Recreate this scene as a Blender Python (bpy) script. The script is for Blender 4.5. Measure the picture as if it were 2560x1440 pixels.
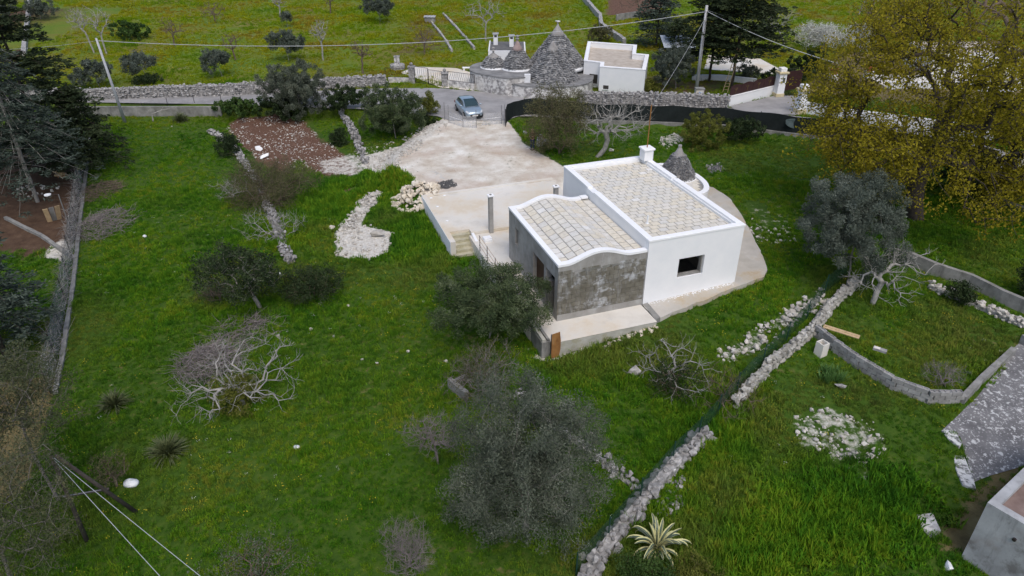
import bpy, bmesh, math, random
import numpy as np
from mathutils import Vector, Matrix, Euler

# ------------------------------------------------------------------ camera, sky, sun, exposure
scene = bpy.context.scene
for o in list(bpy.data.objects):
    bpy.data.objects.remove(o, do_unlink=True)
COL = scene.collection
CAM_H = 20.15                      # drone height above the road, metres
PITCH = math.radians(30.783)       # looking down
FPX = 1778.0                       # focal length in pixels of the 2560 px wide photograph

cam_data = bpy.data.cameras.new('camera')
cam_data.sensor_width = 36.0
cam_data.lens = 36.0 * FPX / 2560.0
cam_data.clip_start = 0.2
cam_data.clip_end = 5000.0
cam = bpy.data.objects.new('camera', cam_data)
COL.objects.link(cam)
cam.location = (0.0, 0.0, CAM_H)
cam.rotation_euler = (math.pi / 2 - PITCH, 0.0, 0.0)
scene.camera = cam

SUN_EL, SUN_AZ = math.radians(58.0), math.radians(165.0)     # azimuth clockwise from +Y
world = bpy.data.worlds.new('World')
scene.world = world
world.use_nodes = True
wn = world.node_tree.nodes
wl = world.node_tree.links
sky = wn.new('ShaderNodeTexSky')
sky.sky_type = 'NISHITA'
sky.sun_disc = False
sky.sun_elevation = SUN_EL
sky.sun_rotation = SUN_AZ
sky.air_density = 1.0
sky.dust_density = 3.0
sky.ozone_density = 1.0
wl.new(sky.outputs[0], wn['Background'].inputs[0])
wn['Background'].inputs[1].default_value = 0.15

sun_data = bpy.data.lights.new('sun', 'SUN')
sun_data.energy = 1.0
sun_data.angle = math.radians(35.0)
sun_data.color = (1.0, 0.98, 0.95)
sun = bpy.data.objects.new('sun', sun_data)
COL.objects.link(sun)
sdir = Vector((math.sin(SUN_AZ) * math.cos(SUN_EL), math.cos(SUN_AZ) * math.cos(SUN_EL), math.sin(SUN_EL)))
sun.rotation_euler = (-sdir).to_track_quat('-Z', 'Y').to_euler()
sun.location = sdir * 60

vs = scene.view_settings
vs.view_transform = 'Standard'
vs.look = 'None'
vs.exposure = 0.27
vs.gamma = 1.0
vs.use_curve_mapping = False
scene.render.resolution_x = 1024
scene.render.resolution_y = 576

# ------------------------------------------------------------------ helpers
RNG = np.random.default_rng(7)
R = random.Random(11)


def tag(o, label=None, cat=None, group=None, kind=None):
    if label: o['label'] = label
    if cat: o['category'] = cat
    if group: o['group'] = group
    if kind: o['kind'] = kind
    return o


def thing(name, label, cat, loc=(0, 0, 0), rz=0.0, group=None):
    o = bpy.data.objects.new(name, None)
    COL.objects.link(o)
    o.empty_display_size = 0.2
    o.location = loc
    o.rotation_euler = (0, 0, rz)
    return tag(o, label, cat, group)


def obj(name, me, mat=None, parent=None, loc=None, rot=None, scale=None):
    o = bpy.data.objects.new(name, me)
    COL.objects.link(o)
    if mat is not None and len(me.materials) == 0:
        for m_ in (mat if isinstance(mat, (list, tuple)) else [mat]):
            me.materials.append(m_)
    if parent is not None: o.parent = parent
    if loc is not None: o.location = loc
    if rot is not None: o.rotation_euler = rot
    if scale is not None: o.scale = scale if hasattr(scale, '__len__') else (scale,) * 3
    return o


def mesh_np(name, V, faces, smooth=False, attrs=None, mats=None):
    """V (n,3); faces = list of int arrays (k,m) of polygons with m corners each."""
    me = bpy.data.meshes.new(name)
    V = np.asarray(V, dtype=np.float32)
    faces = [np.asarray(f, dtype=np.int32) for f in faces if len(f)]
    me.vertices.add(len(V))
    me.vertices.foreach_set('co', V.ravel())
    nl = sum(f.size for f in faces)
    npoly = sum(len(f) for f in faces)
    me.loops.add(nl)
    me.polygons.add(npoly)
    me.loops.foreach_set('vertex_index', np.concatenate([f.ravel() for f in faces]))
    tot = np.concatenate([np.full(len(f), f.shape[1], np.int32) for f in faces])
    st = np.concatenate([[0], np.cumsum(tot)[:-1]]).astype(np.int32)
    me.polygons.foreach_set('loop_start', st)
    me.polygons.foreach_set('loop_total', tot)
    if mats is not None:
        me.polygons.foreach_set('material_index', np.asarray(mats, np.int32))
    me.polygons.foreach_set('use_smooth', np.full(npoly, smooth, bool))
    if attrs:
        for k, a in attrs.items():
            at_ = me.attributes.new(k, 'FLOAT', 'POINT')
            at_.data.foreach_set('value', np.asarray(a, np.float32))
    me.update(calc_edges=True)
    me.validate()
    return me


class MB:
    """Collects simple solids; build() links them as one mesh object."""
    def __init__(s):
        s.v = []; s.f = []; s.m = []

    def add(s, verts, faces, mi=0):
        n = len(s.v)
        s.v += [tuple(p) for p in verts]
        s.f += [tuple(i + n for i in f) for f in faces]
        s.m += [mi] * len(faces)
        return s

    def box(s, x0, x1, y0, y1, z0, z1, mi=0):
        v = [(x0, y0, z0), (x1, y0, z0), (x1, y1, z0), (x0, y1, z0), (x0, y0, z1), (x1, y0, z1), (x1, y1, z1), (x0, y1, z1)]
        return s.add(v, [(0, 3, 2, 1), (4, 5, 6, 7), (0, 1, 5, 4), (1, 2, 6, 5), (2, 3, 7, 6), (3, 0, 4, 7)], mi)

    def obox(s, c, sx, sy, sz, rz=0.0, mi=0, tilt=None):
        """box centred at c, turned by rz"""
        M_ = Matrix.Translation(Vector(c)) @ Euler((tilt[0] if tilt else 0, tilt[1] if tilt else 0, rz)).to_matrix().to_4x4()
        v = [M_ @ Vector((a * sx / 2, b * sy / 2, d * sz / 2)) for d in (-1, 1) for a, b in ((-1, -1), (1, -1), (1, 1), (-1, 1))]
        return s.add(v, [(0, 3, 2, 1), (4, 5, 6, 7), (0, 1, 5, 4), (1, 2, 6, 5), (2, 3, 7, 6), (3, 0, 4, 7)], mi)

    def prism(s, poly, z0, z1, mi=0):
        """poly: list of (x,y) ; z0,z1 numbers or functions (x,y)->z"""
        if sum(a[0] * b[1] - b[0] * a[1] for a, b in zip(poly, poly[1:] + poly[:1])) < 0: poly = poly[::-1]
        n = len(poly)
        g = (lambda z, p: z(p[0], p[1]) if callable(z) else z)
        v = [(p[0], p[1], g(z0, p)) for p in poly] + [(p[0], p[1], g(z1, p)) for p in poly]
        f = [tuple(range(n - 1, -1, -1)), tuple(range(n, 2 * n))]
        f += [(i, (i + 1) % n, n + (i + 1) % n, n + i) for i in range(n)]
        return s.add(v, f, mi)

    def tube(s, pts, r, sides=6, mi=0, cap=True):
        pts = [Vector(p) for p in pts]
        rr = r if hasattr(r, '__len__') else [r] * len(pts)
        base = len(s.v)
        ref = Vector((0, 0, 1))
        for i, p in enumerate(pts):
            d = (pts[min(i + 1, len(pts) - 1)] - pts[max(i - 1, 0)]).normalized()
            u = d.cross(ref)
            if u.length < 1e-3: u = d.cross(Vector((0, 1, 0)))
            u.normalize(); w = d.cross(u)
            for k in range(sides):
                a = 2 * math.pi * k / sides
                s.v.append(tuple(p + (u * math.cos(a) + w * math.sin(a)) * rr[i]))
        for i in range(len(pts) - 1):
            for k in range(sides):
                a = base + i * sides + k; b = base + i * sides + (k + 1) % sides
                s.f.append((a, b, b + sides, a + sides)); s.m.append(mi)
        if cap:
            s.f.append(tuple(base + k for k in range(sides))[::-1]); s.m.append(mi)
            e = base + (len(pts) - 1) * sides
            s.f.append(tuple(e + k for k in range(sides))); s.m.append(mi)
        return s

    def lathe(s, prof, c=(0, 0, 0), n=24, mi=0):
        """prof: list of (r,z) from bottom to top"""
        base = len(s.v)
        for r, z in prof:
            for k in range(n):
                a = 2 * math.pi * k / n
                s.v.append((c[0] + r * math.cos(a), c[1] + r * math.sin(a), c[2] + z))
        for i in range(len(prof) - 1):
            for k in range(n):
                a = base + i * n + k; b = base + i * n + (k + 1) % n
                s.f.append((a, b, b + n, a + n)); s.m.append(mi)
        s.f.append(tuple(base + k for k in range(n))[::-1]); s.m.append(mi)
        e = base + (len(prof) - 1) * n
        s.f.append(tuple(e + k for k in range(n))); s.m.append(mi)
        return s

    def build(s, name, mat, parent=None, smooth=False, bevel=0.0, **kw):
        me = bpy.data.meshes.new(name)
        me.from_pydata(s.v, [], s.f)
        me.polygons.foreach_set('material_index', s.m)
        me.polygons.foreach_set('use_smooth', [smooth] * len(s.f))
        if bevel:
            bm = bmesh.new(); bm.from_mesh(me)
            bmesh.ops.recalc_face_normals(bm, faces=bm.faces)
            ed = [e for e in bm.edges if len(e.link_faces) == 2 and e.calc_face_angle(0) > 0.6]
            bmesh.ops.bevel(bm, geom=ed, offset=bevel, segments=1, affect='EDGES')
            bm.to_mesh(me); bm.free()
        me.update()
        return obj(name, me, mat, parent, **kw)


def smoothstep(a, b, x):
    t = np.clip((x - a) / (b - a), 0, 1)
    return t * t * (3 - 2 * t)


def vnoise(x, y, s, seed=0):
    """value noise, cell size s, range 0..1"""
    x = np.asarray(x, float) / s; y = np.asarray(y, float) / s
    xi = np.floor(x).astype(np.int64); yi = np.floor(y).astype(np.int64)
    fx = x - xi; fy = y - yi
    fx = fx * fx * (3 - 2 * fx); fy = fy * fy * (3 - 2 * fy)

    def h(i, j):
        n = (i * 374761393 + j * 668265263 + seed * 1442695) & 0xffffffff
        n = ((n ^ (n >> 13)) * 1274126177) & 0xffffffff
        return ((n ^ (n >> 16)) & 0xffff) / 65535.0
    return (h(xi, yi) * (1 - fx) + h(xi + 1, yi) * fx) * (1 - fy) + (h(xi, yi + 1) * (1 - fx) + h(xi + 1, yi + 1) * fx) * fy


def fbm(x, y, s, seed=0):
    return (vnoise(x, y, s, seed) * .55 + vnoise(x, y, s / 2.1, seed + 1) * .28 + vnoise(x, y, s / 4.3, seed + 2) * .17)


# survey of the photograph: a photo pixel (2560 x 1440) to a place on a level plane / on the terrain
_cf = (0.0, math.cos(PITCH), -math.sin(PITCH)); _cu = (0.0, math.sin(PITCH), math.cos(PITCH))


def ray(u, v):
    a = u - 1280.0; b = 720.0 - v
    d = Vector((a, _cf[1] * FPX + _cu[1] * b, _cf[2] * FPX + _cu[2] * b))
    return d.normalized()


def Wp(u, v, z=0.0):
    d = ray(u, v); t = (z - CAM_H) / d.z
    return Vector((d.x * t, d.y * t, z))


def poly_sd(X, Y, poly):
    """signed distance to polygon, positive inside"""
    X = np.asarray(X, float); Y = np.asarray(Y, float)
    d2 = np.full(X.shape, 1e12); inside = np.zeros(X.shape, bool)
    n = len(poly)
    for i in range(n):
        x0, y0 = poly[i][0], poly[i][1]; x1, y1 = poly[(i + 1) % n][0], poly[(i + 1) % n][1]
        ex, ey = x1 - x0, y1 - y0
        t = np.clip(((X - x0) * ex + (Y - y0) * ey) / (ex * ex + ey * ey + 1e-9), 0, 1)
        d2 = np.minimum(d2, (X - x0 - t * ex) ** 2 + (Y - y0 - t * ey) ** 2)
        c = ((y0 > Y) != (y1 > Y)) & (X < (x1 - x0) * (Y - y0) / (y1 - y0 + 1e-12) + x0)
        inside ^= c
    d = np.sqrt(d2)
    return np.where(inside, d, -d)


def px_poly(pts, z):
    return [Wp(u, v, z).xy for u, v in pts]
# ------------------------------------------------------------------ materials
MATS = {}


def new_mat(name):
    m = bpy.data.materials.new(name); m.use_nodes = True
    MATS[name] = m
    nt = m.node_tree
    return m, nt, nt.nodes, nt.links, nt.nodes['Principled BSDF']


def ramp(N, stops):
    r = N.new('ShaderNodeValToRGB')
    cr = r.color_ramp
    while len(cr.elements) < len(stops): cr.elements.new(0.5)
    for e, (p, c) in zip(cr.elements, stops):
        e.position = p; e.color = (c[0], c[1], c[2], 1)
    return r


def wpos(N):
    return N.new('ShaderNodeNewGeometry').outputs['Position']


def noise(N, L, scale, detail=4, rough=0.6, vec=None, stretch=None):
    n = N.new('ShaderNodeTexNoise'); n.inputs['Scale'].default_value = scale
    n.inputs['Detail'].default_value = detail; n.inputs['Roughness'].default_value = rough
    v = vec if vec is not None else wpos(N)
    if stretch:
        mp = N.new('ShaderNodeVectorMath'); mp.operation = 'MULTIPLY'
        L.new(v, mp.inputs[0]); mp.inputs[1].default_value = stretch; v = mp.outputs[0]
    L.new(v, n.inputs['Vector'])
    return n


def mixc(N, L, fac, a, b, mode='MIX'):
    m = N.new('ShaderNodeMix'); m.data_type = 'RGBA'; m.blend_type = mode
    for i, x in ((0, fac), (6, a), (7, b)):
        if hasattr(x, 'links'): L.new(x, m.inputs[i])
        elif i == 0: m.inputs[0].default_value = x
        else: m.inputs[i].default_value = (x[0], x[1], x[2], 1)
    return m.outputs[2]


def math_(N, L, op, a, b=0.0, clamp=False):
    m = N.new('ShaderNodeMath'); m.operation = op; m.use_clamp = clamp
    for i, x in ((0, a), (1, b)):
        if hasattr(x, 'links'): L.new(x, m.inputs[i])
        else: m.inputs[i].default_value = x
    return m.outputs[0]


def nmat(name, stops, scale=3.0, detail=5, rough=0.85, bump=0.0, bscale=None, rand=0.0, stretch=None, spec=0.3, stain=None, metal=0.0):
    """noise-ramped colour; stain = (colour, scale, lo, hi, strength); rand = per-object brightness spread"""
    m, nt, N, L, P = new_mat(name)
    n = noise(N, L, scale, detail, 0.62, stretch=stretch)
    r = ramp(N, stops); L.new(n.outputs[0], r.inputs[0])
    c = r.outputs[0]
    if stain:
        for st in (stain if isinstance(stain, list) else [stain]):
            n2 = noise(N, L, st[1], 6, 0.7, stretch=st[5] if len(st) > 5 else None)
            mr = N.new('ShaderNodeMapRange'); mr.inputs[1].default_value = st[2]; mr.inputs[2].default_value = st[3]
            mr.inputs[4].default_value = st[4]
            L.new(n2.outputs[0], mr.inputs[0])
            c = mixc(N, L, mr.outputs[0], c, st[0])
    if rand:
        oi = N.new('ShaderNodeObjectInfo')
        f = math_(N, L, 'MULTIPLY_ADD', oi.outputs['Random'], rand)
        f.node.inputs[2].default_value = 1 - rand * 0.5
        hv = N.new('ShaderNodeHueSaturation'); L.new(c, hv.inputs['Color']); L.new(f, hv.inputs['Value'])
        c = hv.outputs[0]
    L.new(c, P.inputs['Base Color'])
    P.inputs['Roughness'].default_value = rough
    P.inputs['Specular IOR Level'].default_value = spec
    P.inputs['Metallic'].default_value = metal
    if bump:
        nb = noise(N, L, bscale or scale * 4, 6, 0.7)
        b = N.new('ShaderNodeBump'); b.inputs['Strength'].default_value = bump; b.inputs['Distance'].default_value = 0.03
        L.new(nb.outputs[0], b.inputs['Height']); L.new(b.outputs[0], P.inputs['Normal'])
    return m


def plain(name, c, rough=0.6, spec=0.4, metal=0.0):
    return nmat(name, [(0.3, [x * 0.88 for x in c]), (0.7, c)], 6.0, 3, rough, 0, spec=spec, metal=metal)


def leafmat(name, stops, trans=0.25, rough=0.65, spec=0.12, patch=None):
    """stops run over the per-leaf random attribute"""
    m, nt, N, L, P = new_mat(name)
    a = N.new('ShaderNodeAttribute'); a.attribute_name = 'rnd'
    n = noise(N, L, patch or 0.9, 3)
    v = math_(N, L, 'MULTIPLY_ADD', a.outputs['Fac'], 0.6)
    n2 = math_(N, L, 'MULTIPLY_ADD', n.outputs[0], 1.4); n2.node.inputs[2].default_value = -0.5
    L.new(n2, v.node.inputs[2])
    r = ramp(N, stops); L.new(v, r.inputs[0])
    L.new(r.outputs[0], P.inputs['Base Color'])
    P.inputs['Roughness'].default_value = rough
    P.inputs['Specular IOR Level'].default_value = spec
    tr = N.new('ShaderNodeBsdfTranslucent'); L.new(r.outputs[0], tr.inputs[0])
    mx = N.new('ShaderNodeMixShader'); mx.inputs[0].default_value = trans
    L.new(P.outputs[0], mx.inputs[1]); L.new(tr.outputs[0], mx.inputs[2])
    L.new(mx.outputs[0], N['Material Output'].inputs[0])
    return m


def meshmat(name, c, opacity, rough=0.6):
    """woven netting: the part of each mesh cell that the threads cover"""
    m, nt, N, L, P = new_mat(name)
    P.inputs['Base Color'].default_value = (*c, 1); P.inputs['Roughness'].default_value = rough
    n = noise(N, L, 2.5, 4)
    f = math_(N, L, 'MULTIPLY_ADD', n.outputs[0], 0.5 * (1 - opacity)); f.node.inputs[2].default_value = opacity - 0.25 * (1 - opacity)
    t = N.new('ShaderNodeBsdfTransparent')
    mx = N.new('ShaderNodeMixShader')
    L.new(f, mx.inputs[0]); L.new(t.outputs[0], mx.inputs[1]); L.new(P.outputs[0], mx.inputs[2])
    L.new(mx.outputs[0], N['Material Output'].inputs[0])
    return m


G = lambda x: (x, x, x)
white = nmat('white_plaster', [(0.3, (.76, .77, .78)), (0.7, (.82, .82, .82))], 1.2, 5, .85, .12, 30, stain=((.62, .62, .60), .5, .62, .85, .5))
white_far = nmat('white_limewash', [(0.3, (.70, .71, .72)), (0.7, (.82, .82, .82))], 1.0, 5, .85, stain=((.48, .46, .43), .9, .58, .8, .6))
white_cap = nmat('white_coping', [(0.3, (.80, .80, .80)), (0.7, (.86, .86, .86))], 1.5, 4, .8, .05, 20)
grout = nmat('roof_mortar', [(0.3, (.25, .24, .22)), (0.7, (.36, .345, .32))], 4, 5, .9, .2, 40)


def tilemat():
    m, nt, N, L, P = new_mat('limestone_tile')
    oi = N.new('ShaderNodeObjectInfo')
    r = ramp(N, [(0.0, (.64, .59, .50)), (.22, (.71, .645, .52)), (.45, (.68, .64, .56)), (.62, (.65, .625, .575)), (.8, (.72, .67, .57)), (.97, (.70, .66, .59)), (1.0, (.81, .79, .75))])
    L.new(oi.outputs['Random'], r.inputs[0])
    n = noise(N, L, 5, 6, .7)
    r2 = ramp(N, [(.3, G(.80)), (.7, G(1.06))]); L.new(n.outputs[0], r2.inputs[0])
    c = mixc(N, L, 1.0, r.outputs[0], r2.outputs[0], 'MULTIPLY')
    nl = noise(N, L, .45, 4); mr = N.new('ShaderNodeMapRange'); mr.inputs[1].default_value = .5; mr.inputs[2].default_value = .75; mr.inputs[4].default_value = .45
    L.new(nl.outputs[0], mr.inputs[0])
    c = mixc(N, L, mr.outputs[0], c, (.60, .60, .58))
    L.new(c, P.inputs['Base Color']); P.inputs['Roughness'].default_value = .85; P.inputs['Specular IOR Level'].default_value = .25
    nb = noise(N, L, 30, 5); b = N.new('ShaderNodeBump'); b.inputs['Strength'].default_value = .15; b.inputs['Distance'].default_value = .02
    L.new(nb.outputs[0], b.inputs['Height']); L.new(b.outputs[0], P.inputs['Normal'])
    return m


tile = tilemat()
render_grey = nmat('grey_render', [(.25, (.20, .19, .17)), (.5, (.30, .29, .27)), (.75, (.40, .39, .37))], 1.1, 7, .9, .3, 12,
                   stain=[((.42, .43, .43), 1.4, .55, .72, .75, (1.6, 1.6, .35)), ((.13, .115, .09), 1.2, .58, .78, .6, (1, 1, .4))])
block_mat = nmat('concrete_block', [(.3, (.105, .095, .072)), (.55, (.16, .148, .118)), (.75, (.22, .21, .18))], 2.2, 7, .92, .35, 20, rand=.28,
                 stain=[((.27, .27, .26), 2.5, .48, .68, .75, (1.5, 1.5, .3)), ((.46, .47, .48), .95, .52, .62, .85, (1, 1, 1.1))])
mortar = nmat('wall_mortar', [(.3, (.22, .21, .19)), (.7, (.32, .31, .29))], 3, 5, .95)
conc_pale = nmat('pale_concrete', [(.25, (.56, .52, .45)), (.5, (.68, .645, .58)), (.75, (.76, .735, .69))], .6, 7, .9, .15, 14,
                 stain=[((.58, .48, .34), .30, .46, .62, .75), ((.42, .42, .41), .9, .6, .8, .6)])
conc_apron = nmat('apron_concrete', [(.3, (.40, .37, .32)), (.6, (.50, .47, .42)), (.8, (.58, .56, .53))], .9, 7, .92, .2, 14,
                  stain=[((.40, .30, .17), .45, .46, .62, .75), ((.62, .62, .61), 2.2, .6, .7, .7)])
conc_form = nmat('board_formed_concrete', [(.3, (.34, .33, .28)), (.6, (.46, .45, .40)), (.8, (.55, .54, .50))], 1.2, 7, .92, .25, 12, stretch=(1, 1, 2.4),
                 stain=((.30, .27, .12), .8, .52, .68, .7))
step_mat = nmat('mossy_step', [(.3, (.36, .33, .22)), (.6, (.50, .47, .36)), (.8, (.58, .55, .46))], 1.6, 6, .92, .2, 12, stain=((.26, .25, .10), 1.1, .5, .7, .6))
conc_old = nmat('weathered_concrete', [(.25, (.14, .135, .12)), (.5, (.24, .235, .22)), (.75, (.36, .35, .33))], 1.6, 8, .95, .45, 14,
                stain=[((.10, .105, .065), .6, .54, .72, .65), ((.075, .075, .07), 1.3, .55, .7, .6, (1.6, 1.6, .22))])
conc_roof = nmat('rooftop_concrete', [(.25, (.25, .25, .25)), (.5, (.38, .385, .39)), (.75, (.49, .495, .50))], .9, 8, .95, .4, 10,
                 stain=[((.14, .13, .12), 1.1, .57, .70, .75), ((.26, .20, .16), .5, .55, .72, .55), ((.12, .115, .11), 1.6, .56, .7, .5, (1.5, 1.5, .25))])
stone_pale = nmat('pale_limestone', [(.25, (.30, .27, .23)), (.5, (.47, .44, .39)), (.75, (.62, .60, .56))], 3.2, 6, .95, .4, 18, rand=.35)
stone_cream = nmat('quarried_limestone', [(.25, (.50, .42, .31)), (.5, (.64, .57, .46)), (.75, (.74, .69, .60))], 1.3, 6, .95, .4, 14, rand=.25)
stone_grey = nmat('lichened_stone', [(.28, (.13, .125, .12)), (.5, (.27, .26, .25)), (.68, (.46, .445, .43))], 4.0, 6, .95, .4, 18, rand=.4,
                  stain=((.09, .09, .085), 1.6, .55, .72, .6))
trullo_stone = nmat('trullo_slab', [(.3, (.085, .085, .09)), (.48, (.20, .20, .20)), (.66, (.42, .41, .40))], 2.6, 7, .95, .5, 12,
                    stain=((.06, .06, .065), .55, .52, .7, .6))
trullo_cap = nmat('trullo_mortar_cap', [(.3, (.20, .19, .18)), (.7, (.34, .325, .31))], 2, 6, .95, .3)
trullo_pink = nmat('pinkish_mortar_cap', [(.3, (.23, .17, .155)), (.7, (.36, .28, .26))], 2, 6, .95, .3)
rubble_wall = nmat('limewashed_rubble', [(.36, (.20, .19, .19)), (.47, (.40, .385, .37)), (.56, (.66, .645, .62))], 2.6, 8, .95, .5, 6,
                   stain=((.62, .585, .53), .35, .48, .62, .6))
shelf_grey = nmat('lichened_roof_shelf', [(.3, (.14, .14, .14)), (.7, (.29, .285, .275))], 1.4, 7, .95, .3, 10)
roof_dark = nmat('bitumen_roof', [(.3, (.085, .082, .082)), (.7, (.17, .165, .16))], 1.2, 7, .9, .2)
roof_floor = nmat('worn_roof_paving', [(.3, (.34, .28, .22)), (.55, (.50, .44, .37)), (.75, (.60, .56, .51))], 1.4, 7, .9, .2, 8, stretch=(1, 2.2, 1))
asphalt = nmat('worn_asphalt', [(.25, (.21, .205, .20)), (.5, (.29, .28, .275)), (.75, (.38, .37, .36))], .55, 8, .92, .2, 30,
               stain=((.42, .40, .37), .35, .58, .72, .6, (.5, 1.4, 1)))
asphalt_lichen = nmat('lichened_asphalt', [(.3, (.115, .112, .115)), (.7, (.20, .195, .195))], 1.0, 7, .95, .25, 30,
                      stain=[((.58, .58, .57), 4.2, .56, .60, .85), ((.55, .55, .54), 9.0, .58, .62, .8)])
slab_white = nmat('lichened_slab', [(.42, (.15, .15, .15)), (.5, (.55, .55, .54)), (.7, (.66, .66, .65))], 4.5, 6, .95, .3, 20)
rust = nmat('rusty_sheet', [(.3, (.17, .075, .025)), (.55, (.30, .145, .045)), (.75, (.38, .23, .11))], 3, 7, .85, .2, 20, stretch=(1, 1, .5), stain=((.5, .48, .45), 4, .66, .75, .7))
steel = plain('galvanised_steel', (.30, .30, .30), .5, .5, .6)
iron = plain('dark_iron', (.030, .022, .020), .6)
dark_paint = nmat('dark_brown_sheet', [(.3, (.030, .012, .012)), (.7, (.048, .018, .018))], 3, 4, .55)
pole_conc = nmat('pole_concrete', [(.3, (.36, .36, .37)), (.7, (.50, .50, .51))], 1.2, 5, .85)
wood_dark = nmat('dark_pole_wood', [(.3, (.045, .037, .032)), (.7, (.11, .09, .078))], 3, 5, .9)
plank = nmat('sawn_plank', [(.3, (.40, .28, .15)), (.7, (.56, .42, .25))], 4, 5, .85)
cable = plain('pale_cable', (.42, .44, .46), .5)
cable_d = plain('dark_cable', (.12, .12, .12), .5)
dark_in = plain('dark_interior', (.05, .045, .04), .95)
door_wood = nmat('brown_door', [(.3, (.05, .025, .014)), (.7, (.09, .048, .026))], 3, 4, .6)
net_dark = nmat('black_shade_cloth', [(.3, (.008, .012, .012)), (.7, (.016, .022, .022))], 4, 5, .85)
net_green = meshmat('green_wire_mesh', (.010, .050, .032), .46)
net_thin = meshmat('thin_wire', (.10, .11, .11), .10)
net_grey = meshmat('grey_chainlink', (.20, .23, .25), .40)
net_pale = meshmat('pale_gate_mesh', (.62, .63, .65), .34)
post_green = plain('green_post', (.012, .05, .035), .5)
white_plastic = plain('white_plastic', (.78, .79, .80), .4, .5)
terracotta = plain('terracotta', (.42, .12, .05), .8)
ochre_trim = nmat('yellowish_base', [(.3, (.50, .42, .24)), (.7, (.62, .54, .36))], 2, 4, .9)
bark_grey = nmat('grey_bark', [(.3, (.17, .155, .135)), (.7, (.33, .31, .28))], 6, 6, .95, .3)
bark_pale = nmat('pale_bark', [(.3, (.21, .20, .18)), (.7, (.40, .385, .355))], 5, 5, .95, .2)
bark_dark = nmat('dark_bark', [(.3, (.035, .028, .023)), (.7, (.085, .07, .058))], 6, 6, .95, .3)
bark_brown = nmat('brown_twigs', [(.3, (.10, .075, .055)), (.7, (.20, .15, .115))], 5, 5, .95)
twig_grey = nmat('grey_purple_twigs', [(.3, (.13, .11, .105)), (.7, (.27, .24, .225))], 5, 5, .95)
leaf_olive = leafmat('olive_leaf', [(.1, (.045, .056, .038)), (.45, (.098, .115, .080)), (.8, (.18, .20, .148)), (1, (.28, .30, .23))])
leaf_olive_blue = leafmat('silver_olive_leaf', [(.1, (.042, .055, .042)), (.45, (.092, .112, .088)), (.8, (.17, .195, .155)), (1, (.26, .285, .235))])
leaf_olive_grn = leafmat('green_olive_leaf', [(.1, (.030, .046, .020)), (.45, (.066, .096, .042)), (.75, (.13, .165, .075)), (1, (.23, .26, .17))])
leaf_oak = leafmat('young_oak_leaf', [(.1, (.12, .11, .012)), (.4, (.25, .215, .018)), (.75, (.38, .32, .03)), (1, (.48, .39, .05))], .42, spec=.05)
leaf_conif = leafmat('dark_conifer_leaf', [(.1, (.016, .026, .012)), (.5, (.034, .050, .022)), (.9, (.066, .082, .036))], .08)
leaf_cedar = leafmat('blue_cedar_leaf', [(.1, (.028, .040, .030)), (.5, (.058, .078, .060)), (.9, (.11, .135, .108))], .08)
leaf_ivy = leafmat('ivy_leaf', [(.1, (.018, .040, .010)), (.5, (.045, .088, .020)), (.9, (.10, .16, .04))], .2, .45)
leaf_lime = leafmat('yellow_green_leaf', [(.1, (.07, .085, .015)), (.5, (.135, .150, .028)), (.9, (.22, .225, .05))], .3)
leaf_dark = leafmat('dark_evergreen_leaf', [(.1, (.014, .024, .010)), (.5, (.030, .050, .018)), (.9, (.062, .085, .034))], .15, .5)
leaf_dull = leafmat('dull_scrub_leaf', [(.1, (.06, .058, .028)), (.5, (.105, .105, .048)), (.9, (.17, .16, .075))], .25)
leaf_blossom = leafmat('white_blossom', [(.1, (.40, .40, .34)), (.5, (.60, .60, .55)), (.9, (.72, .72, .68))], .3)
leaf_palm = leafmat('palm_leaf', [(.1, (.022, .034, .012)), (.5, (.050, .070, .024)), (.9, (.10, .115, .045))], .15, .5)


def grassmat():
    m, nt, N, L, P = new_mat('grass_blade')
    pos = wpos(N)
    oi = N.new('ShaderNodeObjectInfo')
    n1 = noise(N, L, .16, 3, .55, pos)
    n2 = noise(N, L, 1.5, 5, .68, pos)
    s = math_(N, L, 'MULTIPLY_ADD', n1.outputs[0], .85)
    t = math_(N, L, 'MULTIPLY_ADD', n2.outputs[0], .75); L.new(t, s.node.inputs[2])
    u = math_(N, L, 'MULTIPLY_ADD', oi.outputs['Random'], .34); u.node.inputs[2].default_value = -.42
    L.new(u, t.node.inputs[2])
    r = ramp(N, [(.14, (.020, .075, .008)), (.32, (.044, .142, .010)), (.50, (.080, .205, .012)), (.68, (.145, .265, .014)), (.90, (.26, .28, .025))])
    L.new(s, r.inputs[0])
    sx = N.new('ShaderNodeSeparateXYZ'); L.new(pos, sx.inputs[0])
    fa = N.new('ShaderNodeMapRange'); fa.inputs[1].default_value = 62; fa.inputs[2].default_value = 82; L.new(sx.outputs[1], fa.inputs[0])
    n3 = noise(N, L, .12, 4, .6, pos)
    r3 = ramp(N, [(.3, (.095, .21, .008)), (.44, (.20, .285, .008)), (.55, (.29, .29, .010)), (.64, (.27, .21, .025)), (.75, (.36, .26, .012))])
    L.new(n3.outputs[0], r3.inputs[0])
    c = mixc(N, L, fa.outputs[0], r.outputs[0], r3.outputs[0])
    ad = N.new('ShaderNodeAttribute'); ad.attribute_type = 'INSTANCER'; ad.attribute_name = 'dry'
    c = mixc(N, L, ad.outputs['Fac'], c, (.20, .17, .055))
    L.new(c, P.inputs['Base Color']); P.inputs['Roughness'].default_value = .75; P.inputs['Specular IOR Level'].default_value = .04
    tr = N.new('ShaderNodeBsdfTranslucent'); L.new(c, tr.inputs[0])
    mx = N.new('ShaderNodeMixShader'); mx.inputs[0].default_value = .3
    L.new(P.outputs[0], mx.inputs[1]); L.new(tr.outputs[0], mx.inputs[2]); L.new(mx.outputs[0], N['Material Output'].inputs[0])
    return m


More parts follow.
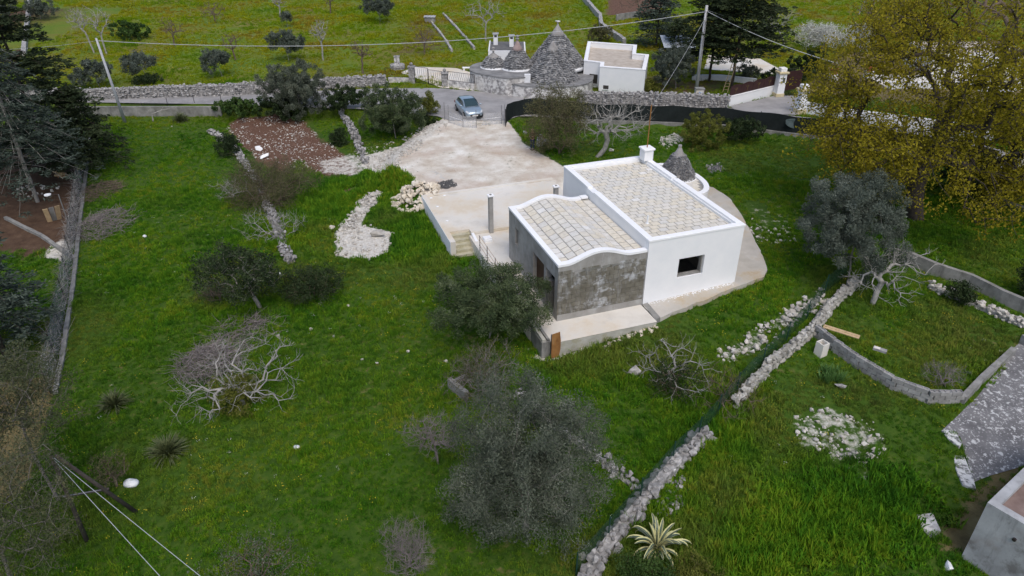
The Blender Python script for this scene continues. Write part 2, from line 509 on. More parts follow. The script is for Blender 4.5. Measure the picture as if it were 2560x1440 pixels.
grass_m = grassmat()
flower_y = plain('yellow_petal', (.62, .50, .02), .6)
flower_w = plain('white_petal', (.70, .70, .64), .6)


def groundmat():
    m, nt, N, L, P = new_mat('ground')
    pos = wpos(N)

    def A(n):
        a = N.new('ShaderNodeAttribute'); a.attribute_name = n
        return a.outputs['Fac']
    nf = noise(N, L, 2.2, 8, .68, pos)
    ncl = noise(N, L, 9.0, 6, .7, pos)
    # turf base
    g = ramp(N, [(.3, (.024, .056, .007)), (.5, (.045, .092, .009)), (.72, (.085, .120, .018))]); L.new(nf.outputs[0], g.inputs[0])
    sx = N.new('ShaderNodeSeparateXYZ'); L.new(pos, sx.inputs[0])
    fa = N.new('ShaderNodeMapRange'); fa.inputs[1].default_value = 62; fa.inputs[2].default_value = 82; L.new(sx.outputs[1], fa.inputs[0])
    nfar = noise(N, L, .11, 6, .65, pos)
    gf = ramp(N, [(.3, (.070, .135, .016)), (.45, (.115, .165, .018)), (.58, (.145, .150, .026)), (.72, (.13, .10, .035))]); L.new(nfar.outputs[0], gf.inputs[0])
    c = mixc(N, L, fa.outputs[0], g.outputs[0], gf.outputs[0])

    def layer(c, attr, stops, sc, gain=1.6, det=8):
        n = noise(N, L, sc, det, .7, pos)
        r = ramp(N, stops); L.new(n.outputs[0], r.inputs[0])
        e = math_(N, L, 'SUBTRACT', nf.outputs[0], .5)
        f = math_(N, L, 'MULTIPLY_ADD', e, gain); L.new(A(attr), f.node.inputs[2])
        k = N.new('ShaderNodeMapRange'); k.inputs[1].default_value = .38; k.inputs[2].default_value = .62; L.new(f, k.inputs[0])
        return mixc(N, L, k.outputs[0], c, r.outputs[0])
    c = layer(c, 'dry', [(.3, (.10, .075, .035)), (.5, (.16, .125, .055)), (.7, (.22, .18, .085))], 1.2)
    c = layer(c, 'brown', [(.3, (.055, .032, .020)), (.6, (.10, .062, .040)), (.8, (.16, .11, .075))], 1.6)
    c = layer(c, 'soil', [(.3, (.075, .040, .026)), (.52, (.125, .068, .045)), (.64, (.21, .13, .095)), (.74, (.48, .41, .35))], 7.0, 1.2)
    c = layer(c, 'lot', [(.28, (.40, .33, .255)), (.42, (.54, .475, .39)), (.54, (.64, .595, .52)), (.68, (.76, .735, .68))], .55, .9)
    npk = noise(N, L, .28, 5, .6, pos); mpk = N.new('ShaderNodeMapRange'); mpk.inputs[1].default_value = .48; mpk.inputs[2].default_value = .66; L.new(npk.outputs[0], mpk.inputs[0])
    mlo = math_(N, L, 'MULTIPLY', mpk.outputs[0], A('lot')); mlo2 = math_(N, L, 'MULTIPLY', mlo, .6)
    c = mixc(N, L, mlo2, c, (.46, .35, .27))
    ngv = noise(N, L, 14, 4, .7, pos); mgv = N.new('ShaderNodeMapRange'); mgv.inputs[1].default_value = .60; mgv.inputs[2].default_value = .68; L.new(ngv.outputs[0], mgv.inputs[0])
    mg2 = math_(N, L, 'MULTIPLY', mgv.outputs[0], A('lot')); mg3 = math_(N, L, 'MULTIPLY', mg2, .45)
    c = mixc(N, L, mg3, c, (.24, .20, .16))
    c = layer(c, 'ash', [(.3, (.30, .295, .29)), (.5, (.42, .415, .40)), (.7, (.55, .545, .53))], 2.0, 1.2)
    c = layer(c, 'char_shade', [(.3, (.03, .03, .032)), (.6, (.12, .115, .11)), (.8, (.45, .42, .38))], 6.0, 1.3)
    c = layer(c, 'rubble', [(.3, (.36, .32, .27)), (.5, (.55, .52, .46)), (.7, (.70, .68, .64))], 5.0, 1.2)
    L.new(c, P.inputs['Base Color']); P.inputs['Roughness'].default_value = .95; P.inputs['Specular IOR Level'].default_value = .15
    b = N.new('ShaderNodeBump'); b.inputs['Strength'].default_value = .6; b.inputs['Distance'].default_value = .06
    L.new(ncl.outputs[0], b.inputs['Height']); L.new(b.outputs[0], P.inputs['Normal'])
    return m


ground_m = groundmat()
# ------------------------------------------------------------------ terrain
HA = math.radians(19.4924)                  # the house is turned by this angle
HM = Vector((7.027, 32.434, 0.0))           # its front middle corner
HA_A = Vector((math.cos(HA), math.sin(HA), 0)); HA_B = Vector((-math.sin(HA), math.cos(HA), 0))


def hl(a, b, z=0.0):
    p = HM + HA_A * a + HA_B * b
    return Vector((p.x, p.y, z))


CTRL = [(300, 400, -1.0), (500, 330, -.9), (450, 700, -1.2), (250, 1000, -1.3), (700, 1200, -1.5), (1000, 1000, -1.3), (900, 800, -1.15), (1100, 650, -1.1),
        (900, 520, -1.0), (700, 480, -1.0), (700, 340, -.85), (860, 330, -.75), (960, 450, -.9), (1040, 560, -1.0), (1384, 905, -1.15), (1320, 850, -1.15), (1250, 760, -1.15), (1500, 868, -.8), (1620, 820, -.42),
        (1700, 800, -.3), (1850, 760, -.15), (1930, 690, -.06), (1870, 540, 0.0), (1850, 460, -.05), (1950, 390, -.6), (1600, 400, -.5), (1400, 395, -.3), (1750, 380, -.5),
        (2050, 800, -.3), (2250, 850, -.5), (2300, 720, -.4), (2400, 600, -.2), (2200, 1100, -1.0), (1900, 1200, -1.3), (1700, 1350, -1.6), (1400, 1250, -1.6),
        (2450, 1300, -1.2), (2500, 950, -.7), (1600, 1050, -1.1), (1760, 900, -.65), (60, 700, -1.2), (100, 450, -1.0), (30, 1000, -1.4), (300, 1400, -1.7), (2500, 430, -.4), (2250, 480, -.4), (2080, 560, -.2), (1980, 640, -.1)]
_cw = np.array([[*Wp(u, v, z).xy, z] for u, v, z in CTRL])
S_EDGE = [Wp(u, v, 0).xy for u, v in [(-600, 255), (270, 258), (555, 262), (700, 268), (900, 274), (1095, 292), (1115, 303), (1262, 303), (1300, 291), (1460, 300), (1810, 313), (2060, 345), (2300, 385), (2560, 440), (3600, 640)]]
_sx = np.array([p[0] for p in S_EDGE]); _sy = np.array([p[1] for p in S_EDGE])
LOT = px_poly([(1112, 296), (1265, 300), (1312, 362), (1350, 385), (1412, 420), (1402, 455), (1385, 452), (1080, 487), (1052, 474), (1034, 446), (985, 420), (1000, 375), (1040, 345), (1075, 318)], 0.0)
TERR = [hl(*p).xy for p in [(-7.9, 10.1), (-8.02, 17.8), (2.2, 18.0), (2.2, 11), (-6.3, 11)]]
INHOUSE = [hl(*p).xy for p in [(-6.3, -1.5), (-.6, -1.4), (-.3, .3), (5.4, .3), (5.4, 10.8), (-.5, 17.5), (-7.7, 17.5), (-7.7, 10.3), (-6.3, 10)]]


def terrain_z(X, Y):
    X = np.asarray(X, float); Y = np.asarray(Y, float)
    num = np.zeros(X.shape); den = np.zeros(X.shape)
    for cx, cy, cz in _cw:
        w = 1.0 / ((X - cx) ** 2 + (Y - cy) ** 2 + 2.0) ** 1.5
        num += w * cz; den += w
    z = num / den
    z += (fbm(X, Y, 3.0, 3) - .5) * .16
    sd = poly_sd(X, Y, LOT)
    z = z + (0.0 + (fbm(X, Y, 2.0, 9) - .5) * .10 - z) * smoothstep(-1.7, .2, sd)
    ys = np.interp(X, _sx, _sy)
    north = smoothstep(-.15, .15, Y - ys)
    far = (fbm(X, Y, 14, 21) - .5) * .5 * smoothstep(8, 16, Y - ys)
    z = z * (1 - north) + far * north
    ih = poly_sd(X, Y, INHOUSE)
    z = np.where(ih > 0, np.minimum(z, -1.15), z)
    return z


def Tz(x, y):
    return float(terrain_z(np.array([x]), np.array([y]))[0])


_gx = np.concatenate([-np.geomspace(1500, 62, 14)[:-1], np.arange(-62, -42, .6), np.arange(-42, 40, .28), np.arange(40, 64, .6), np.geomspace(64, 1500, 14)])
_gy = np.concatenate([-np.geomspace(600, 10, 10)[:-1], np.arange(-10, 10, 2.0), np.arange(10, 66, .28), np.arange(66, 90, .5), np.arange(90, 150, 1.0), np.geomspace(150, 2500, 18)])
GX, GY = np.meshgrid(_gx, _gy)
GZ = terrain_z(GX, GY)


def gz(x, y):
    """terrain height by bilinear lookup in the mesh grid (arrays)"""
    x = np.atleast_1d(np.asarray(x, float)); y = np.atleast_1d(np.asarray(y, float))
    i = np.clip(np.searchsorted(_gx, x) - 1, 0, len(_gx) - 2); j = np.clip(np.searchsorted(_gy, y) - 1, 0, len(_gy) - 2)
    fx = (x - _gx[i]) / (_gx[i + 1] - _gx[i]); fy = (y - _gy[j]) / (_gy[j + 1] - _gy[j])
    return (GZ[j, i] * (1 - fx) + GZ[j, i + 1] * fx) * (1 - fy) + (GZ[j + 1, i] * (1 - fx) + GZ[j + 1, i + 1] * fx) * fy


def P(u, v):
    """where the sight line of a photo pixel meets the terrain"""
    d = ray(u, v); z = -.5
    t = (z - CAM_H) / d.z
    for _ in range(25):
        z = float(gz(d.x * t, d.y * t)[0]); t = .5 * t + .5 * (z - CAM_H) / d.z
    return Vector((d.x * t, d.y * t, z))


def pmask(pts, z, soft=.6):
    return smoothstep(-soft, soft, poly_sd(GX, GY, px_poly(pts, z)))


def mx(*a):
    r = a[0]
    for b in a[1:]: r = np.maximum(r, b)
    return r


m_lot = (.62 + .5 * smoothstep(.25, .5, fbm(GX, GY, 2.4, 65))) * mx(smoothstep(-.4, .4, poly_sd(GX, GY, [hl(*p).xy for p in [(1.8, 18.6), (4.2, 17.5), (5.6, 14.5), (5.0, 11.0), (1.6, 11.0)]])), smoothstep(-.7, .5, poly_sd(GX, GY, LOT)), pmask([(1030, 425), (1060, 440), (1090, 480), (1050, 480)], 0), pmask([(1070, 300), (1130, 300), (1130, 340), (1060, 345)], 0))
m_soil = mx((.55 + .75 * fbm(GX, GY, 2.2, 61)) * pmask([(560, 318), (600, 292), (690, 288), (760, 302), (800, 345), (830, 362), (870, 395), (905, 420), (880, 440), (800, 435), (745, 400), (700, 430), (640, 400), (585, 350)], -.8, 1.1),
            .8 * pmask([(1515, -10), (1690, -10), (1640, 36), (1510, 38)], 0, 2), .62 * pmask([(840, 478), (880, 462), (905, 470), (850, 492)], -.9))
m_rub = mx(pmask([(838, 582), (868, 548), (898, 500), (935, 478), (955, 482), (918, 530), (900, 565), (982, 580), (970, 630), (912, 655), (842, 640)], -1.0, .35),
           .75 * pmask([(890, 375), (1000, 350), (1060, 308), (1120, 305), (1085, 345), (1010, 392), (985, 425), (960, 430), (900, 405)], -.3),
           .55 * pmask([(790, 400), (880, 380), (925, 400), (900, 440), (800, 430)], -.8),
           .45 * pmask([(1790, 880), (1850, 850), (2000, 760), (2060, 722), (2068, 758), (1960, 830), (1890, 885), (1800, 910)], -.5, .4),
           (.30 + .42 * fbm(GX, GY, 1.3, 71)) * pmask([(1965, 1045), (2060, 1015), (2200, 1060), (2228, 1100), (2180, 1160), (2100, 1160), (1995, 1110)], -.9, .7),
           .45 * pmask([(2080, 1150), (2190, 1150), (2180, 1230), (2200, 1250)], -.9, .5),
           .9 * pmask([(2290, 1290), (2330, 1285), (2350, 1330), (2320, 1345)], -1.1, .35),
           .75 * pmask([(1330, 880), (1300, 850), (1340, 905), (1400, 905), (1500, 880), (1490, 868), (1380, 895)], -1.1, .3),
           .6 * pmask([(1490, 865), (1640, 805), (1650, 820), (1560, 850), (1490, 880)], -.6, .3), .8 * pmask([(95, 640), (150, 595), (185, 610), (160, 650)], -1.1, .5),
           .34 * pmask([(1840, 495), (1990, 520), (1990, 610), (1890, 600)], -.1, .8), .45 * pmask([(1350, 375), (1395, 400), (1370, 410)], -.1), .5 * pmask([(1640, 345), (1700, 330), (1720, 350), (1660, 372)], -.5))
m_dry = mx(pmask([(2350, 1330), (2400, 1275), (2440, 1230), (2480, 1290), (2425, 1400), (2340, 1370)], -1.2, .5), pmask([(0, 950), (150, 940), (120, 1050), (70, 1230), (-60, 1300), (-60, 950)], -1.4, .8),
           .8 * pmask([(2560, 1130), (2480, 1180), (2430, 1220), (2440, 1260), (2560, 1190)], -.9, .4), .5 * pmask([(620, 790), (700, 770), (590, 870), (500, 900)], -1.2),
           .28 * smoothstep(.55, .7, fbm(GX, GY, 9, 40)), .9 * pmask([(1985, 225), (2330, 270), (2560, 330), (2700, 300), (2560, 130), (2100, 130)], 0, 1.5))
m_brown = mx(.95 * pmask([(0, 380), (210, 385), (195, 600), (60, 640), (-80, 600), (-80, 380)], -1.0, 1.5), .9 * pmask([(-200, -40), (72, -40), (60, 150), (-300, 170)], 0, 1.0), .5 * pmask([(1000, 40), (1100, 60), (1150, 130), (960, 150)], 0, 3),
             .55 * pmask([(1500, 190), (1820, 190), (1815, 240), (1500, 240)], 0, 2))
m_char_shade = mx(pmask([(1090, 458), (1130, 448), (1142, 466), (1110, 474)], 0, .4), .7 * pmask([(1760, 415), (1800, 408), (1812, 428), (1780, 438)], -.3, .4), .75 * pmask([(2085, 1130), (2150, 1118), (2160, 1150), (2110, 1155)], -1, .3), .5 * pmask([(620, 770), (700, 770), (600, 900), (540, 890)], -1.2))  # last patch: dead burnt brush, with its shade painted into the ground colour
m_ash = .62 * mx(.8 * pmask([(1050, 425), (1110, 420), (1150, 450), (1090, 462)], 0, 1.6), .6 * pmask([(1090, 360), (1150, 365), (1140, 395), (1080, 390)], 0, 1.8), .62 * pmask([(1350, 395), (1400, 410), (1395, 430), (1330, 415)], 0, 1.6), .6 * pmask([(1155, 325), (1230, 325), (1225, 350), (1160, 350)], 0, 1.8))

_nx, _ny = len(_gx), len(_gy)
_idx = np.arange(_nx * _ny).reshape(_ny, _nx)
_q = np.stack([_idx[:-1, :-1], _idx[:-1, 1:], _idx[1:, 1:], _idx[1:, :-1]], -1).reshape(-1, 4)
ground = obj('ground', mesh_np('ground', np.stack([GX, GY, GZ], -1).reshape(-1, 3), [_q], True,
             {'lot': m_lot.ravel(), 'soil': m_soil.ravel(), 'rubble': m_rub.ravel(), 'dry': m_dry.ravel(), 'brown': m_brown.ravel(), 'char_shade': m_char_shade.ravel(), 'ash': m_ash.ravel()}), ground_m)
tag(ground, kind='structure')


def sheet(name, poly, lift, mat, z=None):
    """a flush sheet following the terrain"""
    m = MB(); n = len(poly)
    # subdivide into a fan of small cells so that it follows the ground
    xs = [p[0] for p in poly]; ys = [p[1] for p in poly]
    bm = bmesh.new()
    vs_ = [bm.verts.new((p[0], p[1], 0)) for p in poly]
    f = bm.faces.new(vs_)
    bmesh.ops.triangulate(bm, faces=[f])
    for _ in range(4):
        bmesh.ops.subdivide_edges(bm, edges=[e for e in bm.edges if e.calc_length() > 1.6], cuts=1, use_grid_fill=False)
        bmesh.ops.triangulate(bm, faces=bm.faces)
    for v in bm.verts:
        v.co.z = (float(gz(v.co.x, v.co.y)[0]) if z is None else z) + lift
    bmesh.ops.recalc_face_normals(bm, faces=bm.faces)
    me = bpy.data.meshes.new(name); bm.to_mesh(me); bm.free()
    if me.polygons[0].normal.z < 0: me.flip_normals()
    return tag(obj(name, me, mat), kind='structure')


road_n = [(-600, 238), (235, 243), (560, 237), (830, 226), (960, 221), (1100, 221), (1190, 228), (1300, 243), (1450, 256), (1810, 268), (2000, 292), (2330, 330), (2560, 390), (3600, 560)]
_rp = [Wp(u, v, 0).xy for u, v in road_n] + [Vector((p[0], p[1] + .12)) for p in S_EDGE[::-1]]
m = MB()
_xs = np.linspace(-75, 75, 120)
_ny_ = np.interp(_xs, [Wp(u, v, 0).x for u, v in road_n], [Wp(u, v, 0).y for u, v in road_n]); _sy_ = np.interp(_xs, _sx, _sy) + .1
_V = []
for k in range(9):
    yy = _sy_ + (_ny_ - _sy_) * k / 8
    _V.append(np.stack([_xs, yy, gz(_xs, yy) * 0 + .035 + .05 * math.sin(math.pi * k / 8)], -1))
_V = np.concatenate(_V); _i = np.arange(9 * 120).reshape(9, 120)
_f = np.stack([_i[:-1, :-1], _i[:-1, 1:], _i[1:, 1:], _i[1:, :-1]], -1).reshape(-1, 4)
tag(obj('road', mesh_np('road', _V, [_f], True), asphalt), kind='structure')
sheet('driveway', px_poly([(1822, 268), (1935, 242), (1952, 240), (2003, 243), (1995, 290), (1850, 284)], 0), .10, asphalt, 0.0)
sheet('lichened_path', px_poly([(2545, 868), (2620, 900), (2640, 1100), (2560, 1160), (2480, 1180), (2440, 1195), (2400, 1090), (2365, 1085), (2355, 1075), (2392, 1045), (2440, 1000), (2530, 880)], -.85), .03, asphalt_lichen)
sheet('courtyard_paving', px_poly([(1120, 205), (1100, 220), (1180, 228), (1190, 205), (1185, 188), (1140, 172), (1040, 165), (1000, 180)], 0), .06, conc_pale)
sheet('patio', px_poly([(1760, 175), (1980, 190), (1900, 150), (1770, 140)], 0), .07, conc_pale)
# ------------------------------------------------------------------ the white house with its vaulted wing
FL = -.2
house = thing('white_house', 'white plastered house with paved flat roof, grey vaulted wing and small stone cone', 'house', HM, HA)


def wall_y(mb, x0, x1, y0, y1, z0, z1, holes):
    """wall along x with holes (hx0,hx1,hz0,hz1), cut into butted boxes"""
    xs = sorted({x0, x1, *[h[0] for h in holes], *[h[1] for h in holes]})
    for a, b in zip(xs, xs[1:]):
        hs = sorted([h for h in holes if h[0] <= a + 1e-6 and h[1] >= b - 1e-6], key=lambda h: h[2])
        z = z0
        for h in hs:
            if h[2] > z: mb.box(a, b, y0, y1, z, h[2])
            z = h[3]
        if z < z1: mb.box(a, b, y0, y1, z, z1)


def wall_x(mb, x0, x1, y0, y1, z0, z1, holes):
    ys = sorted({y0, y1, *[h[0] for h in holes], *[h[1] for h in holes]})
    for a, b in zip(ys, ys[1:]):
        hs = sorted([h for h in holes if h[0] <= a + 1e-6 and h[1] >= b - 1e-6], key=lambda h: h[2])
        z = z0
        for h in hs:
            if h[2] > z: mb.box(x0, x1, a, b, z, h[2])
            z = h[3]
        if z < z1: mb.box(x0, x1, a, b, z, z1)


WX, WB = 5.745, 11.12
ZP = 3.65
fw = MB(); wall_y(fw, 0, WX, 0, .42, -.7, ZP - .12, [(1.93, 3.5, 1.05, 2.22)])
o_fw = fw.build('front_wall', white, house)
mm = MB(); mm.box(1.95, 3.48, .10, .42, 1.05, 1.09); o = mm.build('window_sill', conc_old, house)
mm = MB(); mm.box(3.44, 3.499, .16, .41, 1.091, 2.219); mm.build('window_reveal', conc_old, house)
mm = MB(); mm.box(WX - .4, WX, .42, WB - .4, -.7, ZP - .12); mm.build('side_wall', white, house)
mm = MB(); wall_x(mm, 0, .4, .42, WB - .4, -.7, ZP - .12, [(8.2, 9.3, FL, 2.0)]); mm.build('side_wall', white, house)
mm = MB(); mm.box(0, WX, WB - .4, WB, -.7, ZP - .12); mm.build('rear_wall', white, house)
mm = MB(); mm.box(.4, WX - .4, .42, WB - .4, -.7, FL); mm.build('floor_slab', conc_old, house)
roof = MB().box(.4, WX - .4, .42, WB - .4, 3.1, 3.36).build('flat_roof', grout, house)
mm = MB(); mm.box(.401, 4.2, 6.0, 6.15, FL, 3.1); mm.build('partition_wall', dark_in, house)
# copings: 0.32 m wide, 2 cm proud of the walls; a gap for the step between wing and main roof
cz0, cz1 = ZP - .12, ZP


def coping(x0, x1, y0, y1, z0=cz0, z1=cz1, par=house):
    MB().box(x0, x1, y0, y1, z0, z1).build('coping', white_cap, par, bevel=.012)


coping(-.03, WX + .03, -.03, .34)
coping(-.03, WX + .03, WB - .34, WB + .03)
coping(-.03, .33, .342, 6.65)
coping(-.03, .33, 7.45, WB - .342)
coping(WX - .33, WX + .03, .342, 6.9, cz0, cz1)
coping(WX - .33, WX + .03, 7.05, WB - .342, cz0, cz1 + .03)
# parapet upstand between the roof and the coping on the inner side
for (x0, x1, y0, y1) in ((.30, .42, .42, 6.6), (.30, .42, 7.5, WB - .4)):
    MB().box(x0, x1, y0, y1, 3.36, cz0).build('parapet', white, house)
# roof tiles, running bond, each one a piece
_tw, _tb = .52, .40
_bm = bmesh.new()


def tile_mesh(w, d, t, name, bev=.008):
    mb = MB().box(-w / 2, w / 2, -d / 2, d / 2, 0, t)
    me = bpy.data.meshes.new(name); me.from_pydata(mb.v, [], mb.f)
    bm = bmesh.new(); bm.from_mesh(me)
    top = [e for e in bm.edges if all(v.co.z > t * .5 for v in e.verts)]
    bmesh.ops.bevel(bm, geom=top, offset=bev, segments=1, affect='EDGES')
    bm.to_mesh(me); bm.free(); me.materials.append(tile)
    return me


tile_full = tile_mesh(_tw - .042, _tb - .062, .03, 'roof_tile')
nrow = int(round((WB - .76) / _tb)); pb = (WB - .76) / nrow
xin0, xin1 = .43, WX - .35
for r in range(nrow):
    y = .37 + .012 + pb * (r + .5)
    x = xin0 + (.12 if r % 2 else -.14) + R.uniform(-.03, .03)
    while x < xin1 - .05:
        a, b = max(x, xin0), min(x + _tw, xin1)
        if b - a > .09:
            full = abs((b - a) - _tw) < .001
            me = tile_full
            o = obj('roof_tile', me, None, roof, loc=((a + b) / 2 + R.uniform(-.004, .004), y, 3.362 + R.uniform(-.004, .004)), rot=(R.uniform(-.008, .008), R.uniform(-.008, .008), R.uniform(-.01, .01)))
            if not full: o.scale = ((b - a - .042) / (_tw - .042), 1, 1)
        x += _tw
# vent pipe on the flat roof
mm = MB(); mm.tube([(1.15, 2.3, 3.39), (1.15, 2.3, 3.86)], .045, 10); mm.lathe([(.10, 0), (.10, .02), (.06, .05)], (1.15, 2.3, 3.395), 10)
mm.build('vent_pipe', white_plastic, house, smooth=False)
# chimney block with rusty mast at the rear right corner
ch = MB().box(WX - .62, WX + .02, WB - 1.10, WB - .46, ZP + .035, ZP + .72).build('chimney', white, house)
MB().box(WX - .70, WX + .10, WB - 1.18, WB - .38, ZP + .722, ZP + .84).build('chimney_cap', white_cap, ch, bevel=.02)
MB().tube([(WX - .3, WB - .78, ZP + .84), (WX - .3, WB - .78, ZP + 3.6)], .035, 8).build('rusty_mast', rust, house)

# vaulted wing -------------------------------------------------------
WA0, WF, WD = -4.99, .06, 7.49
ZW = 3.10


def arch(a):
    t = (a + 4.42) / 3.42
    if t <= 0 or t >= 1: return 0.0
    return .44 * (.5 - .5 * math.cos(2 * math.pi * t)) ** .72


xsamp = [WA0, -4.7, -4.42] + [-4.42 + 3.42 * i / 20 for i in range(1, 20)] + [-1.0, -.5, -.03]


def arched(mb, xs, y0, y1, zb, zt):
    """solid between zb(a) and zt(a) along the arch profile"""
    n = len(xs); v = []
    for x in xs:
        v += [(x, y0, zb(x)), (x, y1, zb(x)), (x, y1, zt(x)), (x, y0, zt(x))]
    f = [(0, 1, 2, 3), tuple(4 * (n - 1) + k for k in (3, 2, 1, 0))]
    for i in range(n - 1):
        for k in range(4):
            a, b = 4 * i + k, 4 * i + (k + 1) % 4
            f.append((a, a + 4, b + 4, b))
    mb.add(v, f)


fb = MB(); fb.box(WA0, -.001, WF + .03, WF + .4, -.7, 2.45)
arched(fb, xsamp, WF + .03, WF + .4, lambda a: 2.45, lambda a: ZW - .13 + arch(a))
wing_front = fb.build('wing_front_wall', mortar, house)
band = MB(); arched(band, [x for x in xsamp], WF - .012, WF + .028, lambda a: 2.62 + .05 * a / 5 + .04 * math.sin(a * 5), lambda a: ZW - .135 + arch(a)); band.build('render_band', render_grey, wing_front)
# ragged ends of the adhesive slabs under the band
for a0, w, h in ((-4.1, .75, .30), (-3.3, .62, .26), (-2.55, .42, .33), (-2.0, .55, .24), (-1.35, .5, .12)):
    mb = MB(); mb.add([(a0, WF - .02, 2.62), (a0 + w, WF - .02, 2.62), (a0 + w, WF - .02, 2.62 - h * .25), (a0 + w * .25, WF - .02, 2.62 - h * .5), (a0, WF - .02, 2.62 - h),
                       (a0, WF + .025, 2.62), (a0 + w, WF + .025, 2.62), (a0 + w, WF + .025, 2.62 - h * .25), (a0 + w * .25, WF + .025, 2.62 - h * .5), (a0, WF + .025, 2.62 - h)],
                      [(0, 4, 3, 2, 1), (5, 6, 7, 8, 9), (0, 1, 6, 5), (1, 2, 7, 6), (2, 3, 8, 7), (3, 4, 9, 8), (4, 0, 5, 9)])
    mb.build('adhesive_patch', conc_old, wing_front)
bw, bh = .52, .245
blk = MB().box(-bw / 2 + .006, bw / 2 - .006, 0, .06, -bh / 2 + .006, bh / 2 - .006)
bme = bpy.data.meshes.new('block'); bme.from_pydata(blk.v, [], blk.f)
_b = bmesh.new(); _b.from_mesh(bme); bmesh.ops.bevel(_b, geom=_b.edges[:], offset=.008, segments=1, affect='EDGES'); _b.to_mesh(_b and bme); _b.free(); bme.materials.append(block_mat)
for r in range(12):
    z = FL - .02 + bh * (r + .5)
    x = WA0 - (.26 if r % 2 else 0)
    while x < -.03:
        a, b = max(x, WA0), min(x + bw, -.03)
        if b - a > .08 and z < 2.70:
            o = obj('block', bme, None, wing_front, loc=((a + b) / 2, WF + R.uniform(-.004, .004) - .012, z))
            o.scale = ((b - a) / bw, 1, 1)
        x += bw
MB().box(WA0 + .0, -.04, WF - .045, WF - .014, FL - .03, FL + .34).build('plinth_render', render_grey, wing_front)
# left wall with a slit window and two door openings
lw = MB(); wall_x(lw, WA0, WA0 + .35, WF + .40, WD, -.7, ZW - .13, [(.47, 1.66, FL, 2.17), (1.92, 3.5, FL, 2.15), (5.87, 6.41, 1.25, 2.28)])
lw.build('wing_side_wall', render_grey, house)
MB().box(WA0 + .22, WA0 + .27, 1.93, 3.49, FL, 2.14).build('inner_door', door_wood, house)
MB().box(WA0 + .02, WA0 + .33, 1.30, 1.655, FL + .01, 1.5).build('door_reveal', conc_old, house)
rw = MB(); rw.box(WA0 + .35, -.001, WD - .35, WD, -.7, 2.45); arched(rw, [max(x, WA0 + .35) for x in xsamp if x > WA0 + .3], WD - .35, WD, lambda a: 2.45, lambda a: ZW - .13 + arch(a)); rw.build('wing_rear_wall', render_grey, house)
MB().box(WA0 + .35, -.001, WF + .4, WD - .35, -.7, FL).build('wing_floor', conc_old, house)
# vault shell
vs_ = MB(); arched(vs_, [x for x in xsamp if x > WA0 + .2], WF + .40, WD - .35, lambda a: ZW - .45 + arch(a), lambda a: ZW - .15 + arch(a))
vault = vs_.build('vaulted_roof', grout, house)
# vault copings: left straight, front and rear follow the arch, right small flat returns
cop = MB(); arched(cop, [WA0 - .03] + xsamp[1:], WF - .035, WF + .30, lambda a: ZW - .128 + arch(a), lambda a: ZW + arch(a)); cop.build('arched_coping', white_cap, vault)
cop = MB(); arched(cop, [WA0 - .03] + [x for x in xsamp[1:] if x < -.6] + [-.55], WD - .30, WD + .035, lambda a: ZW - .128 + arch(a), lambda a: ZW + arch(a)); cop.build('arched_coping', white_cap, vault)
MB().box(-.54, -.12, WD - .34, WD + .02, ZW - .05, ZW + .05).build('broken_coping', white_cap, vault)
MB().box(WA0 - .03, WA0 + .28, WF + .302, WD - .302, ZW - .128, ZW).build('coping', white_cap, vault, bevel=.012)
# the white side of the main block that rises over the vault
MB().box(-.012, -.001, .36, 6.6, 2.9, cz0).build('upstand', white, house)
# vault tiles
arc = [(-4.70, 0)]
L_ = .0; pts_ = []
xx = np.linspace(-4.70, -.03, 400); zz = np.array([arch(x) for x in xx]); sl = np.concatenate([[0], np.cumsum(np.hypot(np.diff(xx), np.diff(zz)))])
ncol = 10; step = sl[-1] / ncol
vt = tile_mesh(step - .038, .54 - .065, .028, 'vault_tile')
for c in range(ncol):
    s = step * (c + .5); a = float(np.interp(s, sl, xx)); z = arch(a)
    da = (arch(a + .02) - arch(a - .02)) / .04
    y0, y1 = WF + .302, WD - .302
    y = y0 - (.27 if c % 2 else 0) + R.uniform(-.05, .05)
    while y < y1 - .06:
        p, q = max(y, y0), min(y + .54, y1)
        if q - p > .07:
            o = obj('vault_tile', vt, None, vault, loc=(a, (p + q) / 2, ZW - .147 + z + R.uniform(-.003, .004)), rot=(R.uniform(-.01, .01), -math.atan(da), R.uniform(-.012, .012)))
            o.scale = (1, (q - p - .065) / (.475), 1)
        y += .54

# rounded annex with the stone cone --------------------------------------
CC = (7.25, 9.35)
ann = []
for i in range(19):
    t = i / 18
    ang = math.radians(-100 + 200 * t)
    ann.append((6.9 + 1.62 * math.cos(ang) * (1.0), 8.75 + 2.75 * math.sin(ang)))
poly = [(WX + .001, 5.95)] + [(max(x, WX + .001), y) for x, y in ann] + [(WX + .001, 11.0)]
MB().prism([(x, y) for x, y in poly], -.5, 2.62).build('annex_wall', white, house)


def inset(poly, d, c):
    return [(c[0] + (x - c[0]) * (1 - d / math.hypot(x - c[0], y - c[1])), c[1] + (y - c[1]) * (1 - d / math.hypot(x - c[0], y - c[1]))) for x, y in poly]


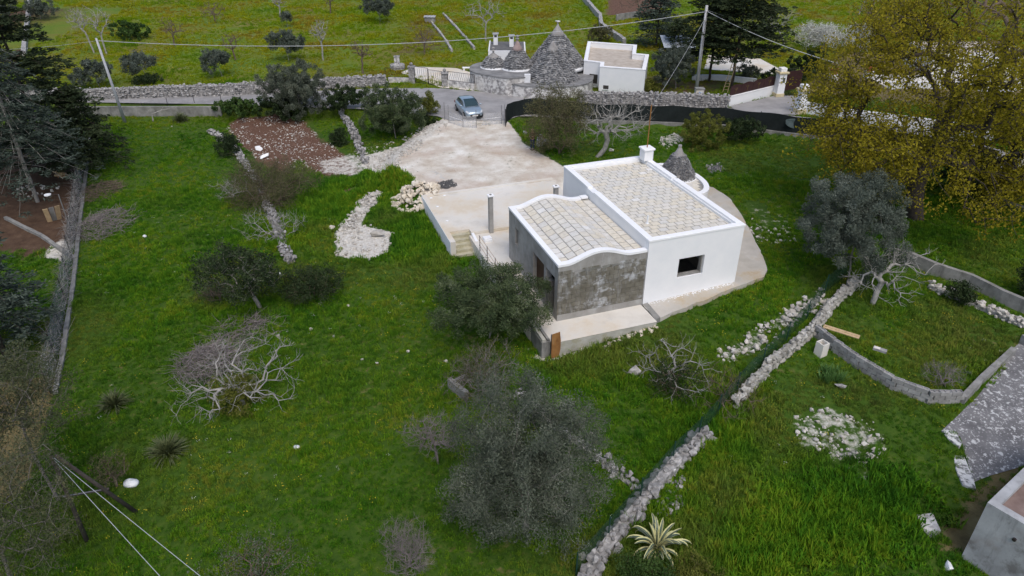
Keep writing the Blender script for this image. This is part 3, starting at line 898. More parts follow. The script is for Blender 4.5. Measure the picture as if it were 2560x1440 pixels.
inn = inset(poly, .34, (6.6, 8.7)); inn = [(max(x, WX + .002), y) for x, y in inn]
out = [(x + (.03 if x > WX + .01 else 0), y) for x, y in poly]
mb = MB(); n = len(out)
v = [(x, y, 2.62) for x, y in out] + [(x, y, 2.62) for x, y in inn] + [(x, y, 2.80) for x, y in out] + [(x, y, 2.80) for x, y in inn]
f = []
for i in range(n - 1):
    f += [(2 * n + i, 2 * n + i + 1, 3 * n + i + 1, 3 * n + i), (i, i + 1, 2 * n + i + 1, 2 * n + i), (n + i + 1, n + i, 3 * n + i, 3 * n + i + 1)]
f += [(0, 2 * n, 3 * n, n), (n - 1, 2 * n - 1, 4 * n - 1, 3 * n - 1)]
mb.add(v, f); mb.build('annex_coping', white_cap, house)
ar = MB().prism(inset(poly, .36, (6.6, 8.7)), 2.622, 2.66).build('annex_roof', grout, house)
pin = [Vector(p) for p in inset(poly, .36, (6.6, 8.7))]
for i in range(12):
    for j in range(6):
        x, y = WX + .22 + j * .44 + (.2 if i % 2 else 0), 6.3 + i * .40
        if float(poly_sd(np.array([x]), np.array([y]), pin)[0]) > .16 and math.hypot(x - CC[0], y - CC[1]) > 1.15:
            obj('annex_tile', vt, None, ar, loc=(x, y, 2.66), rot=(0, 0, R.uniform(-.02, .02)))


def stone_set(n, seed, flat=1.0):
    """angular little stones as convex hulls"""
    rr = random.Random(seed); out_ = []
    for k in range(n):
        bm = bmesh.new()
        for _ in range(13):
            p = Vector((rr.gauss(0, 1), rr.gauss(0, 1), rr.gauss(0, 1))).normalized() * rr.uniform(.82, 1.0)
            p = Vector([math.copysign(abs(c) ** .72, c) for c in p]) * .5
            bm.verts.new((p.x, p.y, p.z * flat))
        r_ = bmesh.ops.convex_hull(bm, input=bm.verts)
        for g_ in [g for g in r_['geom_interior'] if isinstance(g, bmesh.types.BMVert)]: bm.verts.remove(g_)
        bmesh.ops.triangulate(bm, faces=bm.faces)
        bm.verts.index_update()
        out_.append((np.array([v.co[:] for v in bm.verts]), np.array([[v.index for v in f_.verts] for f_ in bm.faces])))
        bm.free()
    return out_


STONES = stone_set(14, 3)


def rotz_np(V, a):
    c, s = math.cos(a), math.sin(a)
    return np.stack([V[:, 0] * c - V[:, 1] * s, V[:, 0] * s + V[:, 1] * c, V[:, 2]], -1)


def scatter_mesh(name, items):
    """items: (pos, (sx,sy,sz), rotz, tilt) -> one mesh of stones"""
    VV, FF = [], []; n = 0
    for pos, sc, rz, tl in items:
        V, F = STONES[R.randrange(len(STONES))]
        W = V * np.array(sc)
        if tl:
            c, s = math.cos(tl), math.sin(tl)
            W = np.stack([W[:, 0], W[:, 1] * c - W[:, 2] * s, W[:, 1] * s + W[:, 2] * c], -1)
        W = rotz_np(W, rz) + np.array(pos)
        VV.append(W); FF.append(F + n); n += len(V)
    return mesh_np(name, np.concatenate(VV), [np.concatenate(FF)])


def cone_stones(c, r0, z0, h, rtop, dz, sw, depth=.22, bell=.0):
    """courses of thin slabs laid as a corbelled cone"""
    it = []
    k = 0; z = 0.0
    while z < h:
        t = z / h
        r = r0 + (rtop - r0) * (t ** (1 - bell) if bell else t)
        nn = max(6, int(2 * math.pi * r / sw)); off = R.random()
        for i in range(nn):
            if R.random() < .02: continue
            a = 2 * math.pi * (i + off + R.uniform(-.15, .15)) / nn
            w = 2 * math.pi * r / nn
            rr_ = r - depth * .30 + R.uniform(-.03, .035) * (1 + dz * 3)
            it.append(((c[0] + rr_ * math.cos(a), c[1] + rr_ * math.sin(a), z0 + z + dz * .5 + R.uniform(-.012, .012)), (depth * R.uniform(.9, 1.15), w * R.uniform(.85, 1.15), dz * R.uniform(.78, 1.0)), a, 0))
        z += dz
    return it


cone = obj('stone_cone', scatter_mesh('stone_cone', cone_stones(CC, 1.24, 2.70, 1.42, .42, .085, .16, .18)), trullo_stone, house)
cone['kind'] = 'stuff'
mb = MB(); mb.lathe([(1.16, 2.66), (1.10, 2.72), (.36, 4.10), (.34, 4.14), (.12, 4.55), (.11, 4.6)], (CC[0], CC[1], 0), 28); mb.build('cone_core', trullo_cap, house)
mb = MB(); mb.lathe([(.38, 4.06), (.31, 4.18), (.13, 4.56), (.10, 4.60), (.12, 4.66), (.13, 4.72), (.10, 4.78), (.02, 4.8)], (CC[0], CC[1], 0), 20); mb.build('cone_tip', trullo_cap, house, smooth=True)
mb = MB(); mb.lathe([(1.32, 2.655), (1.32, 2.70), (1.18, 2.76)], (CC[0], CC[1], 0), 28); mb.build('cone_base_ring', white, house)

# ------------------------------------------------------------------ platforms, terrace, steps, pillars
plat = thing('concrete_platform', 'board-formed concrete platform and walkway round the grey wing', 'platform', HM, HA)
MB().box(-5.95, -.12, -1.72, WF - .05, -1.6, FL - .02).build('platform_base', conc_form, plat)
MB().box(-5.97, -.10, -1.74, WF - .05, FL - .018, FL).build('platform_top', conc_pale, plat)
MB().box(-6.45, WA0 - .002, WF - .048, 11.05, -1.6, FL - .003).build('walkway', conc_pale, plat)
MB().box(WA0 - .0, -.002, WD + .002, 11.05, -1.6, FL - .004).build('rear_court', conc_pale, plat)
MB().box(-6.40, -6.22, -1.5, 6.6, FL - .002, FL + .16).build('kerb', conc_form, plat)
MB().box(-6.12, -5.99, -1.5, 6.6, FL - .002, FL + .10).build('kerb', conc_old, plat)
MB().box(-6.43, -5.97, -1.55, WF - .05, -1.6, FL - .006).build('side_block', conc_old, plat)
rs = thing('rusty_sheet', 'rusty upright metal sheet against the corner of the concrete platform', 'metal sheet', hl(-6.02, -1.74, float(gz(hl(-6, -1.8).x, hl(-6, -1.8).y)[0])), HA)
mb = MB()
prof = [(0, 0), (.42, .02), (.50, .5), (.50, 1.0), (.44, 1.52), (.02, 1.46)]
mb.add([(x, -.012, z) for x, z in prof] + [(x, .008, z) for x, z in prof], [(0, 1, 2, 3, 4, 5), (11, 10, 9, 8, 7, 6)] + [(i, i + 6, (i + 1) % 6 + 6, (i + 1) % 6) for i in range(6)])
mb.build('sheet', rust, rs, loc=(0, -.03, 0))
mb = MB().box(-.02, .0, -.02, .03, 0, 1.46); mb.build('edge_bracket', iron, rs, loc=(0, -.03, 0))

apron_poly = [(-.10, -1.55), (7.6, -.13), (8.3, .5), (9.1, 2), (10.4, 5), (11.5, 7.8), (12.2, 10), (12.2, 12), (11, 13.4), (8, 13.4), (5.6, 12.2), (5.6, .3), (.01, .3), (-.0, .01)]


def zap(a, b): return FL + .02 + .30 * min(1, max(0, a / 6))


apron = thing('concrete_apron', 'stained concrete apron sloping round the foot of the white house', 'apron', HM, HA)
jit = []
for (a0, b0), (a1, b1) in zip(apron_poly, apron_poly[1:] + apron_poly[:1]):
    L_ = math.hypot(a1 - a0, b1 - b0); k = max(1, int(L_ / .35)) if (b0 < 5 and b1 < .6) or a0 > 7 else 1
    for i in range(k):
        t = i / k; jx = R.uniform(-.05, .05) if k > 1 and i else 0
        jit.append((a0 + (a1 - a0) * t + jx, b0 + (b1 - b0) * t + (R.uniform(-.05, .05) if k > 1 and i else 0)))
# drop the corner vertices that lie inside the house
bm = bmesh.new(); vv = [bm.verts.new((a, b, zap(a, b))) for a, b in jit]; f_ = bm.faces.new(vv)
if f_.normal.z < 0: f_.normal_flip()
bmesh.ops.triangulate(bm, faces=[f_])
ex = bmesh.ops.extrude_face_region(bm, geom=bm.faces[:])
for v_ in [g for g in ex['geom'] if isinstance(g, bmesh.types.BMVert)]: v_.co.z -= .45
bmesh.ops.recalc_face_normals(bm, faces=bm.faces)
me = bpy.data.meshes.new('apron_slab'); bm.to_mesh(me); bm.free(); obj('apron_slab', me, conc_apron, apron)
mb = MB(); mb.add([(-.1, -1.58, -.7), (.22, -1.52, -.7), (.30, .05, -.7), (.02, .03, -.7), (-.1, -1.58, FL + .02), (.22, -1.52, FL + .05), (.30, .05, FL + .06), (.02, .03, FL + .03)], [(0, 3, 2, 1), (4, 5, 6, 7), (0, 1, 5, 4), (1, 2, 6, 5), (2, 3, 7, 6), (3, 0, 4, 7)])
mb.build('mortar_fillet', conc_old, apron)
items = []
for _ in range(240):
    t = R.random(); a = .3 + 5.3 * t; b = -.04 - abs(R.gauss(0, .10))
    items.append(((a, b, zap(a, b) + .008), (R.uniform(.02, .09),) * 2 + (.03,), R.random() * 6, 0))
o = obj('plaster_droppings', scatter_mesh('plaster_droppings', items), white, apron); o['kind'] = 'stuff'

terr = thing('terrace', 'pale concrete terrace with a white-sided retaining wall and steps', 'terrace', HM, HA)
MB().box(-7.60, 1.9, 11.60, 17.55, -1.3, -.012).build('terrace_slab', conc_pale, terr)
MB().box(-6.28, 1.9, 11.08, 11.598, -1.3, -.016).build('terrace_edge', conc_pale, terr)
MB().box(-7.92, -7.602, 10.05, 17.86, -1.6, .035).build('retaining_wall', conc_pale, terr)
MB().box(-7.945, -7.922, 10.06, 17.84, -1.6, .02).build('white_face', white, terr)
MB().box(-7.60, 2.0, 17.552, 17.86, -1.3, .03).build('rear_kerb', conc_pale, terr)
for i in range(5):
    MB().box(-7.60, -6.30, 11.60 - .33 * (i + 1), 11.598 - .33 * i, -1.6, -.18 * (i + 1)).build('step', step_mat, terr)
mb = MB(); mb.add([(-6.298, 11.07, -1.6), (-6.298, 9.2, -1.6), (-6.298, 9.2, -.35), (-6.298, 11.07, -.05), (-6.12, 11.07, -1.6), (-6.12, 9.2, -1.6), (-6.12, 9.2, -.35), (-6.12, 11.07, -.05)],
                 [(0, 3, 2, 1), (4, 5, 6, 7), (0, 1, 5, 4), (1, 2, 6, 5), (2, 3, 7, 6), (3, 0, 4, 7)]); mb.build('stair_cheek', white, terr)
for a, b in ((-7.4, 17.2), (-6.4, 17.3), (-7.35, 15.6), (-7.3, 13.2)):
    MB().box(a - .09, a + .09, b - .07, b + .07, -.012, .035).build('white_block', white_cap, terr, bevel=.015)


def pillar(a, b, label):
    p = thing('pergola_pillar', label, 'pillar', hl(a, b, FL), HA, 'concrete pergola pillars')
    MB().box(-.135, .135, -.135, .135, -.02, 2.52).build('shaft', render_grey, p, bevel=.01)
    MB().box(-.20, .20, -.20, .20, 2.522, 2.60).build('capital', white_cap, p, bevel=.01)
    MB().box(-.06, .06, -.06, .06, 2.602, 2.64).build('pipe_stub', conc_old, p)


pillar(-4.98, 11.02, 'grey concrete pillar with white cap beside the terrace steps')
pillar(-.55, 11.02, 'grey concrete pillar with white cap half hidden behind the vault')
b_ = thing('styrofoam_box', 'small white block box with slats on the court beside the pillar', 'box', hl(-5.55, 10.2, FL), HA)
MB().box(-.25, .25, -.35, .05, 0, .22).build('body', white_cap, b_, bevel=.015)
for i in range(4): MB().box(-.24, .24, .07 + .08 * i - .55, .12 + .08 * i - .55, 0, .16 - .03 * i).build('slat', white, b_)
rl = thing('iron_railing', 'thin iron railing posts along the walkway edge beside the steps', 'railing', hl(-6.42, 8.0, FL), HA)
for b in (.78, -.68, -2.2, -3.8):
    MB().tube([(0, b, 0), (0, b, 1.05)], .022, 6).build('post', iron, rl)
for z in (.35, .68, 1.0):
    MB().tube([(0.0, .95, z), (0, -4.2, z)], .011, 5).build('rail', rust, rl)
# ------------------------------------------------------------------ plants
def grow(rng, pts, trunk, bias=.25, maxseg=.6, wig=.08):
    """joins crown points to a trunk as a branching skeleton; returns nodes, parents, radii weights"""
    nodes = [np.array(trunk[0], float)]; par = [-1]; path = [0.0]
    for q in trunk[1:]:
        q = np.array(q, float); d = np.linalg.norm(q - nodes[-1])
        nodes.append(q); par.append(len(nodes) - 2); path.append(path[-1] + d)
    first = len(nodes)
    nt_ = len(trunk)
    order = np.argsort(np.linalg.norm(pts - nodes[-1], axis=1))
    cap = len(pts) * 6 + 50
    NB = np.zeros((cap, 3)); PB = np.zeros(cap); n = len(nodes)
    NB[:n] = nodes; PB[:n] = path; par = par + [0] * (cap - n)
    PB[:max(1, nt_ - 1)] += 2.0       # do not branch from the foot
    leafy = np.zeros(cap, bool)
    for i in order:
        p = pts[i]
        d = np.linalg.norm(NB[:n] - p, axis=1)
        k = int(np.argmin(d + bias * PB[:n]))
        L_ = d[k]; seg = max(1, min(5, int(L_ / maxseg) + 1)); prev = k; q0 = NB[k].copy()
        for s in range(1, seg + 1):
            if n >= cap: break
            t = s / seg
            q = q0 + (p - q0) * t
            if s < seg: q = q + rng.normal(0, wig * L_ / seg + .01, 3) + np.array([0, 0, .10 * L_ * math.sin(math.pi * t)])
            NB[n] = q; par[n] = prev; PB[n] = PB[prev] + np.linalg.norm(q - NB[prev]); prev = n; n += 1
        leafy[prev] = True
    return NB[:n].copy(), np.array(par[:n]), leafy[:n].copy()


def radii(par, n, tip, expo=2.3, rmax=None):
    w = np.zeros(n)
    ch = np.zeros(n, bool)
    for i in range(n - 1, 0, -1):
        if not ch[i]: w[i] = 1
        w[par[i]] += w[i]; ch[par[i]] = True
    r = tip * np.maximum(w, 1) ** (1 / expo)
    if rmax:
        f = rmax / r[0]
        if f < 1: r = np.minimum(r, rmax * (r / r[0]) ** .8) if f > .4 else r * (f ** (r / r[0]) ** .35)
    return r, ~ch


def branch_mesh(name, nodes, par, r, mat, minsides=3):
    n = len(nodes)
    a = nodes[par[1:]]; b = nodes[1:]; ra = np.minimum(r[par[1:]], r[1:] * 1.7); rb = r[1:]
    d = b - a; L_ = np.linalg.norm(d, axis=1, keepdims=True) + 1e-9; d = d / L_
    b = b + d * rb[:, None] * .4
    ref = np.where(np.abs(d[:, 2:3]) > .9, np.array([[1.0, 0, 0]]), np.array([[0, 0, 1.0]]))
    u = np.cross(d, ref); u /= np.linalg.norm(u, axis=1, keepdims=True); w = np.cross(d, u)
    VV, FF = [], []; off = 0
    for lo, hi, S in ((0, .02, 3), (.02, .06, 5), (.06, 9, 8)):
        k = np.where((rb >= lo) & (rb < hi))[0]
        if not len(k): continue
        ang = np.arange(S) * 2 * math.pi / S
        ring = np.cos(ang)[None, :, None] * u[k][:, None, :] + np.sin(ang)[None, :, None] * w[k][:, None, :]
        A_ = a[k][:, None, :] + ring * ra[k][:, None, None]; B_ = b[k][:, None, :] + ring * rb[k][:, None, None]
        V = np.concatenate([A_, B_], 1).reshape(-1, 3)
        base = (np.arange(len(k)) * 2 * S)[:, None]
        i0 = np.arange(S); i1 = (i0 + 1) % S
        q = np.stack([base + i0, base + i1, base + i1 + S, base + i0 + S], -1).reshape(-1, 4)
        VV.append(V); FF.append(q + off); off += len(V)
    return mesh_np(name, np.concatenate(VV), FF, True)


def leaf_mesh(name, cen, rng, per, rc, l, w, flat=.0, up=.3, outward=None, tri=False):
    """per leaves round each centre"""
    n = len(cen) * per
    c = np.repeat(cen, per, 0)
    o_ = rng.normal(0, 1, (n, 3)); o_ /= np.linalg.norm(o_, axis=1, keepdims=True); o_ *= (rng.random((n, 1)) ** .45) * rc
    o_[:, 2] *= (1 - flat)
    p = c + o_
    d = rng.normal(0, 1, (n, 3)); d[:, 2] = d[:, 2] * (1 - flat) + up
    if outward is not None: d += np.repeat(outward, per, 0) * 1.2
    d += o_ / rc * .8
    d /= np.linalg.norm(d, axis=1, keepdims=True)
    s = np.cross(d, rng.normal(0, 1, (n, 3)) + np.array([0, 0, .8 * (flat > .3)])); s /= np.linalg.norm(s, axis=1, keepdims=True) + 1e-9
    ll = l * rng.uniform(.65, 1.3, (n, 1)); ww = w * rng.uniform(.7, 1.3, (n, 1))
    v0 = p - d * ll * .5; v2 = p + d * ll * .5; v1 = p + s * ww * .5; v3 = p - s * ww * .5
    V = np.stack([v0, v1, v2, v3], 1).reshape(-1, 3)
    F = np.arange(n * 4).reshape(-1, 4)
    rv = np.repeat(.5 * np.repeat(rng.random(len(cen)), per) + .5 * rng.random(n), 4)
    return mesh_np(name, V, [F], False, {'rnd': rv})


def lobes_in(rng, c, rad, k, f=.55, emin=-.45):
    """k sub-lobes inside an ellipsoid -> uneven crown"""
    out_ = []
    for i in range(k):
        a = 2 * math.pi * (i + rng.uniform(-.3, .3)) / max(1, k - 1)
        e = rng.uniform(emin, .75)
        q = 1 - f * .8
        if i == k - 1: dvec = np.array([0, 0, .25])
        else: dvec = np.array([math.cos(a) * math.cos(e), math.sin(a) * math.cos(e), math.sin(e)]) * q
        s = f * rng.uniform(.75, 1.15)
        out_.append((np.array(c) + dvec * np.array(rad), np.array(rad) * s))
    return out_


def sample_lobes(rng, lobes, n, shell=.5):
    vol = np.array([np.prod(l[1]) ** .67 for l in lobes]); k = rng.choice(len(lobes), n, p=vol / vol.sum())
    d = rng.normal(0, 1, (n, 3)); d /= np.linalg.norm(d, axis=1, keepdims=True)
    r = rng.random((n, 1)) ** (1 / (3 + 3 * shell))
    C = np.array([l[0] for l in lobes])[k]; Rr = np.array([l[1] for l in lobes])[k]
    return C + d * r * Rr


def crown_from_px(u0, v0, u1, v1, ub, vb):
    p = P(ub, vb)
    D = (p - Vector((0, 0, CAM_H))).length
    s = D / FPX * 1.0
    dep = math.asin((CAM_H - p.z) / D)
    rx = (u1 - u0) / 2 * s
    half = (v1 - v0) / 2 * s
    rz2 = (half ** 2 - (rx * math.sin(dep)) ** 2) / math.cos(dep) ** 2
    rz = math.sqrt(rz2) if rz2 > (.35 * rx) ** 2 else .5 * rx
    zc = (vb - (v0 + v1) / 2) * s / math.cos(dep)
    zc = max(zc, rz * .75)
    xo = ((u0 + u1) / 2 - ub) * s
    return p, np.array([xo, 0, zc]), np.array([rx, rx, rz])


SEED = [100]
VEG_LABELS = []


def veg(name, label, cat, box, base, leaf=None, bark=None, dens=3.8, l=.12, w=.035, npts=140, lob=7, per=None, tip=.006, rc=.22, trunk_r=.14, twigs=0, bias=.25, fl=.6, group=None,
        trunk_n=3, lean=(0, 0), wig=.08, shell=.5, outset=.0, flat=.0, up=.3, maxl=60000, names=('trunk', 'crown'), low=False, trim=True, zlift=0.0, multi=0, emin=-.6, ncl=900, rcs=1.0, extra=()):
    SEED[0] += 1
    rng = np.random.default_rng(SEED[0])
    p, c, rad = crown_from_px(*box, *base)
    if low: c[2] = rad[2] * .8
    c[2] += zlift
    t = thing(name, label, cat, (p.x, p.y, p.z), 0, group)
    lobes = lobes_in(rng, c, rad, lob, fl, emin)
    for ex, ey, ez, ef in extra: lobes.append((c + np.array([ex, ey, ez]) * rad, rad * ef))
    pts = sample_lobes(rng, lobes, npts, shell)
    pts[:, 2] = np.maximum(pts[:, 2], .08)
    top = c * np.array([.5, .5, .62]) if not low else c * np.array([.4, .4, .3])
    tr = [np.array([0, 0, -.15])]
    for k in range(1, trunk_n + 1):
        f_ = k / trunk_n
        tr.append(top * f_ + np.array([lean[0] * math.sin(math.pi * f_), lean[1] * math.sin(math.pi * f_), 0]) + rng.normal(0, .04, 3) * (k < trunk_n))
    if multi:
        tr = [np.array([0, 0, -.1]), np.array([0, 0, .05])]
    nodes, par, leafy = grow(rng, pts, tr, bias, max(.35, rad[0] * .18), wig)
    if twigs:
        # fine twigs at the ends
        ends = np.where(leafy)[0]
        d0 = nodes[ends] - nodes[par[ends]]; ln = np.linalg.norm(d0, axis=1, keepdims=True) + 1e-6; d0 = d0 / ln
        for _ in range(twigs):
            d = d0 + rng.normal(0, .55, d0.shape); d[:, 2] += .15; d /= np.linalg.norm(d, axis=1, keepdims=True)
            L_ = rng.uniform(.5, 1.1, (len(ends), 1)) * (rad[0] * .16 + .08)
            m1 = nodes[ends] + d * L_ * .5 + rng.normal(0, .03, d.shape); e1 = nodes[ends] + d * L_ + rng.normal(0, .05, d.shape) + np.array([0, 0, .05])
            i0 = len(nodes)
            nodes = np.concatenate([nodes, m1, e1]); par = np.concatenate([par, ends, np.arange(i0, i0 + len(ends))]); leafy = np.concatenate([leafy, np.zeros(2 * len(ends), bool)])
    # radii over an order where children follow parents
    r, isend = radii(par, len(nodes), tip * .62, 1.85, trunk_r)
    obj(names[0], branch_mesh(names[0], nodes, par, r, None), bark or bark_grey, t)
    if leaf is not None:
        cen = nodes[leafy | isend]
        if len(cen) > ncl: cen = cen[rng.choice(len(cen), ncl, replace=False)]
        area = math.pi * rad[0] * (rad[2] * .8 + rad[0] * .3)
        N_ = int(min(maxl, dens * area / (l * w * .5)))
        pr = max(2, N_ // len(cen)) if per is None else per
        obj(names[1], leaf_mesh(names[1], cen, rng, pr, rc * max(1, rad[0] / 2.2) ** rcs, l, w, flat, up), leaf, t)
    return t


def olive(label, box, base, leaf=None, dens=4.4, l=.13, w=.032, npts=190, **k):
    return veg('olive_tree', label, 'olive tree', box, base, leaf or leaf_olive, k.pop('bark', bark_grey), dens, l, w, npts, k.pop('lob', 9), up=.45, **k)


def bare(label, box, base, name='bare_tree', cat='bare tree', bark=None, npts=150, twigs=3, **k):
    k.setdefault('tip', .007)
    return veg(name, label, cat, box, base, None, bark or bark_pale, npts=npts, twigs=twigs, names=('trunk_and_branches', 'crown'), **k)


def bush(label, box, base, leaf, name='bush', dens=8.5, l=.11, w=.06, npts=110, **k):
    return veg(name, label, k.pop('cat', 'bush'), box, base, leaf, k.pop('bark', bark_brown), dens, l, w, npts, low=k.pop('low', True), names=('stems', 'foliage'), trunk_n=2, multi=1, **k)


# foreground and middle trees
olive('large grey olive in the foreground below the low stone wall', (1145, 1000, 1485, 1370), (1312, 1325), leaf_olive, 9.0, .11, .028, 420, lob=9, fl=.70, shell=.25, trunk_r=.2, tip=.0045, twigs=2, rc=.26, emin=-.8, maxl=90000, ncl=1300)
olive('dark leafy olive standing in front of the grey wing', (1088, 640, 1372, 850), (1222, 845), leaf_olive_grn, 6.0, .13, .038, 330, lob=11, trunk_r=.17, rc=.24, emin=-1.0, zlift=-.2)
olive('blue-grey rounded olive right of the white house', (1972, 432, 2240, 690), (2120, 700), leaf_olive_blue, 6.0, .15, .042, 330, lob=12, trunk_r=.22, emin=-1.1, zlift=-.3)
olive('round olive by the road left of the parked car', (905, 192, 1062, 348), (990, 345), leaf_olive_grn, 6.0, .18, .055, 280, lob=11, trunk_r=.22, emin=-1.1, zlift=-.35)
olive('dense grey olive overhanging the roadside hedge', (672, 146, 828, 285), (755, 292), leaf_olive, 6.0, .18, .055, 280, lob=11, trunk_r=.24, emin=-1.1, zlift=-.35)
olive('silvery olive beside the flat-roofed white house', (1620, 112, 1735, 225), (1690, 222), leaf_olive_blue, 5.5, .2, .06, 200, lob=8)
# olives in the far field
FO = 'olive trees in the field beyond the road'
for lb, bx, bs in [('olive behind the road wall next to the leaning utility pole', (200, 155, 285, 216), (250, 219)),
                   ('forked low olive with two separate crown tufts in the yellow meadow', (325, 140, 396, 188), (371, 203)),
                   ('small round olive with a staked sapling beside it', (512, 128, 580, 186), (556, 192)),
                   ('olive standing behind the dense roadside olive', (676, 76, 762, 148), (722, 152)),
                   ('single olive at the top edge of the meadow behind the garden shed', (908, -12, 986, 48), (952, 56)),
                   ('olive beside the brown plot at the far left', (78, 2, 138, 46), (102, 48)),
                   ('olive at the very top left corner of the view', (-28, 0, 36, 50), (4, 52)),
                   ('tiny young olive under a bare tree in the meadow', (704, 30, 732, 60), (719, 68))]:
    olive(lb, bx, bs, leaf_olive_blue, 5.5, .24, .075, 110, lob=7, trunk_r=.16, group=FO, rc=.3, fl=.5)
# the great oak and its brown neighbour
veg('oak_tree', 'huge spreading oak with young yellow-green leaves at the right', 'oak tree', (2010, 20, 2590, 560), (2290, 545), leaf_oak, bark_dark, 2.5, .16, .10, 1350, 24, tip=.022, rc=.42, rcs=.2, ncl=2600, trunk_r=.55, twigs=1, bias=.16, fl=.25, shell=.5, lean=(-.6, .2), maxl=90000, trunk_n=4, emin=-.95, extra=[(-.72, -.1, .30, .24), (-.48, .1, .42, .25), (-.55, -.2, .02, .24), (-.80, .1, -.02, .20), (-.32, -.3, .16, .24), (-.25, .2, .58, .25), (-.1, -.45, -.08, .24), (-.42, -.35, -.25, .24), (-.85, -.2, -.3, .18), (.3, -.2, .6, .26), (-.3, .0, .80, .2)])
veg('oak_tree', 'lower yellow-green oak limb tree hanging over the garden wall at the right', 'oak tree', (2330, 290, 2640, 500), (2480, 520), leaf_oak, bark_dark, 2.4, .16, .10, 300, 10, tip=.022, rc=.42, rcs=.2, ncl=700, trunk_r=.3, twigs=1, fl=.32, maxl=26000)
bare('leafless brown tree behind the great oak at the upper right', (2230, -60, 2680, 240), (2440, 330), bark=bark_brown, npts=620, twigs=4, tip=.012, lob=12, trunk_r=.35, fl=.42)
bare('low brown leafless tree at the top right next to the blossom', (2110, -20, 2260, 110), (2190, 130), bark=bark_brown, npts=170, twigs=3, tip=.014, lob=6)
# bare trees nearer the camera
bare('pale leafless fig with a thick bent trunk behind the block wall', (2085, 618, 2305, 745), (2180, 760), bark=bark_pale, npts=95, twigs=3, tip=.011, lob=6, trunk_r=.16, wig=.16, fl=.5, shell=.8)
bare('leafless grey fig left of the lawn beside the brush pile', (462, 858, 752, 1085), (610, 1010), bark=bark_pale, npts=150, twigs=3, tip=.009, lob=8, trunk_r=.12, wig=.16, shell=.9, fl=.5)
bare('leafless fig in front of the concrete platform with ivy at its core', (1562, 832, 1765, 1012), (1680, 975), bark=bark_pale, npts=70, twigs=3, tip=.008, lob=6, trunk_r=.1, wig=.16, shell=.9)
bare('leafless spreading tree behind the rear of the white house', (1432, 236, 1622, 360), (1492, 392), bark=bark_pale, npts=190, twigs=4, tip=.010, lob=7, trunk_r=.2, lean=(.5, 0), shell=.8)
bare('thin leafless shrub tree left of the large foreground olive', (1018, 1028, 1152, 1150), (1095, 1160), bark=twig_grey, npts=200, twigs=5, tip=.009, lob=6, trunk_r=.05)
veg('thorny_shrub', 'twiggy thorny shrub on a broken stone trough below the dark olive', 'shrub', (1105, 830, 1292, 985), (1195, 975), leaf_dull, twig_grey, .9, .09, .03, 260, 8, tip=.009, rc=.2, trunk_r=.05, twigs=4, low=True, names=('stems', 'foliage'), multi=1)
bare('dead grey shrub sprawling along the ruined wall', (612, 500, 760, 600), (685, 600), bark=bark_pale, npts=110, twigs=4, tip=.008, lob=6, trunk_r=.06, low=True, name='bare_shrub', cat='shrub', multi=1)
bare('leafless branching shrub left of the scrub thicket', (540, 440, 650, 520), (640, 505), bark=bark_pale, npts=80, twigs=4, tip=.007, lob=5, trunk_r=.05, low=True, name='bare_shrub', cat='shrub', multi=1)
bare('round brown leafless shrub at the bottom of the view', (955, 1280, 1088, 1425), (1025, 1415), bark=twig_grey, npts=330, twigs=5, tip=.006, lob=7, trunk_r=.04, low=True, name='bare_shrub', cat='shrub', multi=1)
bare('dry twiggy shrub inside the block-walled garden', (2300, 875, 2400, 960), (2362, 968), bark=twig_grey, npts=120, twigs=4, tip=.005, lob=5, trunk_r=.04, low=True, name='bare_shrub', cat='shrub', multi=1)
bare('tangled leafless shrub beside the diagonal wall', (1735, 895, 1885, 1010), (1815, 1005), bark=bark_brown, npts=140, twigs=4, tip=.006, lob=5, trunk_r=.04, low=True, name='bare_shrub', cat='shrub', multi=1)
# bare fruit trees in the field
FB = 'leafless fruit trees in the field beyond the road'
for lb, bx, bs, bk in [('dark little fruit tree at the top of the meadow', (506, 8, 570, 52), (540, 58), bark_brown), ('brownish bushy fruit tree in the meadow', (412, 52, 462, 104), (438, 114), bark_brown),
                       ('pale bare tree behind the top of the leaning pole', (200, 42, 250, 110), (236, 132), bark_pale), ('pale taller bare tree right of the leaning pole', (236, 34, 296, 112), (266, 134), bark_pale),
                       ('bare sapling above the small round olive', (563, 88, 606, 138), (590, 152), bark_brown), ('twin bare trunks at the top of the meadow', (688, -16, 718, 30), (702, 44), bark_pale),
                       ('pruned pale tree right of the meadow olive', (784, 58, 834, 118), (808, 152), bark_pale), ('spreading bare tree left of the iron gate', (880, 106, 934, 160), (908, 184), bark_brown),
                       ('bare tree in front of the garden beds', (1036, 74, 1092, 122), (1062, 138), bark_brown), ('tall pale bare tree behind the two chimneys', (1168, 0, 1266, 80), (1214, 102), bark_pale),
                       ('bare tree at the upper edge left of the single olive', (812, -26, 850, 20), (826, 34), bark_brown), ('gnarled bare tree behind the dark cypress', (1850, 22, 1992, 100), (1962, 110), bark_pale),
                       ('small bare tree on the far lawn at the top right', (2120, -40, 2200, 20), (2146, 38), bark_pale), ('bare tree beside the red plot', (1540, -30, 1640, 36), (1600, 50), bark_brown)]:
    bare(lb, bx, bs, bark=bk, npts=70, twigs=3, tip=.026, lob=6, trunk_r=.1, group=FB)
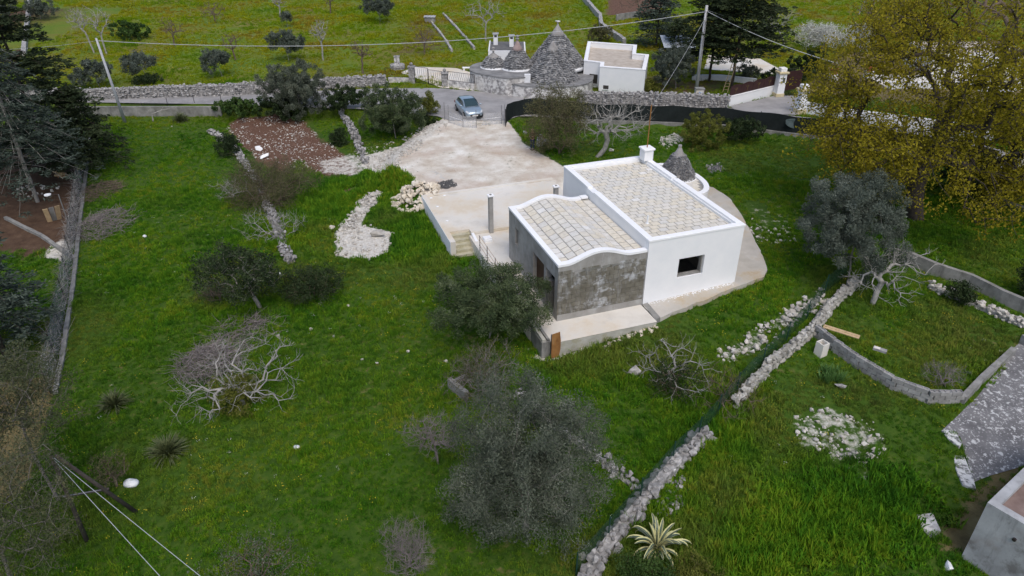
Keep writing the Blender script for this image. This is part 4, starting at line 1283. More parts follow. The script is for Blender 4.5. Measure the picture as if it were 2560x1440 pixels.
# conifers
def conifer(label, ub, vb, vtop, width_px, leaf, whorls=16, l=.34, w=.10, droop=.25, dens=1.0, bare_to=.12, bark=None, lean=0.0, name='conifer_tree', shape=1.0):
    SEED[0] += 1; rng = np.random.default_rng(SEED[0])
    p = P(ub, vb); D = (p - Vector((0, 0, CAM_H))).length; s = D / FPX; dep = math.asin((CAM_H - p.z) / D)
    h = (vb - vtop) * s / math.cos(dep); rad = width_px / 2 * s
    t = thing(name, label, 'conifer', (p.x, p.y, p.z))
    nodes = [np.array([0, 0, -.2])]; par = [-1]; leafc = []; ldir = []
    K = 22
    for k in range(1, K + 1):
        nodes.append(np.array([lean * (k / K) ** 2 + rng.normal(0, .02), rng.normal(0, .02), h * k / K])); par.append(k - 1)
    for i in range(whorls * 9):
        f = bare_to + (1 - bare_to) * rng.random() ** .9
        k = max(1, min(K - 1, int(f * K)))
        a = rng.uniform(0, 2 * math.pi)
        L_ = rad * ((1 - f) ** (.75 * shape) * .95 + .08) * rng.uniform(.55, 1.1)
        d = np.array([math.cos(a), math.sin(a), rng.uniform(-.05, .25)])
        prev = k; segs = max(2, int(L_ / .7))
        for q in range(1, segs + 1):
            tt = q / segs
            pt = nodes[k] + d * L_ * tt + np.array([0, 0, -droop * L_ * tt * tt]) + rng.normal(0, .04, 3)
            nodes.append(pt); par.append(prev); prev = len(nodes) - 1
            if tt > .25:
                for _ in range(2):
                    side = np.array([-d[1], d[0], 0]) * rng.normal(0, .35 * L_ * (1 - .4 * tt) + .08)
                    leafc.append(pt + side); ldir.append(d + side / (np.linalg.norm(side) + .2) * .6)
    nodes = np.array(nodes); par = np.array(par)
    r, e = radii(par, len(nodes), .012, 2.2, .1 + h * .014)
    obj('trunk', branch_mesh('trunk', nodes, par, r, None), bark or bark_dark, t)
    cen = np.array(leafc); N_ = int(min(52000, dens * 7.5 * rad * h * .8 / (l * w * .5)))
    obj('crown', leaf_mesh('crown', cen, rng, max(2, N_ // len(cen)), .45, l, w, .72, -.12, np.array(ldir)), leaf, t)
    return t


conifer('tall dark cypress-like conifer at the left by the road', 128, 432, 82, 330, leaf_conif, 26, .30, .10, .15, 1.2, .10, shape=1.05)
conifer('second dark conifer right behind the first one at the left', 232, 418, 250, 170, leaf_conif, 16, .28, .09, .2, 1.1, .14, shape=1.0)
conifer('blue-green drooping cedar with pale twigs at the left edge', 95, 505, 165, 300, leaf_cedar, 24, .30, .07, .45, .6, .25, bark=bark_grey)
conifer('dark pine rising from the bottom left yard', 20, 900, 520, 260, leaf_cedar, 24, .26, .07, .35, 1.1, .12)
conifer('huge dark cypress behind the concrete utility pole', 1828, 222, -90, 250, leaf_conif, 30, .38, .13, .1, 1.3, .26, shape=.55)
conifer('dark cypress left of the huge one behind the pole', 1772, 205, -60, 170, leaf_conif, 24, .36, .12, .1, 1.2, .22, shape=.5)
conifer('blue-green rounded conifer behind the flat-roofed house', 1640, 118, -10, 120, leaf_cedar, 22, .36, .13, .05, 1.4, .05, shape=.5)
conifer('dark rounded conifer beside the grey metal roof', 1690, 150, 60, 80, leaf_conif, 16, .34, .12, .05, 1.3, .08, shape=.5)
# bushes
bush('glossy green ivy bush on the roadside wall', (545, 234, 662, 290), (605, 292), leaf_ivy, dens=5.7, l=.16, w=.12)
bush('ivy hedge under the dense grey olive', (650, 262, 770, 300), (712, 300), leaf_dark, dens=5.7, l=.16, w=.12)
bush('dark hedge between the two roadside olives', (800, 236, 920, 276), (862, 280), leaf_dark, dens=5.7, l=.16, w=.1)
bush('light flowering bush right of the round roadside olive', (1046, 214, 1102, 296), (1078, 296), leaf_lime, dens=4.2, l=.12, w=.06)
bush('dark bush at the foot of the round roadside olive', (1030, 268, 1104, 304), (1068, 306), leaf_dark, dens=4.6, l=.13, w=.07)
veg('scrub_tree', 'tall scraggly olive-green scrub behind the standing person', 'bush', (1312, 216, 1470, 385), (1398, 386), leaf_dull, bark_brown, 3.0, .15, .05, 420, 16, tip=.008, rc=.28, trunk_r=.08, twigs=2, names=('stems', 'foliage'), multi=1, low=False, emin=-1.3, zlift=-.3)
bush('dense green bush in front of the dark shade net', (1688, 270, 1812, 366), (1752, 366), leaf_lime, dens=4.6, l=.14, w=.06, npts=180)
bush('dark ivy climbing the low wall under the shade net', (1800, 286, 1902, 352), (1850, 352), leaf_dark, dens=5.3, l=.14, w=.1)
bush('tall brownish scrub thicket on the ruined wall', (560, 372, 782, 502), (672, 500), leaf_dull, name='scrub_thicket', dens=1.9, l=.12, w=.035, npts=460, twigs=2, tip=.007, emin=-1.3, lob=12)
bush('dark shrub clump at the foot of the ruined wall', (708, 640, 862, 742), (785, 742), leaf_dark, dens=3.8, l=.11, w=.045, npts=200, twigs=1, tip=.006)
veg('ivy_tree', 'old ivy-clad stump tree with upright leafy shoots', 'tree', (520, 606, 710, 760), (652, 768), leaf_dark, bark_grey, 3.4, .12, .07, 220, 11, tip=.007, rc=.24, trunk_r=.22, twigs=2, fl=.36, shell=.7)
bush('yellow-green shrub inside the leafless fig on the lawn', (550, 905, 668, 1015), (610, 1012), leaf_lime, dens=3.0, l=.11, w=.05)
bush('dark ivy core of the fig in front of the platform', (1625, 870, 1735, 990), (1684, 985), leaf_dark, dens=1.5, l=.09, w=.05, twigs=2)
bush('small dark round bush at the end of the ruined wall', (548, 334, 602, 392), (576, 390), leaf_dark, dens=4.9, l=.12, w=.07)
bush('small dark bush on the old wall left of the rubble bank', (828, 312, 872, 362), (852, 362), leaf_dark, dens=4.9, l=.12, w=.07)
bush('leafy green shrub against the stone wall of the right garden', (2368, 700, 2424, 760), (2398, 760), leaf_dark, dens=4.9, l=.11, w=.06)
bush('dark hedge cut off by the right edge of the view', (2536, 640, 2600, 735), (2568, 740), leaf_dark, dens=5.3, l=.12, w=.06)
bush('low green shrub mass at the bottom under the agave', (1530, 1375, 1690, 1470), (1600, 1465), leaf_ivy, dens=4.2, l=.08, w=.045, npts=200)
bush('yellow-green shrub at the bottom right of the agave', (1660, 1395, 1800, 1480), (1725, 1475), leaf_lime, dens=4.2, l=.07, w=.04, npts=200)
bush('rounded clipped bush beside the white gate pillar', (1905, 150, 1975, 205), (1940, 222), leaf_dark, dens=6.1, l=.18, w=.12)
bush('dark leafy shrubs behind the dark metal gate', (1960, 110, 2060, 185), (2010, 200), leaf_dark, dens=5.7, l=.2, w=.12)
bush('pale oleander behind the fence panels', (1840, 140, 1900, 185), (1870, 200), leaf_olive, dens=4.6, l=.2, w=.06)
bush('small yellowish bush at the corner of the flat-roofed house', (1588, 190, 1650, 226), (1618, 228), leaf_lime, dens=4.6, l=.16, w=.08)
bush('bright green shrub in the meadow', (288, 50, 372, 96), (330, 98), leaf_ivy, dens=4.9, l=.24, w=.14)
bush('weedy shrub under the forked meadow olive', (340, 182, 398, 206), (370, 207), leaf_dark, dens=4.9, l=.2, w=.1)
bush('leafy bush at the far wall beside the flat-roofed house', (1470, 50, 1530, 100), (1500, 104), leaf_dull, dens=3.8, l=.2, w=.1)
bush('large white blossoming shrub on the far lawn', (2000, 46, 2115, 112), (2056, 126), leaf_blossom, dens=2.3, l=.16, w=.10, npts=260, twigs=2, bark=twig_grey, tip=.01)
bush('white blossoming shrub nearer the great oak', (2105, 52, 2190, 108), (2150, 122), leaf_blossom, dens=1.9, l=.16, w=.10, npts=200, twigs=2, bark=twig_grey, tip=.01)
bush('dark undergrowth in the shade below the great oak', (2330, 380, 2520, 480), (2430, 482), leaf_dark, dens=4.2, l=.18, w=.09, npts=200)
leaf_gum = leafmat('gum_leaf', [(.1, (.045, .055, .028)), (.5, (.085, .098, .048)), (.9, (.15, .145, .07))], .25)
# eucalyptus-like trees close to the camera at the lower left
veg('gum_tree', 'loose olive-brown leafy tree at the left beside the mesh fence', 'tree', (20, 935, 240, 1230), (150, 1255), leaf_gum, twig_grey, 1.9, .13, .032, 300, 10, tip=.005, rc=.3, trunk_r=.06, twigs=2, fl=.42, maxl=26000)
veg('gum_tree', 'leafy gum tree filling the bottom left corner', 'tree', (-70, 1150, 215, 1470), (40, 1480), leaf_gum, twig_grey, 1.3, .12, .03, 300, 10, tip=.005, rc=.3, trunk_r=.06, twigs=2, fl=.42, maxl=30000)
bush('sapling with brownish leaves beside the slanted pole strut', (250, 1125, 330, 1215), (292, 1215), leaf_dull, dens=.8, l=.10, w=.03, npts=90, twigs=2)
bush('dim shrub cut off by the bottom edge left of the brown shrub', (520, 1370, 760, 1500), (650, 1490), leaf_olive, dens=.7, l=.09, w=.03, npts=200, twigs=2)
bush('thin shrub beside the bare tree left of the ruined wall', (495, 680, 590, 740), (545, 742), leaf_olive, dens=.6, l=.10, w=.03, npts=120, twigs=3)


# dwarf palms, iris, agave: rosettes of individual blades
def rosette(mb, n, length, width, rng, el0=.3, el1=1.4, bend=.5, segs=4, stripe=None, taper=1.0):
    for i in range(n):
        a = 2 * math.pi * (i * .618 + rng.uniform(-.05, .05)); el = rng.uniform(el0, el1)
        L_ = length * rng.uniform(.75, 1.1); d = Vector((math.cos(a), math.sin(a), 0)); sd = Vector((-math.sin(a), math.cos(a), 0))
        p = Vector((0, 0, 0)) + d * .03; e = el; pts = []
        for s in range(segs + 1):
            pts.append((p.copy(), e)); p = p + (d * math.cos(e) + Vector((0, 0, 1)) * math.sin(e)) * (L_ / segs); e -= bend * rng.uniform(.7, 1.3) / segs * 2 * (s + 1) / segs
        rows = []
        for s, (q, e) in enumerate(pts):
            f = s / segs; ww = width * (.8 + .4 * f - 2.0 * max(0, f - .6) ** 1.0) * (1 if f < .99 else .10); ww = max(ww, width * .08)
            nrm = Vector((0, 0, 1)) * math.cos(e) - d * math.sin(e)
            rows.append([q - sd * ww / 2 + nrm * ww * .22, q - sd * ww * .26 + nrm * .0, q + sd * ww * .26, q + sd * ww / 2 + nrm * ww * .22])
        base = len(mb.v)
        for rw in rows: mb.v += [tuple(x) for x in rw]
        for s in range(segs):
            for k in range(3):
                i0 = base + s * 4 + k
                mb.f.append((i0, i0 + 1, i0 + 5, i0 + 4)); mb.m.append(1 if (stripe and k != 1) else 0)


palm_m = nmat('palm_frond', [(.3, (.045, .062, .022)), (.7, (.12, .14, .055))], 9, 4, .55)


def palm(label, u, v, r):
    p = P(u, v); t = thing('dwarf_palm', label, 'palm', (p.x, p.y, p.z - .03), 0, 'dwarf fan palms on the lawn')
    rg = random.Random(u)
    for k in range(2):
        mb = MB(); rosette(mb, 80, r, .06, rg, .15 + .5 * k, .8 + .7 * k, .7, 3); mb.build('fronds', palm_m, t)


palm('small dwarf palm near the roadside concrete wall', 452, 303, 1.0)
palm('dark dwarf palm on the lawn below the leafless fig', 420, 1135, 1.0)
palm('dwarf palm on the lawn near the loose leafy tree', 287, 1015, .9)
p = P(2072, 945); t = thing('iris_clump', 'clump of upright green iris leaves by the block wall', 'plant', (p.x, p.y, p.z - .02))
iris_m = nmat('iris_leaf', [(.3, (.05, .12, .025)), (.7, (.10, .20, .05))], 3, 3, .5)
for k in range(24):
    mb = MB(); rosette(mb, 12, .55, .035, random.Random(k), .8, 1.5, .25, 3); mb.build('leaf_fan', iris_m, t, loc=(R.uniform(-.55, .55), R.uniform(-.45, .45), 0))
p = P(1640, 1385); t = thing('agave', 'large variegated agave with cream-edged leaves at the foot of the stone wall', 'agave', (p.x, p.y, p.z))
ag_g = nmat('agave_green', [(.3, (.075, .105, .075)), (.7, (.12, .155, .11))], 3, 3, .45); ag_y = nmat('agave_cream_margin', [(.3, (.48, .46, .20)), (.7, (.60, .57, .30))], 4, 3, .5)
rg = random.Random(5)
for i in range(34):
    mb = MB(); f = i / 34
    rosette(mb, 1, 1.42 * (1 - .1 * f), .15, rg, .45 + .95 * f, .75 + .8 * f, (2.6 if i % 3 else 1.6) - 1.5 * f, 9, True)
    mb.build('leaf', [ag_g, ag_y], t, rot=(0, 0, i * 2.4), loc=(0, 0, .25))
MB().lathe([(.2, -.2), (.24, .1), (.16, .32)], (0, 0, 0), 10).build('core', ag_g, t)
# ------------------------------------------------------------------ stone walls, rubble, fences
STONE_ME = {}
crust = nmat('crusted_mortar', [(.3, (.20, .19, .165)), (.48, (.33, .315, .28)), (.66, (.52, .505, .47))], 2.2, 8, .95, .5, 9, rand=.12, stain=((.16, .155, .12), .8, .56, .72, .6))


def stone_me(mat, k):
    key = (mat.name, k)
    if key not in STONE_ME:
        V, F = STONES[k]
        me = mesh_np('stone', V, [F]); me.materials.append(mat); STONE_ME[key] = me
    return STONE_ME[key]


def put_stone(parent, mat, pos, sc, rot, name='stone'):
    return obj(name, stone_me(mat, R.randrange(len(STONES))), None, parent, loc=pos, rot=rot, scale=sc)


def resample(pts, step):
    pts = [Vector(p) for p in pts]; out_ = []
    for a, b in zip(pts, pts[1:]):
        n = max(1, int(round((b - a).length / step)))
        out_ += [a + (b - a) * (i / n) for i in range(n)]
    return out_ + [pts[-1]]


def strip_wall(pts, w, h, z_of, sink=.5, jit=0.0):
    """continuous wall body along a polyline; h may be a function of t"""
    mb = MB(); n = len(pts); v = []
    for i, p in enumerate(pts):
        d = (pts[min(i + 1, n - 1)] - pts[max(i - 1, 0)]).to_2d().normalized(); s = Vector((-d.y, d.x))
        hh = h(i / (n - 1)) if callable(h) else h
        hh += R.uniform(-jit, jit)
        z = z_of(p.x, p.y)
        for sg in (-1, 1):
            q = p.to_2d() + s * sg * (w / 2 + R.uniform(-jit, jit) * .5)
            v += [(q.x, q.y, z - sink), (q.x, q.y, z + hh)]
    f = []
    for i in range(n - 1):
        a = 4 * i; b = a + 4
        f += [(a + 1, a + 3, b + 3, b + 1), (a, a + 1, b + 1, b), (a + 2, b + 2, b + 3, a + 3)]
    f += [(0, 2, 3, 1), (4 * n - 4, 4 * n - 3, 4 * n - 1, 4 * n - 2)]
    mb.add(v, f)
    return mb


zt_ = lambda x, y: float(gz(x, y)[0])


def dry_wall(label, px, h, w=.55, size=.26, mat=None, single=0, world=None, name='dry_stone_wall', core=None, rough=1.0, hfun=None, z_of=None):
    mat = mat or stone_grey; z_of = z_of or zt_
    pts = [Vector((p.x, p.y)) for p in ([P(*q) for q in px] if world is None else world)]
    o0 = pts[0]
    t = thing(name, label, 'stone wall', (o0.x, o0.y, z_of(o0.x, o0.y)))
    base = t.location.copy()
    cp = resample(pts, .8)
    H = hfun or (lambda f: h)
    cm = strip_wall(cp, w * (.6 if rough > 1.1 else .8), lambda f: max(.04, H(f) - size * (.75 if rough > 1.1 else .35)), z_of, .4, .05)
    cm.v = [(x - base.x, y - base.y, z - base.z) for x, y, z in cm.v]
    cm.build('core', core or stone_grey, t)
    items = []
    line = resample(pts, size * .9); N_ = len(line)
    gap = (lambda i: False) if rough < 1.7 else (lambda i: vnoise(i * .21, 7.7, 1.0, 3) < .30)
    line = [q + Vector((R.gauss(0, 1), R.gauss(0, 1))) * (.05 * rough) for q in line]
    for i, p in enumerate(line):
        d = (line[min(i + 1, N_ - 1)] - line[max(i - 1, 0)]); d = d.normalized() if d.length else Vector((1, 0)); s = Vector((-d.y, d.x)); ang = math.atan2(d.y, d.x)
        hh = H(i / max(1, N_ - 1)); z0 = z_of(p.x, p.y)
        if gap(i) and R.random() < .8: continue
        nc = max(1, int(hh / (size * .62)))
        for c in range(nc):
            zc = z0 + hh * (c + .5) / nc
            for sg in (-1, 1):
                q = p + s * sg * (w * .5 - size * .2) + d * R.uniform(-.5, .5) * size * (1 if c % 2 else .6)
                items.append((Vector((q.x, q.y, zc)) - base, (size * R.uniform(.8, 1.35), size * R.uniform(.7, 1.0), hh / nc * R.uniform(.95, 1.3)), ang + R.uniform(-.25, .25), sg))
        for k in range(max(1, int(w / size))):
            q = p + s * ((k + .5) / max(1, int(w / size)) - .5) * w * .9 + d * R.uniform(-.3, .3) * size
            items.append((Vector((q.x, q.y, z0 + hh + R.uniform(-.3, .25) * size * rough)) - base, (size * R.uniform(.8, 1.4), size * R.uniform(.7, 1.1), size * R.uniform(.5, .9)), ang + R.uniform(-.6, .6), 0))
    items = [it for it in items if R.random() > .04]
    vary = lambda: R.choice((.62, .8, .9, 1.0, 1.1, 1.45)) if rough >= 1 else R.uniform(.8, 1.2)
    items = [(p_, tuple(c * k for c in s_), a_, g_) for p_, s_, a_, g_, k in [(*it, vary()) for it in items]]
    if single:
        # those nearest the camera and on the visible faces become single stones
        key = lambda it: (it[0] + base - Vector((0, 0, CAM_H))).length + (2.5 if it[3] == 1 and True else 0)
        items.sort(key=key)
        for it in items[:single]:
            put_stone(t, mat, it[0], it[1], (R.uniform(-.2, .2), R.uniform(-.2, .2), it[2]))
        items = items[single:]
    if items:
        o = obj('stones', scatter_mesh('stones', [(tuple(a), b, c, R.uniform(-.2, .2)) for a, b, c, _ in items]), mat, t); o['kind'] = 'stuff'
    return t


def plain_wall(label, px, h, w, mat, z=None, name='concrete_wall', world=None, cap=None, cat='wall', jit=.012, step=1.2, hfun=None):
    pts = [Vector((p.x, p.y)) for p in ([P(*q) if z is None else Wp(*q, z) for q in px] if world is None else world)]
    z_of = zt_ if z is None else (lambda x, y: z)
    t = thing(name, label, cat, (pts[0].x, pts[0].y, z_of(pts[0].x, pts[0].y))); b = t.location
    mb = strip_wall(resample(pts, step), w, hfun or h, z_of, .5, jit); mb.v = [(x - b.x, y - b.y, zz - b.z) for x, y, zz in mb.v]
    mb.build('wall_body', mat, t)
    if cap:
        mb = strip_wall(resample(pts, step), w + .08, h + .07, z_of, -h + .0, 0); mb.v = [(x - b.x, y - b.y, zz - b.z) for x, y, zz in mb.v]
        mb.build('wall_cap', cap, t)
    return t


# roadside dry walls
dry_wall('long dry-stone wall along the far side of the road at the left', [(60, 256), (235, 250), (400, 244), (560, 239), (690, 231), (830, 222), (966, 214)], 1.15, .55, .30)
dry_wall('dry-stone wall between the road and the flat-roofed house', [(1448, 262), (1600, 264), (1700, 266), (1816, 271)], 1.25, .6, .30)
# ruined field walls
dry_wall('ruined field wall running through the scrub', [(528, 330), (590, 372), (640, 455), (690, 565), (725, 660)], .55, .5, .28, single=150, rough=1.8, hfun=lambda f: .16 + .42 * float(vnoise(f * 22, 3.3, 1.0, 5)))
dry_wall('old broken wall left of the rubble bank', [(852, 272), (885, 335), (915, 412)], .65, .5, .28, single=100, rough=1.8, hfun=lambda f: .2 + .5 * float(vnoise(f * 14, 1.3, 1.0, 8)))
dry_wall('low tumbled stone wall across the grass in the foreground', [(1292, 985), (1400, 1075), (1480, 1135), (1592, 1224)], .22, .45, .24, single=230, rough=1.6, mat=stone_grey)
dry_wall('thick dry-stone wall rising behind the agave', [(1462, 1460), (1555, 1318), (1640, 1215), (1722, 1132), (1765, 1088)], .46, .56, .34, single=290, mat=stone_grey, rough=1.0)
dry_wall('crusted mortared wall beside the rubble strip', [(1835, 1018), (1930, 915), (2025, 838), (2078, 770), (2135, 715)], .58, .40, .34, single=200, rough=.5, name='mortared_wall', mat=crust, core=crust)
# garden block wall: single blocks
def block_wall(label, px, courses, bl=.5, bh=.22, bt=.22, name='block_wall'):
    pts = [Vector((p.x, p.y)) for p in [P(*q) for q in px]]
    t = thing(name, label, 'block wall', (pts[0].x, pts[0].y, zt_(pts[0].x, pts[0].y))); b = t.location
    me = bpy.data.meshes.new('block'); q = MB().box(-bl / 2 + .010, bl / 2 - .010, -bt / 2, bt / 2, -bh / 2 + .010, bh / 2 - .008); me.from_pydata(q.v, [], q.f); me.materials.append(block_grey)
    mh = bpy.data.meshes.new('hollow_block'); q = MB().box(-bl / 2 + .010, bl / 2 - .010, -bt / 2, bt / 2, -bh / 2 + .010, bh / 2 - .05)
    for x0, x1 in ((-bl / 2 + .004, -bl / 2 + .04), (-.02, .02), (bl / 2 - .04, bl / 2 - .004)): q.box(x0, x1, -bt / 2 + .035, bt / 2 - .035, bh / 2 - .0499, bh / 2 - .004)
    for y0, y1 in ((-bt / 2, -bt / 2 + .034), (bt / 2 - .034, bt / 2)): q.box(-bl / 2 + .004, bl / 2 - .004, y0, y1, bh / 2 - .0498, bh / 2 - .004)
    mh.from_pydata(q.v, [], q.f); mh.materials.append(block_grey)
    line = resample(pts, bl)
    for i, (a, c) in enumerate(zip(line, line[1:])):
        ang = math.atan2((c - a).y, (c - a).x)
        for k in range(-1, courses):
            off = .5 if k % 2 else 0
            p_ = a + (c - a) * (.5 + (off - .25)); z = zt_(p_.x, p_.y)
            obj('block', mh if k == courses - 1 else me, None, t, loc=(p_.x - b.x, p_.y - b.y, z - b.z + bh * (k + .5) + R.uniform(-.008, .008)), rot=(R.uniform(-.02, .02), R.uniform(-.015, .015), ang + R.uniform(-.035, .035)), scale=((c - a).length / bl, 1, 1))
    return t


block_grey = nmat('grey_garden_block', [(.25, (.17, .165, .155)), (.5, (.29, .285, .275)), (.75, (.42, .415, .405))], 2.2, 7, .95, .45, 16, rand=.45, stain=((.14, .145, .11), .9, .55, .75, .6))
block_wall('curved low wall of hollow concrete blocks in the right garden', [(2040, 842), (2085, 878), (2140, 918), (2230, 972), (2320, 1006), (2402, 1006)], 3)
plain_wall('low concrete kerb wall beside the lichened path', [(2402, 1008), (2450, 958), (2528, 886)], .42, .26, conc_old, name='kerb_wall')
plain_wall('stub of concrete wall at the right edge of the view', [(2552, 862), (2600, 850)], .5, .3, conc_old, name='wall_stub')
plain_wall('weathered concrete wall at the back of the right garden', [(2262, 655), (2330, 685), (2420, 715), (2500, 755), (2600, 800)], .75, .25, conc_old, name='garden_wall')
dry_wall('crumbling stone bank below the rear concrete wall of the right garden', [(2320, 720), (2400, 752), (2480, 785), (2560, 818)], .40, .5, .26, single=160, mat=stone_pale, rough=1.6, name='stone_bank')
plain_wall('low stone kerb on the lawn at the far right', [(2385, 470), (2470, 500), (2600, 545)], .35, .35, conc_old, name='lawn_kerb')
plain_wall('boundary wall with mesh fence at the left of the lawn', [(228, 330), (214, 450), (196, 600), (178, 760), (140, 985)], .16, .22, conc_old, name='boundary_wall', jit=.03, step=.5)
plain_wall('low wall of the left yard running to the boundary', [(15, 548), (100, 590), (190, 652)], .22, .22, conc_old, name='yard_wall', jit=.03, step=.5)
plain_wall('concrete retaining wall under the road at the left', [(150, 292), (300, 291), (556, 291)], .98, .25, conc_old, z=-.93, name='retaining_wall')
plain_wall('stone wall beside the brown plot at the far left', [(62, 140), (70, 60), (78, -20)], .6, .5, stone_grey, name='field_wall')
plain_wall('long pale field wall behind the flat-roofed house', [(1450, -10), (1500, 48), (1502, 70), (1560, 112)], .8, .5, stone_grey, name='field_wall', jit=.06, step=.6)
plain_wall('low concrete wall in front of the red plot', [(1540, 52), (1600, 42)], .9, .2, conc_old, name='field_wall')
plain_wall('left low kerb of the narrow garden bed', [(1078, 56), (1108, 95), (1130, 130)], .3, .25, stone_grey, name='bed_kerb', jit=.07, step=.4)
plain_wall('right low kerb of the narrow garden bed', [(1108, 36), (1150, 82), (1186, 124)], .3, .3, stone_grey, name='bed_kerb', jit=.07, step=.4)
# low wall and dark shade net along the road
NETPX = [(1264, 317), (1268, 303), (1284, 293), (1310, 288), (1345, 287), (1400, 292), (1460, 299), (1640, 305), (1810, 312), (1940, 328), (2060, 343), (2300, 385), (2480, 425)]
netw = [Wp(u, v, 0) for u, v in NETPX]
plain_wall('low grey wall carrying the dark shade net along the road', None, .98, .24, conc_old, z=-.93, name='net_wall', world=[p - Vector((0, .04, 0)) for p in netw[5:]])
t = thing('shade_net_fence', 'black shade net stretched on posts along the road', 'fence', netw[0]); b = t.location.copy()
lp = resample([Vector((p.x, p.y)) for p in netw], .7)
for (k0, k1) in [(i, min(i + 6, len(lp) - 1)) for i in range(0, len(lp) - 1, 6)]:
    mb = MB(); seg = lp[k0:k1 + 1]; v = []
    for j, p_ in enumerate(seg):
        gi = (k0 + j); hgt_ = 1.5 + .06 * math.sin(gi * 1.05)
        v += [(p_.x - b.x, p_.y - b.y + .02 * math.sin(gi * 2.3), -.05), (p_.x - b.x, p_.y - b.y + .05 * math.sin(gi * 1.7), .7), (p_.x - b.x, p_.y - b.y, hgt_)]
    mb.add(v, [(3 * j + r, 3 * j + 3 + r, 3 * j + 4 + r, 3 * j + 1 + r) for j in range(len(seg) - 1) for r in (0, 1)])
    o = mb.build('net_panel', net_dark, t); o.modifiers.new('thickness', 'SOLIDIFY').thickness = .012
for k in range(0, len(lp), 6):
    MB().tube([(lp[k].x - b.x, lp[k].y - b.y + .05, -.3), (lp[k].x - b.x, lp[k].y - b.y + .05, 1.58)], .03, 6).build('post', iron, t)
# the convex traffic mirror-like sag of paler netting behind the oak: a folded net sheet lying against the fence
pn = Wp(1995, 332, .0)
t = thing('loose_net_sheet', 'pale grey loose netting sagging from the shade net by the oak', 'net', pn)
mb = MB(); v = [(0, 0, 0)]
ring = [(1.0 * math.cos(a) * 1.35, -.12 - .04 * math.sin(a * 2), 1.05 + .65 * math.sin(a) if math.sin(a) < 0 else 1.18 + .12 * math.sin(a)) for a in [2 * math.pi * i / 22 for i in range(22)]]
mb.add(ring, [tuple(range(22))]); mb.add([(x, y - .02, z) for x, y, z in ring], [tuple(range(21, -1, -1))]); mb.build('sheet', nmat('pale_net', [(.3, (.06, .085, .09)), (.7, (.12, .155, .16))], 4, 4, .8), t)

# green mesh fence along the diagonal wall
def mesh_fence(label, px, h, postmat, meshmat_, spacing=2.3, name='mesh_fence', shift=(0, 0), slack=.05):
    pts = [P(*q) for q in px]; pts = [Vector((p.x + shift[0], p.y + shift[1])) for p in pts]
    t = thing(name, label, 'fence', (pts[0].x, pts[0].y, zt_(pts[0].x, pts[0].y))); b = t.location.copy()
    ln = resample(pts, spacing)
    for p_ in ln:
        z = zt_(p_.x, p_.y) - b.z
        MB().tube([(p_.x - b.x, p_.y - b.y, z - .3), (p_.x - b.x, p_.y - b.y, z + h)], .028, 6).build('post', postmat, t)
    for a, c in zip(ln, ln[1:]):
        mb = MB(); n = 6; v = []
        for j in range(n + 1):
            q = a + (c - a) * j / n; z = zt_(q.x, q.y) - b.z
            v += [(q.x - b.x, q.y - b.y, z + .02), (q.x - b.x + R.uniform(-slack, slack), q.y - b.y + R.uniform(-slack, slack), z + h * .5), (q.x - b.x, q.y - b.y, z + h * .96)]
        mb.add(v, [(3 * j + r, 3 * j + 3 + r, 3 * j + 4 + r, 3 * j + 1 + r) for j in range(n) for r in (0, 1)])
        mb.build('mesh_panel', meshmat_, t)
    return t


mesh_fence('green wire mesh fence along the diagonal stone wall', [(1440, 1440), (1520, 1350), (1600, 1252), (1680, 1160), (1745, 1098), (1840, 985), (1905, 915), (1965, 855), (2015, 800), (2060, 735), (2120, 690)], 1.25, post_green, net_green, 2.2)
mesh_fence('grey chain-link fence on the left boundary wall', [(224, 330), (208, 450), (188, 600), (168, 760), (128, 985)], 1.7, iron, net_grey, 3.0, slack=.10)
mesh_fence('thin wire fence on the roadside retaining wall', [(290, 268), (420, 266), (556, 266)], .9, iron, net_thin, 3.2, slack=.02)

# rubble -----------------------------------------------------------------
def heap(label, pxpoly, n, s0, s1, mat, single=0, z=-.5, height=.0, name='rubble_heap', flat=.75, cat='rubble'):
    poly = [P(u, v) for u, v in pxpoly]; pl = [(p.x, p.y) for p in poly]
    cx = sum(p[0] for p in pl) / len(pl); cy = sum(p[1] for p in pl) / len(pl)
    x0, x1 = min(p[0] for p in pl), max(p[0] for p in pl); y0, y1 = min(p[1] for p in pl), max(p[1] for p in pl)
    t = thing(name, label, cat, (cx, cy, zt_(cx, cy))); b = t.location.copy(); items = []
    X = RNG.uniform(x0, x1, n * 14); Y = RNG.uniform(y0, y1, n * 14); sd = poly_sd(X, Y, pl); ok = np.where((sd > -.12) & (fbm(X, Y, 1.6, 83) + .35 * RNG.random(len(X)) > (.62 if n > 200 else 0)))[0][:n]
    zz = gz(X[ok], Y[ok]); hmax = max(.3, sd[ok].max())
    for i, k in enumerate(ok):
        s = s0 * (s1 / s0) ** (R.random() ** 1.6)
        up = height * min(1, max(0, sd[k]) / hmax * 1.3) * R.random() ** .5
        items.append((Vector((X[k], Y[k], zz[i] + up + s * .18)) - b, (s * R.uniform(.8, 1.3), s * R.uniform(.7, 1.1), s * R.uniform(.55, .9) * flat / .75), R.random() * 6.3))
    items.sort(key=lambda it: -it[1][0])
    for it in items[:single]: put_stone(t, mat, it[0], it[1], (R.uniform(-.5, .5), R.uniform(-.5, .5), it[2]))
    if items[single:]:
        o = obj('stones', scatter_mesh('stones', [(tuple(a), s, r, R.uniform(-.5, .5)) for a, s, r in items[single:]]), mat, t); o['kind'] = 'stuff'
    return t


